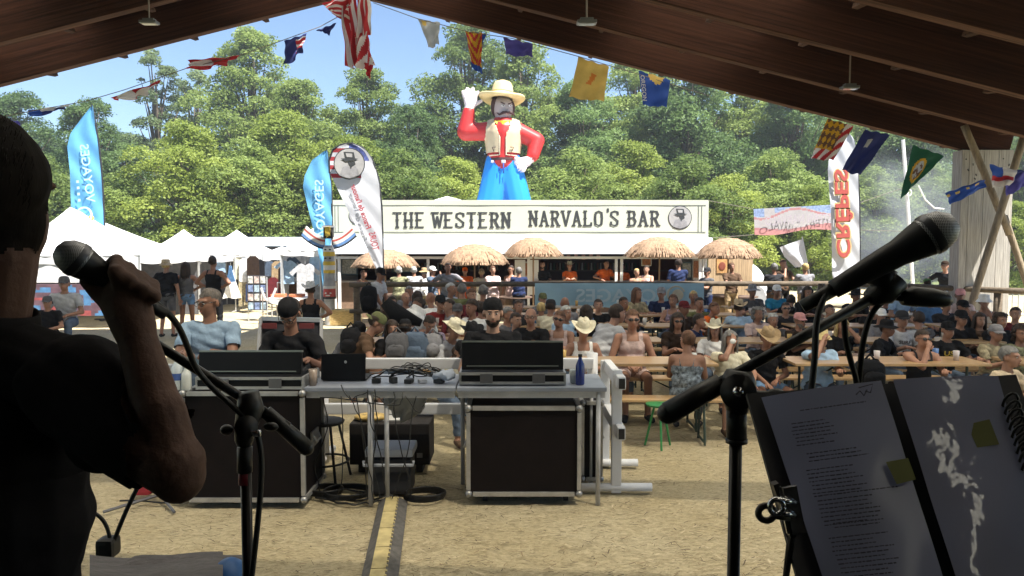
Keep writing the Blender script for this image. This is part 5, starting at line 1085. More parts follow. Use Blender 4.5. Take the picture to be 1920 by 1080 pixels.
# white rails
rw = M('rail_white', (.62,.63,.66), rough=.45, var=.08, scale=3); capm = M('rail_cap', (.02,.02,.02), rough=.5)
def rail_panel(label, xa, xb, Dp, z_list, nm='white_rail'):
    t_ = thing(nm, label, 'barrier', ((xa+xb)/2, Dp, 0))
    for z in z_list: mb = MB(); mb.box(((xa+xb)/2, Dp, z), (xb-xa, .07, .10), bev=.012); T(t_, 'rail', mb, rw)
    for x in (xa+.0, xb): mb = MB(); mb.cyl((x, Dp+.06, .0), (x, Dp+.06, z_list[0]+.09), .05, n=12); T(t_, 'post', mb, rw, True); mb = MB(); mb.cyl((x, Dp-.3, .04), (x, Dp+.4, .04), .035, n=10); T(t_, 'foot', mb, rw, True)
    return t_
rail_panel('white rail barrier running behind the mixing tables', xat(598, 6.9), xat(1113, 6.95), 6.92, [zat(682, 6.9), zat(767, 6.9)])
rail_panel('white rail barrier mostly hidden behind the singer arm at left', xat(185, 6.4)-1.6, xat(330, 6.4), 6.5, [.97, .55])
t_ = thing('white_rail', 'white side rail barrier with open black tube ends at the right of the mixing table', 'barrier', (xat(1158, 6.1), 6.3, 0)); X = xat(1158, 6.12)
za, zb = zat(718, 5.98), zat(812, 5.98)
for z in (za, zb): mb = MB(); mb.box((X+.02, 6.42, z), (.07, .95, .11), bev=.02); mb.box((X+.02, 5.943, z), (.05, .006, .085), m=1, bev=.002); T(t_, 'rail', mb, [rw, capm])
mb = MB(); mb.box((X+.0, 6.1, .52), (.085, .06, 1.04), bev=.012); T(t_, 'post', mb, rw); mb = MB(); mb.box((X-.0, 6.86, .5), (.085, .06, 1.0), bev=.012); T(t_, 'post', mb, rw)
for y in (6.1, 6.8): mb = MB(); mb.cyl((X-.36, y, .045), (X+.3, y, .045), .035, n=12); T(t_, 'foot', mb, rw, True)
# bits at lower left: grey stand with red bag
c = P(262, 925, 6.0); mb = MB(); mb.box((c.x+.04, 6.0, .12), (.13,.1,.2), bev=.03); solo('red_bag', mb, M('red_fabric', (.35,.03,.04), rough=.7, var=.2), 'small red bag on the sand behind the singer elbow', 'bag', (c.x, 6.0, 0))
c = P(290, 955, 5.8); mb = MB(); mb.cyl((c.x, 5.9, .05), (c.x-.3, 5.6, .015), .012, n=6); mb.cyl((c.x, 5.9, .05), (c.x+.25, 5.6, .015), .012, n=6); mb.cyl((c.x, 5.9, .05), (c.x, 6.2, .015), .012, n=6); mb.cyl((c.x, 5.9, .04), (c.x, 5.9, 1.0), .012, n=8)
solo('tripod_stand', mb, M('stand_grey', (.1,.1,.11), rough=.5), 'thin grey tripod stand beside the red bag at the left flight case', 'stand', (c.x, 5.9, 0))
# ================================================================ PEOPLE
def ik(a, t, l1, l2, hint):
    a = Vector(a); t = Vector(t); d = t-a; L = min(max(d.length, .08), (l1+l2)*.995); dn = d.normalized(); x = (L*L+l1*l1-l2*l2)/(2*L); h = math.sqrt(max(0, l1*l1-x*x))
    hv = Vector(hint); hv = hv-dn*hv.dot(dn); hv = hv.normalized() if hv.length > 1e-5 else dn.orthogonal().normalized()
    return a+dn*x+hv*h, a+dn*L
ARM = { # hand targets relative to the pelvis (right side; x mirrored for left), elbow hint
 'down': ((-.27,-.05,-.12), (-.3,.3,0)), 'hips': ((-.165,-.06,.14), (-1,.35,0)), 'table': ((-.10,-.42,.30), (-.5,.2,-1)), 'tabout': ((-.26,-.40,.30), (-.6,.2,-1)), 'lap': ((-.07,-.27,.13), (-.7,.2,-.6)), 'knee': ((-.16,-.44,.12), (-.6,0,-.3)),
 'chin': ((-.02,-.22,.60), (-.5,-.3,-1)), 'eyes': ((-.06,-.17,.70), (-.7,-.2,-1)), 'cross': ((.10,-.22,.30), (-.8,-.2,-.6)), 'lean': ((-.32,-.30,.22), (-.7,.3,-.3)), 'back': ((-.05,.16,.12), (-1,.3,-.3)), 'bag': ((-.10,-.30,-.08), (-.4,.3,0)), 'drink': ((-.05,-.28,.52), (-.6,-.1,-1)), 'wave': ((-.1,-.2,.75), (-.8,-.1,-1))}
def skeleton(sit=True, lean=8, yaw=0, pitch=0, arms=('table','table'), fat=1.0, fem=False, near=False, legs='sit', tilt=0):
    L = R(lean); u = Vector((0, -math.sin(L), math.cos(L))); X = Vector((1,0,0)); b = u.cross(X)  # b points forward(-Y-ish)
    fwd = Vector((0, -math.cos(L), -math.sin(L)))
    Pz = .50 if sit else .93; Pp = Vector((0, 0, Pz)); Nk = Pp+u*.50; pr = []; rotT = Matrix.Rotation(L, 3, 'X')
    sw = .165 if fem else .185
    pr += [('ell', Pp+u*.02, (.165*fat, .125*fat, .13), rotT, 'pelvis'), ('ell', Pp+u*.17, (.148*fat, .118*fat, .16), rotT, 'torso'), ('ell', Pp+u*.33, (.165*fat**.5, .118, .18), rotT, 'torso'), ('cap', Pp+u*.43-X*sw*.75, Pp+u*.43+X*sw*.75, .066, .066, 'torso')]
    if fat > 1.08: pr.append(('ell', Pp+u*.12+fwd*.07, (.13*fat,.12*fat,.13), rotT, 'torso'))
    if fem: pr += [('ell', Pp+u*.33+fwd*.07+X*s*.068, (.058,.055,.06), None, 'torso') for s in (-1, 1)]
    hu = (u+Vector((0,-.12 if lean > 4 else .0,.6))).normalized(); Hc = Nk+hu*.165; 
    Hm = Matrix.Rotation(R(yaw), 3, 'Z') @ Matrix.Rotation(R(pitch), 3, 'X') @ Matrix.Rotation(R(tilt), 3, 'Y')
    H_ = lambda x, y, z: Hc+Hm @ Vector((x, y, z))
    pr += [('cap', Nk-u*.03, Hc-hu*.06, .058, .052, 'neck'), ('ell', H_(0,.015,.03), (.076,.094,.088), Hm, 'head'), ('ell', H_(0,-.03,-.03), (.062,.068,.085), Hm, 'head'), ('ell', H_(0,-.045,-.075), (.042,.045,.04), Hm, 'head'),
      ('cap', H_(0,-.092,.008), H_(0,-.108,-.028), .011, .016, 'head'), ('ell', H_(0,-.075,.028), (.055,.022,.014), Hm, 'head'), ('ell', H_(.078,.012,-.01), (.014,.022,.034), Hm, 'head'), ('ell', H_(-.078,.012,-.01), (.014,.022,.034), Hm, 'head'),
      ('ell', H_(0,-.088,-.058), (.026,.014,.012), Hm, 'head')]
    fingers = MB()
    for s, a in ((-1, arms[0]), (1, arms[1])):
        sh = Pp+u*.44+X*s*sw; tg, hint = ARM[a]; tg = Vector((tg[0]*(-s), tg[1], tg[2])); 
        if a in ('chin','eyes','drink','wave'): tg = Vector((tg.x, tg.y-math.sin(L)*tg.z*.9, tg.z*math.cos(L)))
        if a in ('eyes', 'chin'): tg = (Hc-Pp)+Hm @ Vector((s*(.05 if a == 'eyes' else .02), -.14, (-.02 if a == 'eyes' else -.12)))
        hd = Pp+tg; hint = Vector((hint[0]*(-s), hint[1], hint[2])); el, wr = ik(sh, hd, .285, .25, hint)
        pr += [('cap', sh, el, .052*fat**.5, .041, 'arm'), ('cap', el, wr, .041, .029, 'fore')]
        fd = (wr-el).normalized()
        if a in ('table','tabout','lap','knee','lean'): fd = (fd+Vector((-s*.25,-.3,-.35))).normalized()
        if a in ('eyes','chin','drink','wave'): fd = (fd+Vector((-s*.3,.1,.6))).normalized()
        up = Vector((0,0,1)) if abs(fd.z) < .8 else Vector((0,-1,0)); sd = fd.cross(up).normalized(); pn = sd.cross(fd).normalized()
        rotH = Matrix((sd, fd, pn)).transposed(); pr.append(('ell', wr+fd*.05, (.040,.052,.019), rotH, 'hand'))
        for i, (off, ln) in enumerate(((-.03,.062),(-.01,.074),(.01,.07),(.03,.055))):
            k0 = wr+fd*.075+sd*off; k1 = k0+fd*ln*.55-pn*.008; k2 = k1+fd*ln*.38-pn*.022
            fingers.tube([k0-fd*.02, k0, k1, k2], [.0095,.0095,.0088,.0065], 6)
        ts = 1 if s < 0 else -1; k0 = wr+fd*.02+sd*.032*ts; fingers.tube([k0, k0+fd*.035+sd*.03*ts-pn*.008, k0+fd*.065+sd*.034*ts-pn*.016], [.012,.0105,.008], 6)
    for s in (-1, 1):
        hp = Pp+X*s*.09-u*.0
        if sit: 
            ft = {'sit': Vector((s*.13, -.46, .09)), 'tuck': Vector((s*.12, -.25, .09)), 'wide': Vector((s*.24, -.5, .09))}[legs if legs in ('sit','tuck','wide') else 'sit']; kn, an = ik(hp, ft, .43, .41, (s*.15, -1, 1.2))
        else: ft = Vector((s*.12, .02+.03*s, .09)); kn, an = ik(hp, ft, .43, .41, (0, -1, 0))
        pr += [('cap', hp, kn, .082*fat**.5, .056, 'thigh'), ('cap', kn, an, .054, .037, 'calf'), ('cap', an+Vector((0,.03,-.045)), an+Vector((s*.03,-.13,-.055)), .036, .032, 'foot')]
    top = H_(0, .01, .118)
    return pr, Hc, Hm, fingers, top, Pp, u
def hatmesh(kind, Hc, Hm, sc=1.0):
    mb = MB(); A = lambda v: Hc+Hm @ Vector(v)
    def lt(prof, fn=None, cz=.0, cy=.01): 
        n = 28
        b = len(mb.v); vs = []
        for k, (r, z) in enumerate(prof):
            for i in range(n):
                a = 2*math.pi*i/n; v = Vector((r*.9*math.cos(a), r*1.05*math.sin(a)+cy, z+cz))
                if fn: v = fn(v, a, k)
                vs.append(A(v))
        fs = [(k*n+i, k*n+(i+1) % n, (k+1)*n+(i+1) % n, (k+1)*n+i) for k in range(len(prof)-1) for i in range(n)]; mb.add(vs, fs)
    if kind == 'cowboy':
        def f(v, a, k):
            if k <= 3: rr = (0 if k > 3 else (4-k)/4); v.z += .055*rr*(math.cos(a)**2)*1.1-.02*rr*math.sin(a)**2; v.y *= 1.12
            if k >= 6: v.z -= .02*(abs(math.cos(a)) < .35)*(k >= 7); 
            return v
        lt([(.175,.055),(.16,.052),(.13,.05),(.10,.05),(.096,.06),(.09,.10),(.084,.14),(.065,.165),(.03,.15),(.002,.148)], f); lt([(.0975,.06),(.0965,.075)])
    elif kind == 'straw':
        lt([(.18,.035),(.16,.042),(.13,.05),(.10,.055),(.098,.065),(.092,.11),(.08,.14),(.05,.15),(.002,.152)], lambda v, a, k: Vector((v.x, v.y, v.z-.015*(k < 2)*abs(math.sin(a*2)))))
    elif kind == 'bucket':
        lt([(.15,.0),(.135,.02),(.10,.055),(.096,.06),(.09,.12),(.07,.132),(.002,.136)])
    elif kind in ('cap', 'capback'):
        s = -1 if kind == 'cap' else 1
        lt([(.094,.03),(.096,.045),(.092,.08),(.075,.115),(.045,.13),(.002,.134)], cy=.008)
        vs = []; n = 8
        for j, e in enumerate((0, .5, 1)):
            for i in range(n+1):
                a = math.pi*(.12+.76*i/n); vs.append(A((.083*math.cos(a)*(1-.05*e), s*(.085*math.sin(a)+.075*e*math.sin(a)**.6)+.008, .042-.022*e-.012*abs(math.cos(a))*e)))
        k = len(vs); vs += [v+Hm @ Vector((0,0,.006)) for v in vs]; fs = []
        for j in range(2):
            for i in range(n): q = j*(n+1)+i; fs += [(q, q+1, q+n+2, q+n+1), (q+k, q+n+1+k, q+n+2+k, q+1+k)]
        mb.add(vs, fs)
    elif kind == 'beanie': lt([(.094,.02),(.095,.05),(.09,.09),(.07,.125),(.03,.142),(.002,.144)])
    return mb
PEOPLE = []
def person(label, x, y, D, rot=0, sit=True, hair=('short','hairb'), hat=None, top=('tee','grey'), bot=('long','denim'), sk=0, arms=('table','table'), lean=8, yaw=0, pitch=0, tilt=0, fat=1.0, fem=False, shades=False, beard=None, legs='sit', vox=None, stand=None, scale=None, group=None, dz=0, glasses=False):
    pr, Hc, Hm, fg, topv, Pp, u = skeleton(sit, lean, yaw, pitch, arms, fat, fem, False, legs, tilt)
    hh = {'cowboy': .045, 'straw': .03, 'bucket': .015, 'cap': .012, 'capback': .012, 'beanie': .02}.get(hat[0] if hat else '', .008)
    zl = topv.z+hh
    if D is None:
        s = scale or 1.0; D = 9.0
        for _ in range(12): D = D*(CAMZ-(zl*s+dz))/(CAMZ-P(x, y, D).z) if P(x, y, D).z < CAMZ-.02 else D
    s = scale or max(.86, min(1.1, (P(x, y, D).z-dz)/zl)); Rz = Matrix.Rotation(R(rot), 3, 'Z'); off = Rz @ Vector((Hc.x, Hc.y, 0))*s; T0 = P(x, y, D)
    loc = Vector((T0.x-off.x, D-off.y, dz))
    v = vox or (.0105 if D < 7.3 else (.013 if D < 11 else .018))
    PEOPLE.append(dict(j=job(pr, v/s, 3), label=label, loc=loc, rot=rot, s=s, Hc=Hc, Hm=Hm, fg=fg, hair=hair, hat=hat, top=top, bot=bot, sk=sk, fem=fem, shades=shades, beard=beard, D=D, Pp=Pp, u=u, group=group, glasses=glasses, near=D < 10.5))
def finish_person(p, seed):
    j = p['j']; names = j['names']; v = j['v']; reg = j['reg']; t_ = j['t']; idx = lambda *n: np.isin(reg, [names.index(k) for k in n if k in names])
    Hc, Hm = p['Hc'], p['Hm']; Hn = np.array(Hm); hl = (v-np.array(Hc))@Hn  # head-local coords
    ex = MB(); ex.v = list(p['fg'].v); ex.f = list(p['fg'].f); ex.m = [0]*len(ex.f)
    A = lambda x, y, z: Hc+Hm @ Vector((x, y, z))
    for s in (-1, 1):
        ex.ell(A(s*.029, -.083, .004), (.0125,.009,.007), Hm, 8, 1); ex.ell(A(s*.029, -.089, .004), (.0055,.006,.0058), Hm, 8, 2); ex.ell(A(s*.030, -.0945, .026), (.019,.006,.0045), Hm, 8, 3)
    ex.ell(A(0, -.0985, -.060), (.020,.007,.0045), Hm, 8, 4)
    hc = COL[p['hair'][1]] if p['hair'] else COL['hairg']
    mats = [skinm(p['sk']), M('eye_white', (.5,.48,.46), var=0), M('iris', (.015,.01,.01), var=0), M('eyebrow_%s' % (p['hair'][1] if p['hair'] else 'g'), tuple(c*.7 for c in hc), var=0), M('lips', (.28,.1,.08), var=0)]
    b = arrays_obj('person', v, j['f'], mats, None, None, ex); tag(b, p['label'], 'person', p['group']); b.location = p['loc']; b.rotation_euler = (0, 0, R(p['rot'])); b.scale = (p['s'],)*3
    # top
    kind, c = p['top']; m = idx('torso', 'pelvis')
    up = (v-np.array(p['Pp']))@np.array(p['u'])
    if kind in ('tee', 'shirt'): m = (idx('torso') | (idx('pelvis') & (up > -.02)) | (idx('arm') & (t_ < .68)) | (idx('neck') & (t_ < .12)))
    elif kind == 'long': m = (idx('torso') | (idx('pelvis') & (up > -.04)) | idx('arm') | (idx('fore') & (t_ < .85)) | (idx('neck') & (t_ < .15)))
    elif kind == 'tank': m = (idx('torso') | (idx('pelvis') & (up > -.03))) & ~((up > .40) & (np.abs(v[:, 0]) > .125)) & ~((up > .42) & (np.abs(v[:, 0]) < .07))
    elif kind == 'strap': m = (idx('torso') | (idx('pelvis') & (up > -.05))) & (up < .36)
    cm = cloth(c) if c in COL else c
    if kind != 'none': shell(j, m, .015 if kind != 'tank' else .009, 'shirt' if not (p['fem'] and kind == 'strap') else 'dress_top', [cm], b, .0065 if kind != 'tank' else .003, seed)
    if kind == 'strap':
        q = MB()
        for s in (-1, 1):
            o_ = p['Pp']; pts = [o_+p['u']*h+Vector((s*xx, yy, 0)) for h, xx, yy in ((.35,.075,-.125),(.45,.085,-.07),(.475,.09,0),(.45,.085,.065),(.35,.07,.12))]; q.tube(pts, .008, 5)
        q.build('strap', [cm], b, True)
    kb, cb_ = p['bot']
    if kb == 'long': m = (idx('pelvis') & (up < .06)) | idx('thigh') | (idx('calf') & (t_ < .93))
    elif kb == 'shorts': m = (idx('pelvis') & (up < .06)) | (idx('thigh') & (t_ < .8))
    elif kb == 'mini': m = (idx('pelvis') & (up < .06)) | (idx('thigh') & (t_ < .45))
    if kb != 'none': shell(j, m, .011, 'trousers' if kb == 'long' else 'shorts', [cloth(cb_)], b, .004, seed+3)
    shell(j, idx('foot') & (v[:, 2] < .16), .006, 'shoes', [cloth('dark' if seed % 3 else 'brown')], b, 0)
    # hair
    if p['hair']:
        hs, hcn = p['hair']; hm = M('hair_'+hcn, COL[hcn], rough=.7, var=.45, scale=30, bump=.6, bscale=60, stretch=(1,1,.25)); x, y, z = hl[:, 0], hl[:, 1], hl[:, 2]
        if hs != 'bald':
            lim = .055 if hs != 'long' else .05
            m = idx('head') & (((z > lim-.02*(y > -.03)) & (y > -.085)) | ((y > .0+.2*np.clip(-z-.02, 0, 1)) & (z > -.06)) ) & ~((np.abs(x) > .074) & (z < .02) & (y < .02) & (z > -.05))
            sh_ = shell(j, m, .003 if hs == 'buzz' else (.012 if hs == 'short' else .02), 'hair', [hm], b, .004, seed)
        if hs in ('long', 'curly'):
            q = []; N_ = 7; rr = MB()
            R2 = random.Random(seed)
            for i in range(26 if hs == 'long' else 60):
                a = math.pi*(-.08+1.16*(i/25.)) if hs == 'long' else R2.uniform(-.3, 3.44)
                x0, y0 = .082*math.cos(a), .085*math.sin(a)+.012
                if hs == 'long':
                    L_ = R2.uniform(.22, .3); pts = [A(x0*.55, y0*.6, .10), A(x0, y0, .05), A(x0*1.08, y0*1.1, -.03), A(x0*1.12+R2.uniform(-.01,.01), y0*1.1+.01, -.03-L_*.5), A(x0*1.05+R2.uniform(-.02,.02), y0*1.05+.015, -.03-L_)]
                    rr.tube(pts, [.016,.02,.021,.019,.006], 6)
                else:
                    z0 = R2.uniform(-.09, .11); rr.ell(A(x0*(1.05-.4*max(0, z0*6)**2*.2), y0*1.1*(1-.3*max(0,z0*5)), z0), (R2.uniform(.02,.034),)*3, None, 8)
            rr.build('hair_length', [hm], b, True)
        if hs == 'bun': q = MB(); q.ell(A(0, .115, .05), (.04,.04,.04), None, 10); q.build('hair_bun', [hm], b, True)
        if p['beard']: m = idx('head') & (z < -.045) & (y < .0) & ~((np.abs(x) < .02) & (z > -.066) & (z < -.055)); shell(j, m, .009, 'beard', [M('beard', COL[p['beard']], rough=.9, var=.4, scale=40)], b, .002, seed)
    if p['hat']: hatmesh(p['hat'][0], Hc, Hm).build('hat', [cloth(p['hat'][1])], b, True)
    if p['shades'] or p['glasses']:
        q = MB()
        for s in (-1, 1):
            if p['shades']: q.ell(A(s*.033, -.103, .006), (.029,.008,.019), Hm, 12)
            else: q.tube([A(s*.033+.024*math.cos(k*.6283), -.106, .004+.018*math.sin(k*.6283)) for k in range(11)], .0025, 4)
            q.tube([A(s*.058, -.098, .012), A(s*.08, -.04, .012), A(s*.082, .01, .008)], .004, 4)
        q.tube([A(-.01, -.108, .010), A(.01, -.108, .010)], .004, 4)
        q.build('sunglasses' if p['shades'] else 'glasses', [M('lens_black', (.01,.01,.012), rough=.15, var=0, spec=.8)], b, True)
    p['obj'] = b
    return b
S, BK = 0, 180
pp = person
# --- engineers
pp('man in a light blue shirt with short grey hair at the left mixing desk', 392, 541, 6.55, 10, True, ('buzz','buzzg'), None, ('shirt', 'sblue'), sk=1, arms=('table','table'), yaw=-38, pitch=8, lean=2, scale=1.06, dz=.33, glasses=True, fat=1.08, vox=.009)
pp('man in black tee and backward cap looking down at the left mixing desk', 542, 570, 6.45, -8, True, ('short','hairb'), ('capback','black'), ('tee','black'), sk=1, arms=('table','tabout'), yaw=6, pitch=38, lean=14, scale=1.05, dz=.27, glasses=True, vox=.009)
pp('bearded engineer in a black tee and backward cap behind the raised black lid', 924, 567, 6.75, 0, True, ('short','hairb'), ('capback','black'), ('tee','black'), sk=2, arms=('lap','lap'), yaw=3, pitch=4, lean=4, scale=1.06, dz=.22, beard='hairb', vox=.009)
# --- standing at left in the sun
G3_ = None
pp('person in black tee and pale hat, leftmost of three standing by the tents', 311, 486, 16.6, 175, False, ('short','blond'), ('bucket','beige'), ('tee','black'), ('shorts','dgrey'), 0, ('down','hips'), 0, fat=1.12)
pp('woman in denim shorts and dark vest standing with back turned between two men in black', 348, 491, 16.8, 185, False, ('long','hairb'), None, ('tank','dgrey'), ('mini','jean'), 1, ('hips','hips'), 0, fem=True)
pp('man in a black tank top standing hands on hips near the small tents', 399, 480, 16.4, 170, False, ('short','hairb'), None, ('tank','black'), ('long','black'), 1, ('hips','hips'), 0, fat=1.05)
pp('woman in grey cowboy hat and black tank seen from behind near the totem pole', 582, 527, 11.6, 182, False, ('short','hairb'), ('cowboy','lgrey'), ('tank','black'), ('long','black'), 1, ('hips','hips'), 0, fem=True)
pp('seated person in a dark top and cap under the big white tent', 88, 555, 13.3, 10, True, ('short','hairb'), ('cap','dgrey'), ('tee','black'), sk=0, arms=('lap','lap'))
pp('man in a white tee and cap under the big white tent', 120, 527, 13.8, 15, True, ('short','hairb'), ('cap','dgrey'), ('tee','lgrey'), sk=0, arms=('lap','lap'), scale=1.1, dz=.08)
# --- beyond the fence
B = 'people standing between the fence and the bar'
pp('tanned woman leaning on the counter under the leftmost straw parasol', 682, 512, 18.9, 60, False, ('short','ginger'), None, ('tank','tan'), ('long','khaki'), 0, ('table','table'), 22, fem=True, group=B)
pp('man with a black cap and backpack in the shade beside the fence post', 713, 502, 14.2, 70, False, ('short','hairb'), ('cap','black'), ('tee','lgrey'), ('long','black'), 1, ('bag','bag'), 14, pitch=18)
pp('grey haired person in a camouflage shirt with back turned under the left parasol', 748, 499, 18.2, 178, False, ('short','hairw'), None, ('tee','camo'), ('shorts','khaki'), 0, ('table','table'), 0, fat=1.1, group=B)
pp('white haired person in a grey tee with back turned', 776, 499, 18.8, 185, False, ('short','hairw'), None, ('tee','lgrey'), ('long','denim'), 0, ('table','table'), 0, group=B)
pp('person in a beige hat behind the fence beside the white cap', 795, 507, 19, 200, False, ('short','hairg'), ('straw','tan'), ('tee','white'), ('long','khaki'), 0, ('table','down'), 0, group=B)
pp('person in a white cap drinking behind the fence', 811, 499, 18.6, 60, False, ('short','hairg'), ('cap','white'), ('tee','denim'), ('shorts','beige'), 0, ('drink','down'), 0, group=B)
pp('man in a grey tee leaning forward on the fence rail', 840, 492, 17.7, 10, False, ('short','hairb'), None, ('tee','grey'), ('long','denim'), 1, ('lean','lean'), 12)
pp('person in bright orange half hidden at the left end of the bar', 872, 512, 20, 5, False, ('short','hairg'), ('cap','orange'), ('tee','orange'), ('long','orange'), 0, ('down','table'), 0, group=B)
pp('person in a cream shirt with back turned at the bar', 903, 503, 19, 180, False, ('short','tan'), None, ('tee','cream'), ('long','white'), 0, ('table','table'), 0, group=B)
pp('person in pale pink holding a white dog like bundle at the bar', 924, 498, 18.6, 20, False, ('short','ginger'), None, ('tee','ppink'), ('shorts','ppink'), 2, ('cross','cross'), 0, fem=True, group=B)
pp('woman in sunglasses and a pink top near the bar door', 958, 497, 19.2, -30, False, ('short','hairb'), None, ('tank','ppink'), ('long','ppink'), 0, ('down','table'), 0, fem=True, shades=True, group=B)
pp('man in a black tee with a pale back print standing at the bar door', 973, 500, 18.5, 178, False, ('short','hairg'), None, ('tee','navy'), ('long','dark'), 0, ('table','table'), 0, fat=1.12, group=B)
pp('barman in a black tee facing out under the middle parasol', 1017, 489, 21.3, 0, False, ('short','hairb'), None, ('tee','black'), ('long','black'), 2, ('down','down'), 0, beard='hairb', group=B)
pp('barmaid in an orange shirt and cream cowboy hat', 1068, 489, 21.3, 0, False, ('short','ginger'), ('cowboy','cream'), ('tee','orange'), ('long','black'), 2, ('table','table'), 0, fem=True, group=B)
pp('bar worker in orange leaning to the left behind the counter', 1137, 487, 21.3, 30, False, ('short','hairb'), None, ('tee','orange'), ('long','black'), 0, ('lean','table'), 10, fat=1.1, group=B)
pp('bar worker in an orange tee beside the white bar post', 1166, 494, 21.5, -10, False, ('short','hairb'), None, ('tee','orange'), ('long','black'), 0, ('down','down'), 0, group=B)
pp('fair haired child like figure in pale top at the bar', 1194, 509, 19, 10, False, ('short','blond'), None, ('tank','tan'), ('long','khaki'), 0, ('down','down'), 0, group=B)
pp('person in a pale pink top at the right part of the bar', 1212, 497, 19.2, -20, False, ('short','hairb'), None, ('tank','ppink'), ('long','khaki'), 2, ('down','table'), 0, fem=True, group=B)
pp('man in a navy tee with a back print under the right parasol', 1272, 484, 18.6, 180, False, ('short','hairb'), None, ('tee','navy'), ('long','dark'), 0, ('table','down'), 0, fat=1.1, group=B)
pp('man in a dark cap and dark tee holding a drink right of the fence banner', 1326, 501, 17.9, -60, False, ('short','hairb'), ('cap','dark'), ('tee','dgrey'), ('long','navy'), 0, ('table','table'), 0)
pp('brown haired person standing at the barrel table under the last parasol', 1372, 492, 18.6, 5, False, ('short','ginger'), None, ('tee','brown'), ('long','tan'), 1, ('table','table'), 0, group=B)
pp('grey haired man in dark tee standing left of the white pole flag', 1452, 493, 18.2, 170, False, ('short','hairg'), None, ('tee','dark'), ('long','brown'), 1, ('table','table'), 0, fat=1.1)
pp('taller person with light hair behind the grey haired man by the pole flag', 1469, 486, 19.2, 10, False, ('short','ginger'), None, ('tee','brown'), ('long','black'), 2, ('chin','table'), 0)
pp('man in a grey blue tee with back turned under the white pole flag', 1510, 493, 18.2, 180, False, ('short','blond'), None, ('tee','grey'), ('long','tan'), 0, ('table','table'), 0, fat=1.1)
pp('man in black with sunglasses leaning by the hall post', 1772, 489, 17.9, -50, False, ('short','hairb'), ('cap','hairb'), ('tee','black'), ('long','black'), 0, ('lean','lean'), 16)
pp('person in a red cap and floral top at the fence right of the smoke', 1738, 536, 16.0, 180, True, ('short','hairb'), ('cap','green'), ('tee','lblue'), ('shorts','denim'), 0, ('table','table'), 10, dz=.25)
# --- seated crowd
def sp(label, x, y, rot=0, D=None, **k): pp(label, x, y, D, rot, True, **k)
sp('white haired man in a pale checked shirt seated side on below the leaning man', 846, 528, 60, 14.4, hair=('short','hairw'), top=('tee','lgrey'), sk=0, scale=1.05)
sp('short haired man in a green tee seated with back turned', 866, 533, 190, 14.2, hair=('short','hairg'), top=('tee','olive'), sk=0, scale=1.05)
sp('broad man in a brown tee seated with back turned in the middle', 906, 533, 180, 13.6, hair=('short','hairg'), top=('tee','brown'), sk=0, fat=1.2, scale=1.05)
sp('red faced bald man in a checked shirt left of the crowd', 761, 547, 30, 13.2, hair=('bald','hairg'), top=('tee','mauve'), sk=0)
sp('person with grey hair behind the bald man', 767, 536, 10, 14.6, hair=('short','hairg'), top=('tee','grey'), sk=1)
sp('dark haired woman sitting behind the table at the left of the crowd', 783, 545, 170, 14, hair=('long','hairb'), top=('tee','dgrey'), sk=1, fem=True)
sp('bald man in a white tee leaning forward with back turned', 807, 547, 200, 12.6, hair=('bald','hairg'), top=('tee','white'), sk=1, lean=20)
sp('person in dark cap and red shirt in the middle left of the crowd', 826, 553, 30, 12, hair=('short','hairb'), hat=('cap','black'), top=('tee','red'), sk=0, arms=('table','chin'))
sp('woman with dark hair and sunglasses turned to the left near the black cap', 784, 557, -70, 11.4, hair=('short','hairb'), top=('tee','lgrey'), sk=1, fem=True, shades=True)
sp('person with a flat dark cap in the middle of the crowd', 858, 569, 0, 11, hair=('short','hairb'), hat=('cap','dgrey'), top=('tee','maroon'), sk=0)
sp('dark haired woman in a light blouse left of the bearded engineer', 884, 561, -40, 10.8, hair=('bun','hairb'), top=('tee','white'), sk=1, fem=True)
sp('person in a white hat bending low over the backpacks', 779, 575, 110, 10.3, hair=('short','hairw'), hat=('bucket','white'), top=('tee','lgrey'), sk=0, lean=38, pitch=30)
sp('stooping person in a brown tee at the left end of the crowd', 706, 588, 100, 9.3, hair=('short','hairb'), hat=('capback','olive'), top=('tee','brown'), bot=('shorts','brown'), sk=0, lean=42, pitch=35, arms=('knee','knee'))
sp('person in a dark grey tee sitting beside the stooping one in brown', 672, 604, 60, 9.4, hair=('short','hairb'), hat=('beanie','black'), top=('tee','dgrey'), bot=('shorts','dark'), sk=0, lean=45, pitch=20, arms=('knee','knee'))
sp('person with a large blue grey backpack shirt bent over at the crowd edge', 760, 598, 170, 9.5, hair=('short','hairb'), hat=('capback','black'), top=('tee','denim'), sk=0, lean=30)
sp('person in mauve seated with head down next to the backpacks', 806, 592, 20, 9.8, hair=('short','hairb'), top=('tee','mauve'), sk=0, lean=28, pitch=30)
sp('person in a cream cowboy hat leaning over left of the raised black lid', 851, 597, 40, 9, hair=('short','ginger'), hat=('cowboy','cream'), top=('tee','lgrey'), sk=0, lean=24, pitch=22)
sp('person in a wide black cowboy hat left of the bearded engineer', 884, 603, 20, 8.7, hair=('short','hairb'), hat=('cowboy','black'), top=('tee','dbrown'), sk=0, lean=16, pitch=14)
sp('person in a white shirt at the left side of the raised black lid', 866, 640, 30, 7.7, hair=('short','hairb'), hat=('cap','black'), top=('tee','cream'), sk=0, lean=30, pitch=22)
sp('grey haired person turned right just behind the bearded engineer', 953, 575, 60, 10.4, hair=('short','hairg'), top=('tee','dgrey'), sk=0)
sp('person with brown hair and dark top right of the engineer cap', 973, 561, 20, 12, hair=('short','hairb'), top=('tee','dark'), sk=0)
sp('bald man with glasses and a black tee with a round badge', 995, 577, -10, 9.7, hair=('bald','hairg'), top=('tee','black'), sk=0, glasses=True, fat=1.15)
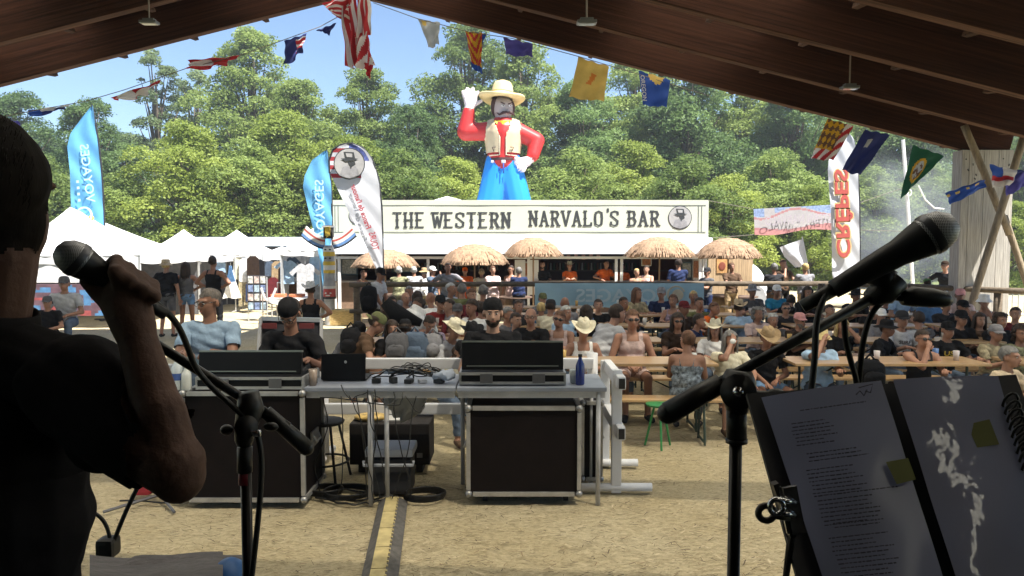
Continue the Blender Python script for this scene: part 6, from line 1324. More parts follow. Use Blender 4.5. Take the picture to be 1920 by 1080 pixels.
sp('man in a dark cap and pale tee with back turned in mid crowd', 1033, 561, 160, 11.9, hair=('short','hairb'), hat=('cap','dark'), top=('tee','cream'), sk=0, lean=12)
sp('bald brown headed man behind the dark cap', 1059, 556, 180, 12.6, hair=('bald','hairg'), top=('tee','grey'), sk=1)
sp('woman in black sunglasses tilting her head in mid crowd', 1048, 582, -10, 9.8, hair=('short','ginger'), top=('tank','ppink'), sk=0, fem=True, shades=True, tilt=14)
sp('person with grey hair and pale blue shirt behind the tilted sunglasses', 1062, 572, 30, 10.9, hair=('short','hairw'), top=('tee','lblue'), sk=0)
sp('woman with long black hair seen from behind', 1099, 571, 180, 11, hair=('long','hairb'), top=('long','black'), sk=0, fem=True)
sp('woman in a cream cowboy hat and white sleeveless blouse looking down', 1094, 596, 5, 8.8, hair=('short','ginger'), hat=('cowboy','cream'), top=('tank','white'), sk=0, fem=True, pitch=17, lean=12, arms=('lap','lap'))
sp('person in a light grey tee bending away left of the lace top woman', 1158, 566, 120, 9.8, hair=('short','hairb'), top=('tee','lgrey'), sk=0, lean=36, fat=1.2)
sp('short haired woman in sunglasses and a pink lace top behind the white post', 1186, 580, 0, 9.0, hair=('short','ginger'), top=('tank','ppink'), bot=('shorts','ppink'), sk=0, fem=True, shades=True, fat=1.12, arms=('lap','lap'))
sp('woman with long hair in a patterned blouse before the fence banner', 1195, 539, 20, 14.3, hair=('long','ginger'), top=('tee','khaki'), sk=0, fem=True, yaw=20)
sp('man in a navy tee and grey cap before the fence banner', 1240, 538, -20, 14.3, hair=('short','hairg'), hat=('cap','grey'), top=('tee','navy'), sk=0)
sp('person in a maroon cap with head turned right', 1283, 564, 30, 11.8, hair=('short','hairb'), hat=('cap','maroon'), top=('tee','dbrown'), sk=1)
sp('dark haired woman in sunglasses resting her arm behind the strappy dress', 1271, 586, 0, 9.8, hair=('long','hairb'), top=('tee','dbrown'), sk=0, fem=True, shades=True)
sp('woman in a strappy patterned dress with bare shoulders seen from behind', 1289, 619, 165, 8.0, hair=('short','ginger'), top=('strap', M('dress_print', (.16,.19,.22), rough=.9, var=.95, scale=26)), bot=('long','dark'), sk=0, fem=True, fat=1.15, yaw=40)
sp('person in a cream cowboy hat hidden behind the long haired one', 1341, 606, -20, 9.4, hair=('long','hairg'), hat=('cowboy','cream'), top=('tee','white'), sk=0)
sp('long grey haired person in a cream tee wiping the face with a tissue', 1370, 621, 8, 8.35, hair=('long','hairg'), top=('tee','cream'), bot=('shorts','white'), sk=0, arms=('eyes','knee'), fat=1.2, legs='wide')
sp('person in a grey cowboy hat and pale blue shirt with back turned', 1385, 560, 175, 12.2, hair=('short','hairb'), hat=('cowboy','beige'), top=('tee','lblue'), sk=0)
sp('man in a dark wide hat and grey tee with cups on the table', 1411, 533, 0, 15.0, hair=('short','hairg'), hat=('straw','grey'), top=('tee','dgrey'), sk=0)
sp('person in a pale cap and blue tee at the far table', 1457, 534, 0, 15.0, hair=('short','blond'), hat=('cap','white'), top=('tee','teal'), sk=0, fem=True)
sp('woman with very long dark brown hair in black at the far table', 1515, 537, 0, 13.8, hair=('long','hairb'), top=('tee','black'), sk=0, fem=True)
sp('dark clothed person slumped between the blue tee and the long haired woman', 1484, 552, 150, 14.2, hair=('short','hairb'), top=('long','black'), sk=0, lean=35)
sp('man in a brown straw hat and black tee with denim shorts', 1439, 618, 5, 8.5, hair=('short','hairb'), hat=('cowboy','tan'), top=('tee','black'), bot=('shorts','jean'), sk=1, arms=('knee','lap'), legs='wide', pitch=20)
sp('person with white hair and headphones behind the brown straw hat', 1450, 588, 0, 10.6, hair=('short','hairw'), top=('tee','dgrey'), sk=0)
sp('red faced man with sunglasses and dark shirt beside the boom', 1500, 586, 20, 10.4, hair=('short','hairg'), hat=('cap','pink'), top=('tee','dbrown'), sk=0, shades=True, beard='hairg')
sp('woman in straw hat and light blue tee with lanyard, phone at her face', 1540, 616, 4, 8.4, hair=('short','blond'), hat=('bucket','straw'), top=('tee','lblue'), sk=0, fem=True, fat=1.2, arms=('eyes','table'))
sp('blonde woman in black covering her mouth behind the microphone cable', 1580, 597, -5, 9.8, hair=('long','blond'), top=('tee','black'), sk=0, fem=True, arms=('table','eyes'))
sp('person in a dark wide cap half hidden by the microphone', 1605, 541, 0, 14.0, hair=('short','hairb'), hat=('straw','black'), top=('tee','black'), sk=1, fat=1.2)
sp('ginger haired man in a light blue jersey and shorts sitting high', 1694, 529, 10, 13.6, hair=('short','ginger'), top=('tee','lblue'), bot=('shorts','khaki'), sk=2, arms=('lap','lap'), dz=.12)
sp('person in denim shorts and blue top under the small microphone', 1745, 546, 0, 13.4, hair=('short','hairb'), hat=('cap','green'), top=('tee','blue'), bot=('shorts','denim'), sk=0, arms=('lap','lap'), fem=True)
sp('person in a pink cap and pink tee near the hall post', 1801, 541, -20, 13.6, hair=('short','hairb'), hat=('cap','pink'), top=('tee','ppink'), sk=3)
sp('tattooed person in a white bucket hat and white tank top at the right', 1846, 552, -20, 12.6, hair=('short','hairb'), hat=('bucket','white'), top=('tank','white'), sk=0, arms=('table','chin'))
sp('person in black cap resting the face on a fist below the pink cap', 1806, 562, 10, 11.8, hair=('short','hairb'), hat=('cap','black'), top=('tee','black'), sk=1, arms=('table','chin'))
sp('young person in a dark cap and printed white tee under an open jacket', 1692, 582, 0, 9.9, hair=('short','hairb'), hat=('cap','dark'), top=('tee','lgrey'), sk=0)
sp('person with dark hair seen from behind next to the printed white tee', 1722, 583, 180, 10.4, hair=('short','hairb'), top=('tee','dgrey'), sk=0)
sp('man in sunglasses and a dark tank top with hand at his mouth', 1731, 617, 2, 8.3, hair=('short','hairb'), top=('tank','dark'), sk=0, arms=('chin','table'), shades=True)
sp('man in a black cap and black tee with yellow letters', 1778, 602, 0, 9.2, hair=('short','hairb'), hat=('cap','black'), top=('tee','black'), sk=0, arms=('table','tabout'))
sp('older man in a dark cap and glasses behind the yellow lettered tee', 1803, 581, 5, 10.3, hair=('short','hairg'), hat=('cap','black'), top=('tee','black'), sk=0, glasses=True, fat=1.1)
sp('curly haired youth in a black tee at the right edge', 1877, 586, 0, 10.1, hair=('curly','hairb'), top=('tee','black'), sk=0)
sp('dark curly haired person in camouflage at the far right edge', 1915, 609, -10, 8.9, hair=('curly','hairb'), top=('tee','camo'), sk=0)
sp('grey balding man in a beige tee closest to the right edge', 1894, 655, 25, 7.1, hair=('short','hairg'), top=('tee','beige'), sk=0, yaw=10, lean=10)
sp('person in a dark red tee sitting far behind the curly youth', 1662, 552, 10, 14.2, hair=('short','hairb'), top=('tee','dark'), sk=0)
sp('person in dark clothes beside a table under the boom end', 1640, 566, -10, 12.2, hair=('short','hairb'), top=('tee','black'), sk=0, lean=20)
sp('woman with brown hair leaning on the table behind the grey cowboy hat', 1340, 566, 40, 12.4, hair=('short','ginger'), top=('tee','orange'), sk=0, lean=30, fem=True)
sp('man in a dark tee seated left of the maroon cap', 1170, 556, 30, 12.6, hair=('short','hairb'), top=('tee','dgrey'), sk=1)

for l_, x_, y_, D_, kw in (
 ('person in a grey tee turned left behind the black cap and red shirt', 842, 560, 11.9, dict(rot=-60, hair=('short','hairb'), top=('tee','grey'))),
 ('person in a white tee with dark ponytail right of the flat dark cap', 903, 566, 11.4, dict(rot=150, hair=('bun','hairb'), top=('tee','white'), fem=True)),
 ('man with brown hair in a faded red tee behind the green tee man', 884, 541, 13.2, dict(rot=40, hair=('short','ginger'), top=('tee','maroon'))),
 ('person in a navy tee seated low behind the engineer shoulder', 968, 585, 9.9, dict(rot=30, hair=('short','hairb'), top=('tee','navy'))),
 ('blond person in a blue tee turned away in mid crowd', 1015, 566, 12.4, dict(rot=170, hair=('short','blond'), top=('tee','blue'))),
 ('man in a black tee with folded arms behind the long black hair', 1122, 560, 12.6, dict(rot=0, hair=('short','hairb'), top=('tee','black'), arms=('cross','cross'))),
 ('person in an olive cap in front of the blue banner corner', 1018, 549, 14, dict(rot=20, hair=('short','hairg'), hat=('cap','olive'), top=('tee','dgrey'))),
 ('woman with a brown bun beside the man in navy tee', 1262, 552, 13.2, dict(rot=-30, hair=('bun','ginger'), top=('tank','mauve'), fem=True)),
 ('man in a dark green tee left of the grey cowboy hat', 1312, 557, 12.8, dict(rot=10, hair=('short','hairb'), top=('tee','olive'))),
 ('person in a blue tee bending down behind the cream cowboy hat', 1312, 588, 10.6, dict(rot=60, hair=('short','hairb'), top=('tee','navy'), lean=26)),
 ('grey haired woman in pale pink behind the brown straw hat', 1422, 575, 11.2, dict(rot=10, hair=('curly','hairg'), top=('tee','ppink'), fem=True)),
 ('person in a dark tee with sunglasses left of the red faced man', 1474, 566, 12.4, dict(rot=-10, hair=('short','hairb'), top=('tee','dark'), shades=True)),
 ('dark haired person leaning on the table behind the blonde woman', 1556, 570, 12.2, dict(rot=20, hair=('short','hairb'), top=('tee','charcoal' if False else 'dgrey'), lean=20)),
 ('man in a white cap and grey tee between boom and jersey man', 1652, 578, 11, dict(rot=0, hair=('short','hairg'), hat=('cap','white'), top=('tee','grey'))),
 ('person with a dark hat and black jacket left of the open jacket youth', 1664, 600, 9.6, dict(rot=40, hair=('short','hairb'), hat=('straw','black'), top=('long','black'), lean=16)),
 ('woman with dark hair in a brown tee right of the older man in glasses', 1838, 588, 10.6, dict(rot=-10, hair=('long','hairb'), top=('tee','brown'), fem=True)),
 ('person in a grey cap behind the grey balding man', 1868, 620, 9.0, dict(rot=10, hair=('short','hairg'), hat=('cap','grey'), top=('tee','khaki'))),
 ('man in a dark red tee at the far right table', 1905, 575, 11.2, dict(rot=-20, hair=('short','hairb'), top=('tee','maroon'))),
 ('person in black with a cap in front of the hall post', 1775, 560, 12.6, dict(rot=0, hair=('short','hairb'), hat=('cap','navy'), top=('tee','dark'))),
 ('woman in a pale tank top behind the maroon cap', 1300, 545, 14.2, dict(rot=-20, hair=('short','blond'), top=('tank','cream'), fem=True)),
 ('dark haired man in a brown tee at the left rear of the crowd', 735, 555, 12.9, dict(rot=20, hair=('short','hairb'), top=('tee','dbrown'))),
 ('woman in black turned toward the stage left of the white hat', 735, 600, 9.4, dict(rot=20, hair=('long','hairb'), top=('tee','black'), fem=True, lean=18))):
    pp(l_, x_, y_, D_, sit=True, sk=RNG.integers(0, 3), **kw)
run_jobs()
for i, p in enumerate(PEOPLE): finish_person(p, i+1)
# shirt prints
def on_chest(lbl, cpt, w_, h_, mat, name='print', back=False, txt=None, up=.34):
    o = [p for p in PEOPLE if lbl in p['label']][0]; b = o['obj']; sgn = 1 if back else -1; mb = MB(); base = o['Pp']+o['u']*up+Vector((cpt, sgn*.15, 0)); fwd = Vector((0, sgn, 0)); uu = o['u']
    X = Vector((-sgn, 0, 0))
    if txt: text(mb, txt, lambda a, c_: base+X*a*-1*(-1 if back else -1)*(1)+uu*c_ if False else base+Vector((a if not back else -a, 0, 0))+uu*c_, 0, .02, w_, h_)
    else: mb.prism([(-w_/2,-h_/2),(w_/2,-h_/2),(w_/2,h_/2),(-w_/2,h_/2)], base, (1,0,0), uu, .003)
    mb.build(name, mat, b)
on_chest('yellow letters', 0, .2, .07, M('letters_yellow', (.45,.33,.04)), 'print', txt='USS'); on_chest('printed white tee', 0, .17, .05, M('letters_dark', (.03,.03,.04)), 'print', txt='SURF')
on_chest('round badge', .05, .05, .05, M('badge_brown', (.2,.1,.05)), 'badge'); on_chest('pale back print', 0, .2, .08, M('letters_pale', (.3,.35,.42)), 'print', True); on_chest('lanyard, phone', .03, .06, .09, M('badge_white', (.6,.6,.6)), 'lanyard_badge', up=.2)
# backpacks etc.
def pack(x, y, D, sx, sz, col, label, rz=0):
    c = P(x, y, D); mb = MB(); sp_ = lambda q, e: math.copysign(abs(q)**e, q)
    for cc_, rx_, ry_, rz_ in ((c, sx/2, .13, sz/2), (c+Vector((0,-.12,-sz*.12)), sx*.36, .07, sz*.24)): mb.grid(lambda u, w_: cc_+Vector((rx_*sp_(math.cos(u*6.283), .6)*sp_(math.sin(w_*3.1416), .55), ry_*sp_(math.sin(u*6.283), .7)*sp_(math.sin(w_*3.1416), .55), rz_*sp_(math.cos(w_*3.1416), .7)))*1+Vector((.02,.02,.02))*noise.noise(Vector((u*6, w_*6, x))), 24, 16)
    mb.v = mb.v; mb.tube([c+Vector((-.05,0,sz/2)), c+Vector((0,0,sz/2+.06)), c+Vector((.05,0,sz/2))], .012, 6)
    solo('backpack', mb, cloth(col), label, 'backpack', c, None, True)
pack(692, 560, 14.0, .32, .5, 'black', 'black backpack worn by the man in the black cap beside the fence post'); pack(778, 655, 8.9, .34, .42, 'denim', 'blue grey backpack on the crowd bench above the white rail'); pack(745, 650, 8.8, .28, .34, 'dgrey', 'dark grey bag with pale stripes next to the blue grey backpack')
pack(812, 648, 9.0, .26, .3, 'grey', 'grey bag on the bench left of the water bottle'); pack(658, 640, 9.2, .25, .35, 'black', 'black bag at the left end of the crowd'); pack(1630, 700, 7.9, .3, .3, 'black', 'black bag on the nearest table behind the folder')
mb = MB(); c = P(765, 588, 10); mb.tube([P(722,566,10), P(745,590,10), P(790,606,10)], [.08,.13,.05], 10); solo('folded_parasol', mb, cloth('black'), 'black folded parasol bundle leaning across the left of the crowd', 'parasol', c, smooth=True)
rl = random.Random(21); cups_ = 0
LIT = [('beer cup', (.5,.33,.1)), ('clear cup', (.5,.52,.52)), ('blue cup', (.1,.2,.45)), ('white cup', (.6,.6,.6))]
for ri, (D_, nm) in enumerate(((8.35,'nearest'),(10.2,'second'),(12.1,'third'),(14.0,'fourth'),(15.7,'farthest'))):
    for k_, X_ in enumerate((-1.9,-1.2,-.3,.5,1.3,2.2,2.9,3.8,4.6,5.3,6.2,7.4) if ri else (.6,1.9,4.9,6.3)):
        c_ = LIT[(ri*5+k_) % 4]; y_ = D_+rl.uniform(-.2,.2); cup(0, y_, .772, '%s on the %s row table, number %s from the left' % (c_[0], nm, ['one','two','three','four','five','six','seven','eight','nine','ten','eleven','twelve'][k_]), c_[1], rl.choice((.09,.11,.13)), .034, X=X_+rl.uniform(-.15,.15))
# tissue
c = P(1374, 640, 8.05); mb = MB(); mb.ell(c, (.035,.02,.03), n=8); solo('tissue', mb, M('tissue', (.7,.7,.7)), 'white tissue held at the face of the long grey haired person', 'tissue', c)

# ---- the inflatable cowboy
idx = lambda *n: np.isin(jc['reg'], [jc['names'].index(k_) for k_ in n]); v = jc['v']
nyl = lambda n, c, var=.06: M('balloon_'+n, c, rough=.45, var=var, scale=.6, spec=.4, trans=.12)
fcn = jc['f']; rg = jc['reg'][fcn[:, 0]]; mi = np.zeros(len(fcn), 'i'); order = ['head','scarf','torso','sleeve','hand','legs']
for q, n in enumerate(order): mi[rg == jc['names'].index(n)] = q
cm_ = [nyl('face', (.42,.36,.36)), nyl('yellow', (.75,.6,.03)), nyl('red', (.5,.03,.03)), nyl('red', (.5,.03,.03)), nyl('white', (.7,.62,.63)), nyl('blue', (.02,.25,.72))]  # head is greyer than the hands: the hat's shade is painted in
cow = arrays_obj('inflatable_cowboy', v, fcn, cm_, None, mi); base = Vector((C(944,385).x, DC, 0)); 
for vtx in cow.data.vertices: vtx.co -= base
cow.location = base; tag(cow, 'giant inflatable cowboy with moustache and straw hat waving above the bar', 'inflatable figure')
def cpart(name, mb, mats, smooth=True): o = mb.build(name, mats, cow, smooth); o.matrix_parent_inverse = Matrix.Translation(-base); return o
hz = M('balloon_straw', (.62,.5,.25), rough=.5, var=.12, scale=3, spec=.3); c = C(941, 186)
mb = MB(); til = Matrix.Rotation(R(4), 3, 'Y') @ Matrix.Rotation(R(-6), 3, 'X'); mb.lathe([(k*a, k*b_) for a, b_ in ((20,0),(30,-2),(40,1),(43.5,4),(42,7),(30,5),(22,7),(20.5,12),(18.5,24),(15,31),(8,34),(.1,34.5))], c, 40, til, 0, lambda vv, a, kk: Vector((vv.x, vv.y, vv.z-(k*6*math.sin(a)**2 if 1 < kk < 5 else 0)))); mb.lathe([(k*21.3,k*8),(k*20.9,k*12.5)], c, 30, til, 1); cpart('straw_hat', mb, [hz, M('balloon_band', (.45,.33,.12))])
hb_ = M('balloon_hair', (.05,.02,.02), rough=.6); mb = MB(); mb.ell(C(929,200,.08), (9*k,15*k,19*k), n=16); mb.ell(C(958,203,.15), (8*k,13*k,14*k), n=14); cpart('hair', mb, hb_)
mb = MB()
for s in (-1, 1): mb.tube([C(950,210,-.40), C(950+s*7,211,-.40), C(950+s*14,215,-.33), C(950+s*(19 if s < 0 else 15),211 if s < 0 else 217,-.26)], [2.2*k,2.6*k,1.6*k,.5*k], 8)
cpart('moustache', mb, hb_)
mb = MB()
for x0 in (943, 957): mb.ell(C(x0, 198, -.36), (3.4*k,1.2*k,1.5*k), n=10, m=0); mb.ell(C(x0+.5, 198, -.385), (1.2*k,.8*k,1.2*k), n=8, m=1); mb.tube([C(x0-4.5,195 if x0 == 957 else 191,-.36), C(x0+4,192 if x0 == 957 else 195,-.38)], 1.0*k, 6, m=1)
cpart('eyes', mb, [M('balloon_eye', (.6,.6,.6)), hb_])
# vest: two panels over the torso, open in front
vx = v[:, 0]; pxv = 960+vx/DC*F; pyv = 460-(v[:, 2]-CAMZ)/DC*F
gap = np.interp(pyv, [232, 250, 256, 292], [14, 9, 5, 5]); m = idx('torso') & (np.abs(pxv-943) > gap) & (pyv < 291) & (pyv > 229) & (pxv > 905) & (pxv < 981)
ves = shell(jc, m, .05, 'vest', [M('balloon_vest', (.5,.41,.27), rough=.5, var=.06)], cow, 0); ves.matrix_parent_inverse = Matrix.Translation(-base)
mb = MB(); g2 = lambda y, o_: o_
for s in (-1, 1):
    mb.tube([C(943+s*14,235,-.52), C(943+s*9.5,250,-.60), C(943+s*6,257,-.62), C(943+s*6,290,-.56), C(943+s*26,292,-.42)], 1.1*k, 6)
    mb.tube([C(943+s*14,276,-.60), C(943+s*20,276,-.56), C(943+s*17,284,-.56)], .8*k, 6, m=1)
mb.tube([C(936,256,-.58), C(936,292,-.52)], 1.0*k, 6, m=1); mb.tube([C(950,256,-.58), C(950,292,-.52)], 1.0*k, 6, m=1)
cpart('vest_trim', mb, [M('balloon_cream', (.6,.52,.38)), hb_])
mb = MB(); mb.lathe([(29.5*k, (460-305)/F*DC), (30*k, (460-303)/F*DC), (29.5*k, (460-300)/F*DC)], (C(944,300).x, DC, CAMZ), 30); mb.box(C(944, 303, -.55), (8*k, 3*k, 6*k), m=1, bev=.02); mb.box(C(923, 303, -.47), (5*k, 3*k, 5*k), m=1, bev=.02)
cpart('belt', mb, [hb_, M('balloon_buckle', (.4,.4,.42))])
mb = MB(); mb.grid(lambda u, w_: C(943+(-16+32*u)*(1-w_), 226+22*w_, -.50-.08*w_+.05*math.sin(u*9)), 10, 6); cpart('neckerchief', mb, nyl('yellow', (.75,.6,.03)))
mb = MB()
mb.tube([C(944,306,-.56), C(944,325,-.56)], 1.2*k, 6); mb.tube([C(937,312,-.56), C(937,320,-.56)], .8*k, 6); mb.tube([C(951,312,-.56), C(951,320,-.56)], .8*k, 6); cpart('trouser_fly', mb, M('balloon_darkblue', (.02,.06,.3)))
# ================================================================ FOREGROUND MUSICIANS' GEAR
sb = M('gear_black', (.012,.011,.011), rough=.45, var=.15, scale=20, spec=.4); chrome = M('chrome', (.55,.55,.55), rough=.2, metal=1, var=.05)
def grille():
    m = bpy.data.materials.new('mic_grille'); m.use_nodes = True; t = m.node_tree; b = t.nodes['Principled BSDF']; b.inputs['Metallic'].default_value = .7; b.inputs['Roughness'].default_value = .45
    tc = t.nodes.new('ShaderNodeTexCoord'); outs = []
    for ax in ('X', 'Z'):
        wv = t.nodes.new('ShaderNodeTexWave'); wv.bands_direction = ax; wv.inputs['Scale'].default_value = 160; t.links.new(tc.outputs['Object'], wv.inputs[0]); outs.append(wv.outputs['Fac'])
    mn = t.nodes.new('ShaderNodeMath'); mn.operation = 'MULTIPLY'; t.links.new(outs[0], mn.inputs[0]); t.links.new(outs[1], mn.inputs[1])
    r = t.nodes.new('ShaderNodeValToRGB'); r.color_ramp.elements[0].color = (.4,.4,.41,1); r.color_ramp.elements[1].color = (.02,.02,.02,1); r.color_ramp.elements[1].position = .5; t.links.new(mn.outputs[0], r.inputs[0]); t.links.new(r.outputs[0], b.inputs['Base Color'])
    bp = t.nodes.new('ShaderNodeBump'); bp.inputs['Strength'].default_value = .4; bp.inputs['Distance'].default_value = .001; t.links.new(mn.outputs[0], bp.inputs['Height']); t.links.new(bp.outputs[0], b.inputs['Normal']); return m
gr = grille()
def mic(label, ball, tail, r=.026):
    ball = Vector(ball); tail = Vector(tail); ax = (tail-ball).normalized(); L = (tail-ball).length; t_ = thing('microphone', label, 'microphone', ball); x, y, z = frame(ball, tail); M3 = Matrix((x, y, z)).transposed()
    mb = MB(); mb.lathe([(.001,-r*1.02),(r*.5,-r*.9),(r*.86,-r*.5),(r,-.001),(r*1.0,r*.35),(r*.97,r*.6)], ball, 32, M3); T(t_, 'grille', mb, gr, True)
    mb = MB(); mb.lathe([(r*1.03,r*.05),(r*1.05,r*.12),(r*1.05,r*.38),(r*1.03,r*.45)], ball, 32, M3); T(t_, 'grille_band', mb, M('mic_band', (.10,.10,.11), rough=.4, metal=.8), True)
    mb = MB(); mb.lathe([(r*.97,r*.6),(r*.85,r*1.2),(r*.68,r*2.0),(r*.66,r*2.6),(r*.5,L*.9),(r*.47,L),(.001,L)], ball, 28, M3); T(t_, 'handle', mb, sb, True)
    mb = MB(); mb.cyl(tail, tail+ax*.045, .0095, .009, 14); T(t_, 'plug', mb, sb, True); return ax
# ---- right stand
FZ = .6
def stand(label, base_px, D, ztop_px, thick=.008):
    p = P(base_px, ztop_px, D); t_ = thing('mic_stand', label, 'microphone stand', (p.x, D, FZ)); mb = MB(); mb.cyl((p.x, D, FZ+.05), (p.x, D, p.z), thick, n=16); T(t_, 'tube', mb, M('stand_tube', (.02,.018,.017), rough=.3, metal=.5), True)
    for a in (.4, 2.5, 4.6): mb = MB(); mb.cyl((p.x, D, FZ+.09), (p.x+.28*math.cos(a), D+.28*math.sin(a), FZ+.01), .008, n=8); T(t_, 'leg', mb, sb)
    return t_, p
D = .98
t_, p = stand('tall black microphone stand with a boom reaching to the upper right', 1380, D, 800, .0085)
mb = MB(); mb.cyl(P(1381,828,D), P(1381,762,D), .0135, n=16); mb.cyl(P(1381,830,D), P(1381,822,D), .0145, n=16); T(t_, 'clutch', mb, sb, True)
mb = MB(); mb.tube([P(1382,775,D), P(1383,745,D), P(1384,715,D), P(1386,695,D)], [.013,.021,.024,.017], 14); mb.cyl(P(1384,735,D-.03), P(1384,735,D+.03), .023, n=20); mb.cyl(P(1384,735,D-.036), P(1384,735,D-.03), .007, n=10, m=1); T(t_, 'boom_joint', mb, [sb, chrome], True)
mb = MB(); mb.cyl(P(1390,738,D), P(1448,742,D-.0), .006, n=10); mb.ell(P(1468,785,D-.02), (.012,.012,.010)); mb.ell(P(1455,742,D), (.014,.010,.010)); T(t_, 'knob', mb, sb, True)
mb = MB(); mb.cyl(P(1300,745,D), P(1655,548,D+.02), .0072, n=14); T(t_, 'boom', mb, sb, True)
mb = MB(); a, b_ = P(1252,775,D), P(1352,718,D); mb.cyl(a, b_, .0155, .0135, n=18); mb.ell(a, (.0145,.0145,.0145)); T(t_, 'counterweight', mb, sb, True)
mb = MB(); mb.tube([P(1628,560,D+.02), P(1655,548,D+.02), P(1680,522,D+.02)], [.011,.019,.018], 14); mb.cyl(P(1648,538,D+.02), P(1660,504,D+.02), .018, .016, 14); T(t_, 'mic_clip', mb, sb, True)
mic('black vocal microphone with round head at the end of the right boom', P(1755,434,.955), P(1562,543,.985), .0262)
cbl = lambda pts, label, r=.0042, nm='cable': solo(nm, (lambda q: (q.tube(smoothp([Vector(a) for a in pts], 3), r, 8), q)[1])(MB()), cb, label, 'cable', pts[0], 'microphone cables on stage', True)
cbl([P(1562,543,.985), P(1545,556,.98), P(1530,600,.97), P(1528,680,.96), P(1512,800,.95), P(1498,900,.94), P(1482,1000,.95), P(1470,1120,.96)], 'black cable hanging from the right microphone in front of the folder')
mb = MB(); mb.tube([P(1690,560,1.0), P(1712,556,1.0), P(1745,558,1.0), P(1772,562,1.0), P(1782,566,1.0)], [.009,.014,.0135,.011,.006], 14); solo('small_microphone', mb, sb, 'small slim black microphone below the large one at right', 'microphone', P(1740,558,1.0), smooth=True)
cbl([P(1692,560,1.0), P(1670,556,1.0), P(1635,580,1.0), P(1617,640,1.0), P(1612,700,1.02), P(1608,760,1.05)], 'thin cable curving down from the small slim microphone')
cbl([P(1582,590,1.0), P(1585,640,1.0), P(1596,680,1.01), P(1606,712,1.02), P(1610,760,1.05)], 'thin cable loop behind the folder below the boom')
# ---- left stand
D = 1.32
t_, p = stand('black microphone stand with red tape ring in front of the left flight case', 459, D, 790, .0098)
mb = MB(); mb.cyl(P(459,885,D), P(459,838,D), .0135, n=16); mb.lathe([(.0125,0),(.0165,.01),(.0165,.03),(.012,.04)], P(458,835,D), 18); T(t_, 'clutch', mb, sb, True)
mb = MB(); mb.cyl(P(459,908,D), P(459,885,D), .0112, n=16); T(t_, 'red_ring', mb, M('tape_red', (.16,.01,.02), rough=.4), True)
mb = MB(); mb.cyl(P(462,800,D-.03), P(462,800,D+.03), .02, n=18); mb.tube([P(459,835,D), P(461,800,D), P(470,765,D), P(466,735,D)], [.012,.02,.024,.018], 14); mb.box(P(478,812,D-.025), (.022,.01,.012), m=1, bev=.004); T(t_, 'boom_joint', mb, [sb, chrome], True)
mb = MB(); mb.ell(P(425,806,D), (.012,.010,.010)); T(t_, 'knob', mb, sb, True); mb = MB(); mb.ell(P(508,800,D), (.014,.008,.008)); T(t_, 'knob', mb, sb, True)
mb = MB(); mb.cyl(P(240,612,D-.05), P(540,800,D+.03), .0085, n=14); T(t_, 'boom', mb, M('stand_tube', (.02,.018,.017), rough=.3, metal=.5), True)
mb = MB(); a, b_ = P(498,772,D+.02), P(575,840,D+.04); mb.cyl(a, b_, .0125, .015, n=18); mb.ell(b_, (.0142,)*3); T(t_, 'counterweight', mb, sb, True)
cbl([P(282,560,1.16), P(330,600,1.2), P(352,650,1.25), P(365,690,1.28), P(400,730,1.3), P(440,765,1.3), P(478,800,1.3), P(492,850,1.3), P(487,950,1.3), P(470,1100,1.3)], 'black cable looping from the singer microphone along the left boom', .0052)
# ---- pedal / bag in lower left and slanted pole
mb = MB(); mb.box(P(203,1025,1.9), (.045,.05,.05), bev=.012); solo('power_plug', mb, sb, 'small black box hanging on a cable below the singer elbow', 'adapter', P(203,1025,1.9))
cbl([P(150,950,1.9), P(185,965,1.9), P(200,985,1.9), P(207,1012,1.9)], 'cable from the singer side to the small black box', .005); cbl([P(262,905,1.9), P(240,950,1.9), P(225,985,1.9), P(214,1015,1.9)], 'straight cable from the red bag side to the small black box', .006)
mb = MB(); c = P(300, 1075, 1.5); mb.grid(lambda u, w_: P(168+250*u, 1040+6*math.sin(u*5)+55*w_, 1.62-.42*w_), 20, 8); mb.box(P(295,1130,1.4), (.27,.35,.05), bev=.02); solo('equipment_bag', mb, M('bag_grey', (.10,.09,.09), rough=.8, var=.3, scale=20, bump=.5, bscale=60), 'dark grey padded equipment bag on a stand at the bottom left', 'bag', c, smooth=False)
mb = MB(); mb.ell(P(428,1085,1.45), (.035,.05,.04)); solo('blue_pouch', mb, M('pouch_blue', (.01,.08,.25), rough=.5), 'dark blue pouch beside the grey bag at the bottom left', 'pouch', P(428,1085,1.45), smooth=True)

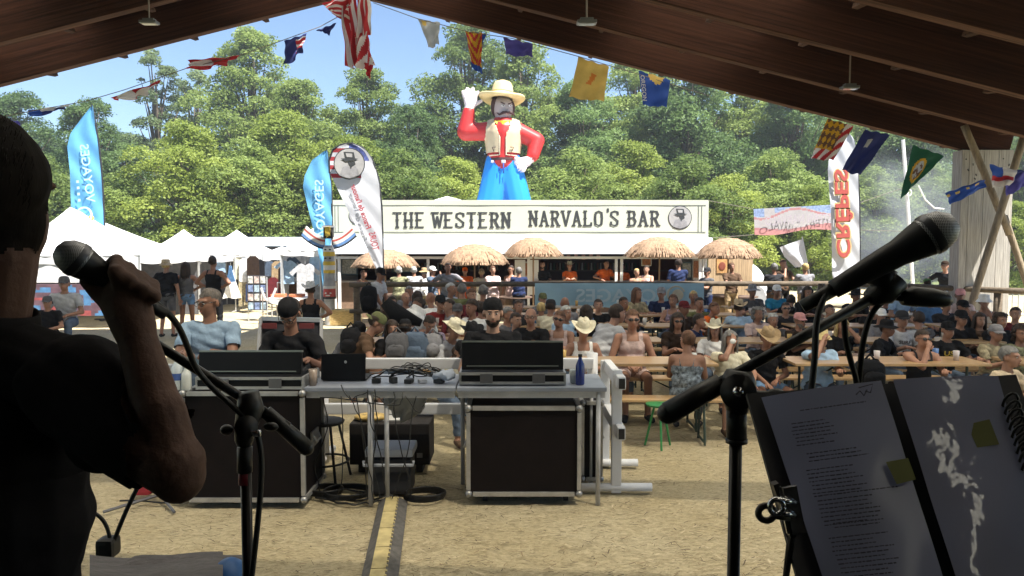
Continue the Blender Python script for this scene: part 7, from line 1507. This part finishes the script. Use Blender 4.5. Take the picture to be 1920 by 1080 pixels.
# ---- music folder on a stand
def FP(u, w_, pts):  # bilinear in world
    a, b_, c_, d_ = pts; return a.lerp(b_, u).lerp(d_.lerp(c_, u), w_)
DT, DBm = .86, .70
board = [P(1400,738,DT+.01), P(1905,702,DT+.01), P(2075,1180,DBm+.005), P(1530,1210,DBm+.005)]
t_ = thing('music_folder', 'open black ring binder with two pages in plastic sleeves on a music stand', 'binder', (P(1650,900,.8).x, .8, FZ))
nrm = (board[1]-board[0]).cross(board[3]-board[0]).normalized()
if nrm.y > 0: nrm = -nrm
mb = MB(); mb.add([q-nrm*.006 for q in board]+[q for q in board], [(0,1,2,3),(7,6,5,4),(0,4,5,1),(1,5,6,2),(2,6,7,3),(3,7,4,0)]); T(t_, 'cover', mb, M('binder_black', (.012,.012,.016), rough=.55, var=.3, scale=15))
def pagemat(nm, base, warp, seed):
    m = bpy.data.materials.new(nm); m.use_nodes = True; t = m.node_tree; b = t.nodes['Principled BSDF']; b.inputs['Base Color'].default_value = (*base, 1); b.inputs['Roughness'].default_value = .5
    b.inputs['Coat Weight'].default_value = .25 if seed == 0 else 1; b.inputs['Coat Roughness'].default_value = .15 if seed == 0 else .06; tc = t.nodes.new('ShaderNodeTexCoord'); n = t.nodes.new('ShaderNodeTexNoise'); n.inputs['Scale'].default_value = 4.5; n.inputs['Detail'].default_value = 5; mp = t.nodes.new('ShaderNodeMapping'); mp.inputs['Location'].default_value = (seed, 0, 0)
    t.links.new(tc.outputs['Object'], mp.inputs[0]); t.links.new(mp.outputs[0], n.inputs[0]); bp = t.nodes.new('ShaderNodeBump'); bp.inputs['Strength'].default_value = warp; bp.inputs['Distance'].default_value = .03; t.links.new(n.outputs[0], bp.inputs['Height']); t.links.new(bp.outputs[0], b.inputs['Coat Normal'])
    n2 = t.nodes.new('ShaderNodeTexNoise'); n2.inputs['Scale'].default_value = 7; r = t.nodes.new('ShaderNodeValToRGB'); r.color_ramp.elements[0].position = .35; r.color_ramp.elements[1].position = .65; r.color_ramp.elements[0].color = (*[c*.8 for c in base], 1); r.color_ramp.elements[1].color = (*base, 1); t.links.new(tc.outputs['Object'], n2.inputs[0]); t.links.new(n2.outputs[0], r.inputs[0]); t.links.new(r.outputs[0], b.inputs['Base Color']); return m
up_ = nrm*.004
PL = [P(1426,748,DT)+up_, P(1650,716,DT)+up_, P(1795,1180,DBm)+up_, P(1580,1200,DBm)+up_]
PR = [P(1672,714,DT)+up_, P(1868,708,DT)+up_, P(2010,1180,DBm)+up_, P(1822,1190,DBm)+up_]
for pts, seed, nm, lab in ((PL, 0, 'left_page', 'plastic sleeve page printed with typed lines'), (PR, 4, 'right_page', 'glossy plastic sleeve page with bright wrinkled reflections')):
    mb = MB(); mb.grid(lambda u, w_: FP(u, w_, pts)+nrm*(.0035*math.sin(u*3.14)+.0006*math.sin(w_*13+u*5+seed)), 30, 40); T(t_, 'page', mb, pagemat('page_sleeve'+str(seed), (.20,.215,.33), .04 if seed == 0 else .42, seed), True, lab)
pr_ = M('print_ink', (.02,.02,.04), rough=.6, var=0); mb = MB(); rnd = random.Random(3)
def pl(u, w_, h=.0068): return FP(u, w_, PL)+nrm*h
row = 0
for blk_, (w0, n, u0, u1) in enumerate(((.095,1,.25,.80),(.15,7,.13,.5),(.29,3,.18,.75),(.36,7,.13,.62),(.47,1,.13,.85),(.49,7,.13,.72),(.585,2,.2,.6),(.64,10,.13,.66))):
    for i in range(n):
        w_ = w0+i*.0165; u = u0+rnd.uniform(0, .02); ue = u1*rnd.uniform(.75, 1) if n > 1 else u1
        while u < ue:
            l = rnd.uniform(.015, .05); u2 = min(ue, u+l); s_ = .0055*rnd.uniform(.6, 1)
            mb.add([pl(u, w_), pl(u2, w_-.0), pl(u2, w_+s_), pl(u, w_+s_)], [(0,1,2,3)]); u = u2+.008
mb.tube([pl(.78, .03), pl(.9, .022), pl(.86, .06), pl(.82, .05)], .0007, 4); mb.tube([pl(.74, .06), pl(.78, .045), pl(.8, .07), pl(.84, .045)], .0007, 4)
T(t_, 'typed_lines', mb, pr_)
mb = MB(); mb.add([pl(.80,.37,.008), pl(.99,.365,.008), pl(1.0,.455,.008), pl(.83,.465,.008)], [(0,1,2,3)]); T(t_, 'sticky_note', mb, M('note_yellow', (.15,.155,.05), rough=.8)); 
mb = MB(); q = lambda u, w_: FP(u, w_, PR)+nrm*.003; mb.add([q(.55,.22), q(.78,.2), q(.8,.31), q(.58,.32)], [(0,1,2,3)]); T(t_, 'sticky_note', mb, M('note_yellow', (.15,.155,.05), rough=.8))
mb = MB()
for i in range(9): c = FP(1.02+.0*i, .13+.035*i, PR)+nrm*.004; mb.tube([c+Vector((.008*math.cos(a), -.0, .008*math.sin(a)))+nrm*.006*math.sin(a) for a in np.linspace(0, 6.28, 12)], .0016, 5)
T(t_, 'binder_ring', mb, sb, True)
mb = MB(); mb.cyl((P(1650,900,.84).x, .90, FZ), (P(1650,900,.84).x, .86, 1.55), .011, n=12); T(t_, 'stand_tube', mb, sb)
for a in (.4, 2.5, 4.6): mb = MB(); X_ = P(1650,900,.84).x; mb.cyl((X_, .9, FZ+.1), (X_+.25*math.cos(a), .9+.25*math.sin(a), FZ+.01), .008, n=8); T(t_, 'leg', mb, sb)
# bulldog clip on left edge
D = .745; t_ = thing('bulldog_clip', 'chrome and black bulldog clip holding the left edge of the folder', 'clip', P(1465,960,D)); mb = MB()
a, b_ = P(1452,905,D), P(1485,1005,D); mb.bar(a, b_, .010, .006, m=0); mb.bar(P(1480,912,D-.004), P(1497,1000,D-.004), .014, .004, m=1); mb.bar(P(1461,912,D-.006), P(1478,1000,D-.006), .003, .003, m=1); T(t_, 'jaw', mb, [sb, chrome])
mb = MB(); ring = lambda cx, cy, rx, ry, d=0: [P(cx+rx*math.cos(t), cy+ry*math.sin(t), D-.008-d) for t in np.linspace(0, 6.283, 22)]
mb.tube(ring(1437, 962, 15, 14), .0035, 8); mb.tube([P(1452,968,D-.008), P(1480,972,D-.006)], .003, 8); T(t_, 'dark_lever', mb, M('lever_brown', (.06,.05,.045), rough=.3, metal=.6), True)
mb = MB(); mb.tube(ring(1456, 950, 13, 14, .006), .0028, 8); mb.tube([P(1462,938,D-.014), P(1490,942,D-.008)], .0028, 8); mb.tube([P(1464,962,D-.014), P(1490,966,D-.008)], .0028, 8); T(t_, 'chrome_lever', mb, chrome, True)
mb = MB(); mb.cyl(P(1485,1005,D), P(1468,1120,D+.04), .0035, n=8); T(t_, 'wire', mb, sb)

# ================================================================ SINGER (seen from behind, microphone raised)
DS = 1.12
hc = P(-30, 372, 1.15); Hm = Matrix.Rotation(R(180-4), 3, 'Z') @ Matrix.Rotation(R(4), 3, 'X')
H_ = lambda x, y, z: hc+Hm @ Vector((x, y, z))*1.06
pr = [('ell', H_(0,.015,.03), (.083,.103,.094), Hm, 'head'), ('ell', H_(0,-.03,-.03), (.066,.073,.09), Hm, 'head'), ('ell', H_(0,-.045,-.078), (.046,.048,.042), Hm, 'head'), ('cap', H_(0,-.094,.008), H_(0,-.114,-.03), .010, .014, 'head'), ('ell', H_(0,-.078,.03), (.058,.022,.014), Hm, 'head'),
 ('ell', H_(0,-.094,-.058), (.025,.012,.010), Hm, 'head'), ('ell', H_(0,-.094,-.072), (.022,.012,.009), Hm, 'head'),
 ('cap', P(-50,640,1.17), P(-22,470,1.17), .075, .070, 'neck')]
shR = P(145,725,1.14); shL = P(-350,690,1.25); el = P(322,868,1.06); wr = P(253,618,1.10)
pr += [('cap', P(-60,645,1.18), P(105,708,1.16), .052, .060, 'torso'), ('cap', P(-60,645,1.18), P(-300,690,1.22), .052, .060, 'torso'),
 ('ell', P(-55,800,1.2), (.185,.12,.17), None, 'torso'), ('ell', P(-48,960,1.2), (.175,.125,.2), None, 'torso'), ('ell', P(-58,1150,1.2), (.17,.125,.2), None, 'torso'), ('ell', P(-80,1250,1.2), (.17,.13,.15), None, 'pelvis'),
 ('cap', shR, el, .072, .048, 'arm'), ('ell', P(200,785,1.11), (.055,.055,.070), None, 'arm'), ('ell', P(335,890,1.06), (.038,.04,.042), None, 'arm'), ('cap', el, P(300,770,1.065), .040, .036, 'fore'), ('cap', P(302,790,1.065), wr, .036, .027, 'fore'),
 ('cap', shL, P(-420,960,1.2), .06, .045, 'arm'), ('cap', P(-420,960,1.2), P(-330,1150,1.35), .042, .03, 'fore'), ('ell', P(-320,1175,1.37), (.04,.03,.05), None, 'hand')]
Pz = P(-80,1250,1.2)
for s in (-1, 1):
    hp = Pz+Vector((s*.095,0,-.02)); kn = Vector((hp.x+s*.01, hp.y+.02, FZ+.5)); an = Vector((hp.x+s*.02, hp.y, FZ+.09)); pr += [('cap', hp, kn, .09, .06, 'thigh'), ('cap', kn, an, .058, .04, 'calf'), ('cap', an+Vector((0,-.03,-.045)), an+Vector((0,.14,-.055)), .038, .034, 'foot')]
# hand round the microphone handle
bal = P(137,482,1.08); tail = P(262,560,1.135); ax = (tail-bal).normalized()
e1 = (Vector((0,-1,0))-ax*Vector((0,-1,0)).dot(ax)).normalized(); e2 = ax.cross(e1)   # e1 towards the viewer
if e2.z < 0: e2 = -e2                                                                # e2 upwards
def around(s, an, r): c = bal+ax*s; return c+(e1*math.cos(an)+e2*math.sin(an))*r
palm = P(236,566,1.115)
pr += [('cap', wr, palm, .031, .036, 'hand'), ('ell', palm+Vector((0,.0,.012)), (.036,.026,.046), Matrix.Rotation(R(-20), 3, 'Y'), 'hand')]
for i, (s, ln) in enumerate(((.050,1.0),(.072,1.06),(.094,1.0),(.114,.88))):
    r = .026; rr = .0098-.0005*i
    k0 = palm+Vector((.03-.012*i*.4,-.004,.03))*.5+ax*(.012*(i-2)); kk = around(s, R(38), r+.023)
    pr += [('cap', palm.lerp(kk, .35), kk, .011, rr+.0025, 'hand'), ('cap', kk, around(s-.004, R(95), r+.006), rr+.001, rr, 'hand'), ('cap', around(s-.004, R(95), r+.006), around(s-.002, R(165), r), rr, rr-.001, 'hand'), ('cap', around(s-.002, R(165), r), around(s+.002, R(215), r-.004), rr-.001, rr-.002, 'hand')]
pr += [('cap', palm+Vector((-.01,-.01,-.012)), around(.082, R(-45), .034), .016, .0135, 'hand'), ('cap', around(.082, R(-45), .034), around(.056, R(-72), .026), .0125, .0115, 'hand'), ('cap', around(.056, R(-72), .026), around(.034, R(-85), .021), .0112, .009, 'hand')]
js = job(pr, .0048, 3); run_jobs()
v = js['v']; idx = lambda *n: np.isin(js['reg'], [js['names'].index(k_) for k_ in n]); t1 = js['t']; b0 = Vector((Pz.x, Pz.y, FZ))
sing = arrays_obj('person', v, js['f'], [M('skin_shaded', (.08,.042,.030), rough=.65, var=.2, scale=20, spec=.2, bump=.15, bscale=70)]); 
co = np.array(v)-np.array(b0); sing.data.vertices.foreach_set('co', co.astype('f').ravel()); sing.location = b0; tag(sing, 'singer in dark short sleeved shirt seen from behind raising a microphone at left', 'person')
def spart(o): o.matrix_parent_inverse = Matrix.Translation(-b0)
hl = (v-np.array(hc))@np.array(Hm)/1.06; x, y, z = hl.T
armt = np.clip(((v-np.array(shR))@np.array(el-shR))/((el-shR).length_squared), 0, 1)
m = idx('torso') | (idx('pelvis') & (v[:, 2] > Pz.z-.08)) | (idx('arm') & (v[:, 0] < -.2) & (armt+.05*np.sin(v[:, 2]*60) < .86) & (v[:, 2] > Pz.z)) | (idx('neck') & (t1 < .25)) | ((idx('fore') | idx('arm')) & (armt < .84+.03*np.sin(v[:, 2]*70)) & (armt > .2) & (np.linalg.norm(v-(np.array(shR)+armt[:, None]*np.array(el-shR)), axis=1) < .068))
spart(shell(js, m, .012, 'shirt', [M('cloth_singer', (.013,.012,.013), rough=.95, spec=.05, var=.25, scale=8, bump=.25, bscale=16)], sing, .0035, 3))
mb = MB(); nb = P(-44,622,1.17); nx = P(-24,540,1.17); zz_ = (nx-nb).normalized(); xx_, yy_, _ = frame(nb, nx); mb.lathe([(.082,0),(.086,.02),(.079,.045),(.075,.045),(.082,.018),(.078,0)], nb, 28, Matrix((xx_, yy_, zz_)).transposed()); spart(mb.build('collar', M('cloth_singer', (.013,.012,.013), rough=.95, spec=.05, var=.25, scale=8, bump=.25, bscale=16), sing, True))
m = (idx('head') | idx('neck')) & ((z > .045) | ((y > -.045) & (z > -.075-.02*np.cos(x*30)+.004*np.sin(x*260+y*190))) | ((np.abs(x) > .05) & (y > -.05) & (z > -.02)))
hm_ = M('hair_singer', (.008,.006,.005), rough=.8, spec=.08, var=.2, scale=60, bump=.1, bscale=200, stretch=(1,1,.3)); spart(shell(js, m, (.0012+.0085*np.clip((z+.06)/.07, 0, 1)).astype('f'), 'hair', [hm_], sing, .0012, 5))
mb = MB(); R3 = random.Random(5)
for i in range(900):
    th_ = R3.uniform(0, 6.283); ph = R3.uniform(-.35, 1.5); d = Vector((math.cos(th_)*math.cos(ph), abs(math.sin(th_))*math.cos(ph)*(1 if ph < .6 else 1), math.sin(ph))); c = H_(d.x*.088, .015+d.y*.108, .03+d.z*.103); t2 = H_(d.x*.090, .017+d.y*.112+.003, .03+d.z*.105-.014*math.cos(ph)); mb.tube([c, c.lerp(t2, .5)+(c-hc).normalized()*.003, t2], [.0007,.0006,.0002], 3)
spart(mb.build('hair_strands', hm_, sing, True))
m = (idx('pelvis') & (v[:, 2] < Pz.z)) | idx('thigh') | (idx('calf') & (t1 < .95)); spart(shell(js, m, .010, 'trousers', [cloth('dark')], sing, .004, 2)); spart(shell(js, idx('foot'), .006, 'shoes', [cloth('black')], sing, 0))
mic('vocal microphone gripped in the raised hand of the singer', bal, tail, .0252)

# ================================================================ SMOKE
sm = bpy.data.materials.new('smoke'); sm.use_nodes = True; t = sm.node_tree; t.nodes.remove(t.nodes['Principled BSDF']); pv = t.nodes.new('ShaderNodeVolumePrincipled'); pv.inputs['Color'].default_value = (.8,.84,.9,1); pv.inputs['Anisotropy'].default_value = .2
tc = t.nodes.new('ShaderNodeTexCoord'); n = t.nodes.new('ShaderNodeTexNoise'); n.inputs['Scale'].default_value = .55; n.inputs['Detail'].default_value = 4; t.links.new(tc.outputs['Object'], n.inputs[0])
ln = t.nodes.new('ShaderNodeVectorMath'); ln.operation = 'LENGTH'; mp = t.nodes.new('ShaderNodeMapping'); mp.inputs['Scale'].default_value = (1/2.6, 1/1.6, 1/3.0); t.links.new(tc.outputs['Object'], mp.inputs[0]); t.links.new(mp.outputs[0], ln.inputs[0])
r1 = t.nodes.new('ShaderNodeMapRange'); r1.inputs[1].default_value = 1.0; r1.inputs[2].default_value = .2; r1.inputs[3].default_value = 0; r1.inputs[4].default_value = 1; t.links.new(ln.outputs['Value'], r1.inputs[0])
r2 = t.nodes.new('ShaderNodeMapRange'); r2.inputs[1].default_value = .38; r2.inputs[2].default_value = .7; r2.inputs[3].default_value = 0; r2.inputs[4].default_value = .75; t.links.new(n.outputs[0], r2.inputs[0])
mu = t.nodes.new('ShaderNodeMath'); mu.operation = 'MULTIPLY'; t.links.new(r1.outputs[0], mu.inputs[0]); t.links.new(r2.outputs[0], mu.inputs[1]); t.links.new(mu.outputs[0], pv.inputs['Density']); t.links.new(pv.outputs[0], t.nodes['Material Output'].inputs['Volume'])
mb = MB(); cS = P(1700, 425, 24); mb.ell((0,0,0), (2.6,1.6,3.0), n=20); so_ = mb.build('smoke', sm, None, True); so_.location = cS; tag(so_, 'thin pale grill smoke drifting between the white feather flag and the hall post', 'smoke', kind='stuff')
sm.cycles.volume_sampling = 'MULTIPLE_IMPORTANCE' if hasattr(sm, 'cycles') else 0
scn.cycles.volume_step_rate = 2.0

hz_ = bpy.data.materials.new('haze'); hz_.use_nodes = True; t = hz_.node_tree; t.nodes.remove(t.nodes['Principled BSDF']); pv = t.nodes.new('ShaderNodeVolumePrincipled'); pv.inputs['Color'].default_value = (.86,.92,1,1); pv.inputs['Density'].default_value = .0018; pv.inputs['Anisotropy'].default_value = .3; t.links.new(pv.outputs[0], t.nodes['Material Output'].inputs['Volume'])
mb = MB(); mb.box((0, 35, 10), (160, 100, 24)); tag(mb.build('haze', hz_), kind='stuff')
